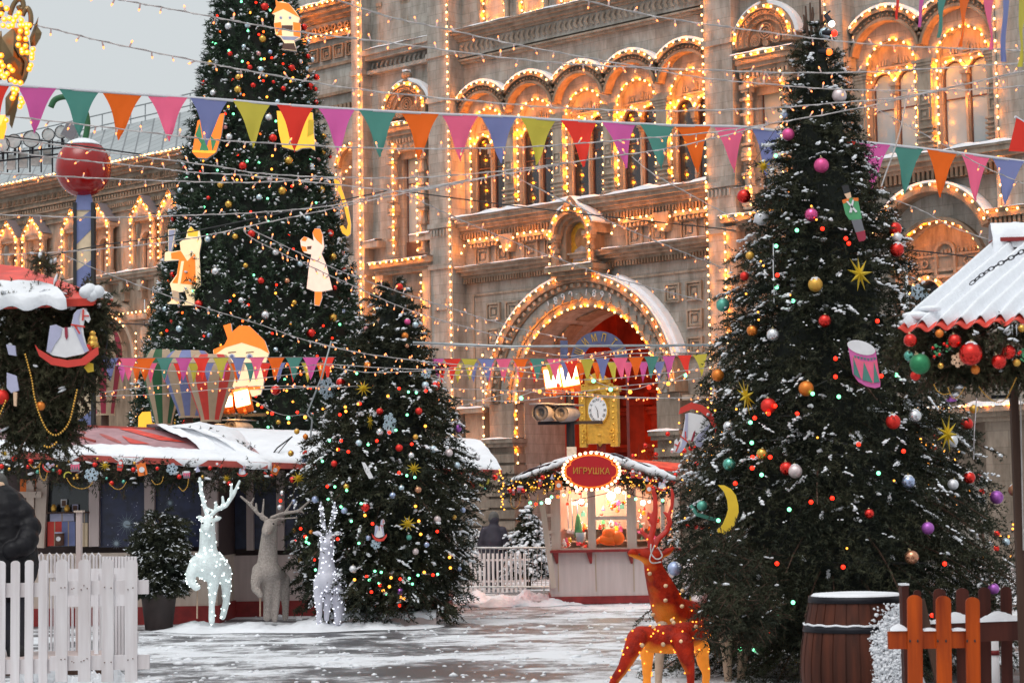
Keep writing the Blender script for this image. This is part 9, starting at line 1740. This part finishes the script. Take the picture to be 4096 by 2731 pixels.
for i, p in enumerate(along(pts, .32)): link('bulb', shared('led', LED, 'led_' + ('green', 'yellow', 'red', 'yellow', 'green')[i % 5]), None, t, p - Vector((0, .01, .04))).scale = (.034,) * 3
t = thing('fairy_lights', 'swag of coloured bulbs sagging in front of the cone tree foot', 'string lights', (0, 0, 0)); pts = catmull([P(*q(3, 2, *a), 36) for a in ((-200, 480), (0, 550), (150, 640), (300, 680), (430, 670), (520, 700))], 6); m = MB(); m.tube(pts, .006, 4); m.obj('wire', 'wire_snow', t)
for i, p in enumerate(along(pts, .3)): link('bulb', shared('led', LED, 'led_' + ('green', 'yellow', 'red')[i % 3]), None, t, p - Vector((0, .01, .04))).scale = (.032,) * 3
for lab, L_, Y, r, mt_ in (('thin black cable running from the icon niche to the right tree', K((2, 2, 1400, 195), (2, 3, 0, 320), (2, 3, 900, 425), (2, 3, 1800, 520), (2, 3, 2060, 552)), 19, .006, 'cable_black'), ('black cable crossing from the red ball towards the cone tree', K((1, 1, -50, 1240), (1, 1, 600, 1320), (1, 1, 1300, 1420)), 15.4, .006, 'cable_black'), ('black cable rising past the wing gables to the cone tree', K((2, 1, 300, 820), (2, 1, 900, 690), (2, 1, 1600, 590), (2, 2, 700, 290), (2, 2, 1200, 185)), 19, .006, 'cable_black'), ('white cord hanging from the strings in front of the pale-blind windows', K((1, 4, 1270, 905), (1, 4, 1225, 1150), (1, 4, 1160, 1380), (1, 4, 1090, 1568), (2, 4, 1040, 150)), 18.5, .007, 'wire_snow'), ('black cable crossing low behind the right tree to the near roof', K((2, 4, 1250, 725), (2, 4, 1700, 770), (2, 4, 2000, 815)), 22, .008, 'cable_black'), ('thin dark cable left of the cone tree foot', K((2, 1, 980, 1395), (2, 1, 1400, 1415)), 30, .01, 'cable_black')):
 m = MB(); m.tube(catmull([P(a, b_, Y) for a, b_ in L_], 6), r, 5); tag(m.obj('cable', mt_, None, True), lab, 'cable')
for lab, L_, Y, r, mt_ in (('long thin grey metal tube spanning level before the portal', K((3, 2, 1440, 8), (3, 2, 2351, 46), (3, 3, 1830, 32)), 26, .016, 'galv'), ('thin slanted metal rod leaning left of the middle tree', K((3, 2, 692, -5), (3, 2, 600, 330), (3, 2, 470, 655), (3, 2, 515, 720), (3, 2, 500, 900)), 27, .012, 'rail_metal')):
 m = MB(); m.tube([P(a, b_, Y) for a, b_ in L_], r, 6); tag(m.obj('metal_tube', mt_, None, True), lab, 'pole')
m_, nt, b = _nt('plaza'); L = nt.links.new
tc = N(nt, 'ShaderNodeTexCoord')
def noise(sc, det, mapsc=(1, 1, 1), rough=.6):
 mp = N(nt, 'ShaderNodeMapping'); mp.inputs['Scale'].default_value = mapsc; no = N(nt, 'ShaderNodeTexNoise'); no.inputs['Scale'].default_value = sc; no.inputs['Detail'].default_value = det; no.inputs['Roughness'].default_value = rough; L(tc.outputs['Object'], mp.inputs['Vector']); L(mp.outputs['Vector'], no.inputs['Vector']); return no.outputs['Fac']
def math_(op, a, b_):
 n = N(nt, 'ShaderNodeMath', operation=op)
 for i, x in enumerate((a, b_)):
  if isinstance(x, (int, float)): n.inputs[i].default_value = x
  else: L(x, n.inputs[i])
 return n.outputs[0]
big = noise(.42, 3, (.8, 1, 1)); mid = noise(1.9, 10, (.9, 1, 1), .7); fine = noise(8, 12, (1, 1, 1), .9)
s_ = math_('ADD', math_('MULTIPLY', big, 1.25), math_('ADD', math_('MULTIPLY', mid, 1.15), math_('MULTIPLY', fine, .85)))
mk = N(nt, 'ShaderNodeValToRGB'); e = mk.color_ramp.elements; e[0].position = .0; e[1].position = 1
mr = N(nt, 'ShaderNodeMapRange'); mr.inputs['From Min'].default_value = 1.46; mr.inputs['From Max'].default_value = 1.74; L(s_, mr.inputs['Value'])
cr = mk; e[0].color = (.085, .086, .093, 1); e[1].color = (.80, .82, .86, 1); el = cr.color_ramp.elements.new(.35); el.color = (.20, .20, .215, 1); el = cr.color_ramp.elements.new(.7); el.color = (.62, .63, .66, 1)
b.inputs['Specular IOR Level'].default_value = .3; L(mr.outputs['Result'], cr.inputs['Fac']); L(cr.outputs['Color'], b.inputs['Base Color'])
rr2 = N(nt, 'ShaderNodeMapRange'); rr2.inputs['To Min'].default_value = .36; rr2.inputs['To Max'].default_value = .8; L(mr.outputs['Result'], rr2.inputs['Value']); L(rr2.outputs['Result'], b.inputs['Roughness'])
bp = N(nt, 'ShaderNodeBump'); bp.inputs['Strength'].default_value = .5; bp.inputs['Distance'].default_value = .04; L(math_('ADD', s_, math_('MULTIPLY', fine, .4)), bp.inputs['Height']); L(bp.outputs['Normal'], b.inputs['Normal'])
m = MB(); m.add([(-260, -40, 0), (260, -40, 0), (260, 320, 0), (-260, 320, 0)], [(0, 1, 2, 3)]); g = m.obj('ground', 'plaza'); g['kind'] = 'structure'
def bank(name, u0, u1, Ya, Yb, h, mat, seed):
 rg = random.Random(seed); nx, ny = 70, 14; vs = []; fs = []; ph = [rg.uniform(0, 6) for _ in range(6)]; x0, x1 = G(u0, Ya).x, G(u1, Ya).x
 for i in range(nx + 1):
  for j in range(ny + 1):
   s, t_ = i / nx, j / ny; e = (math.sin(PI * t_) ** .7) * min(1, 6 * s, 6 * (1 - s)); z = h * e * (.55 + .3 * math.sin(s * 11 + ph[0]) * math.sin(t_ * 4 + ph[1]) + .25 * math.sin(s * 29 + ph[2]) + rg.uniform(-.22, .22))
   vs.append((x0 + (x1 - x0) * s + rg.uniform(-.02, .02), (Ya + Yb) / 2 + (Yb - Ya) * (t_ - .5) * (.25 + .75 * math.sin(PI * s) ** .5) + .12 * math.sin(s * 17 + ph[3]) * (1 if j == 0 else .3), max(.0, z) + .006))
 for i in range(nx):
  for j in range(ny): a = i * (ny + 1) + j; fs.append((a, a + ny + 1, a + ny + 2, a + 1))
 m = MB(); m.add(vs, fs); o = m.obj(name, mat, None, True); o['kind'] = 'structure'
bank('snow_bank', 560, 1760, 27.3, 29.6, .13, 'snow', 1); bank('snow_bank', 1790, 2230, 35.0, 36.5, .17, 'snow', 2); bank('snow_bank', 1800, 2330, 33.4, 34.4, .12, 'snow', 5); bank('snow_bank', -60, 500, 18.75, 19.8, .2, 'snow', 3); bank('snow_bank', -100, 480, 21.5, 24, .08, 'snow', 4)
t = thing('tree_base_block', 'low snow-dusted wooden plinth under the middle tree', 'plinth', (0, 0, 0)); a = G(1320, 28.5); b_ = G(1740, 28.5); m = MB(); m.box(a.x, b_.x, 28.35, 29.6, 0, .17); m.obj('plinth_box', 'wood_rose', t); sheet((a.x, 28.33, .17), (b_.x, 28.33, .17), (b_.x, 29.6, .17), (a.x, 29.6, .17), .05, 'snow', 'plinth_snow', t, 24, 6, .02, 0, 30)
RT = [o for o in bpy.data.objects if o.get('category') == 'christmas tree' and 'barrel' in o['label']][0]
for i, (pth, rad) in enumerate((([(3080, 2230, 18.4), (2960, 2330, 17.2), (2860, 2400, 16.6), (2820, 2470, 16.3)], .12), ([(3080, 2350, 18.2), (2960, 2430, 16.8), (2880, 2500, 16.3), (2850, 2560, 16.2)], .12), ([(3100, 2420, 18), (3010, 2490, 16.9), (2960, 2560, 16.6)], .12), ([(2960, 2150, 18.4), (2860, 2230, 17.2), (2790, 2300, 16.9)], .08))):
 garland([P(*p) for p in pth], rad, None, None, np.random.default_rng(60 + i), 230, .5, 'needles', .15, .036, .0044, .04, 26, RT, ss=.6)
rg_ = np.random.default_rng(90); n = 1500; yy_ = 15 + 22 * rg_.uniform(0, 1, n) ** 1.2; uu_ = rg_.uniform(450, 3300, n); C_ = np.array([(ray(u, 2040).x / ray(u, 2040).y * y, y, .004) for u, y in zip(uu_, yy_)]); sz = rg_.uniform(.012, .05, n) ** 1.0 * np.where(rg_.uniform(size=n) < .12, 1.6, .7)
V, Fs = blobs(C_, rg_.normal(size=(n, 3)) * np.array([1, 1, .05]), sz, sz * .8, sz * .42, rg_); o = tri_obj('snow_clods', V, Fs, 'snow_fine', None, True); o['kind'] = 'stuff'
ORD = 'first second third fourth fifth sixth seventh eighth ninth tenth'.split()
bykey = {}
for o, txt, place, cat, v, grp in PEND: bykey.setdefault((txt, place), []).append((v, o, cat, grp))
for (txt, place), L_ in bykey.items():
 L_.sort(key=lambda x: x[0])
 for i, (v, o, cat, grp) in enumerate(L_):
  lab = '%s %s' % (txt, place) if len(L_) == 1 else '%s%s %s' % (('upper ' if i == 0 else 'lower ') if len(L_) == 2 else ('topmost ' if i == 0 else 'lowest ' if i == len(L_) - 1 else ORD[min(9, i)] + ' from the top '), txt, place)
  if len(L_) > 2 and 0 < i < len(L_) - 1: lab = '%s %s, %s down' % (txt, place, ORD[min(9, i)])
  tag(o, lab, cat, grp)
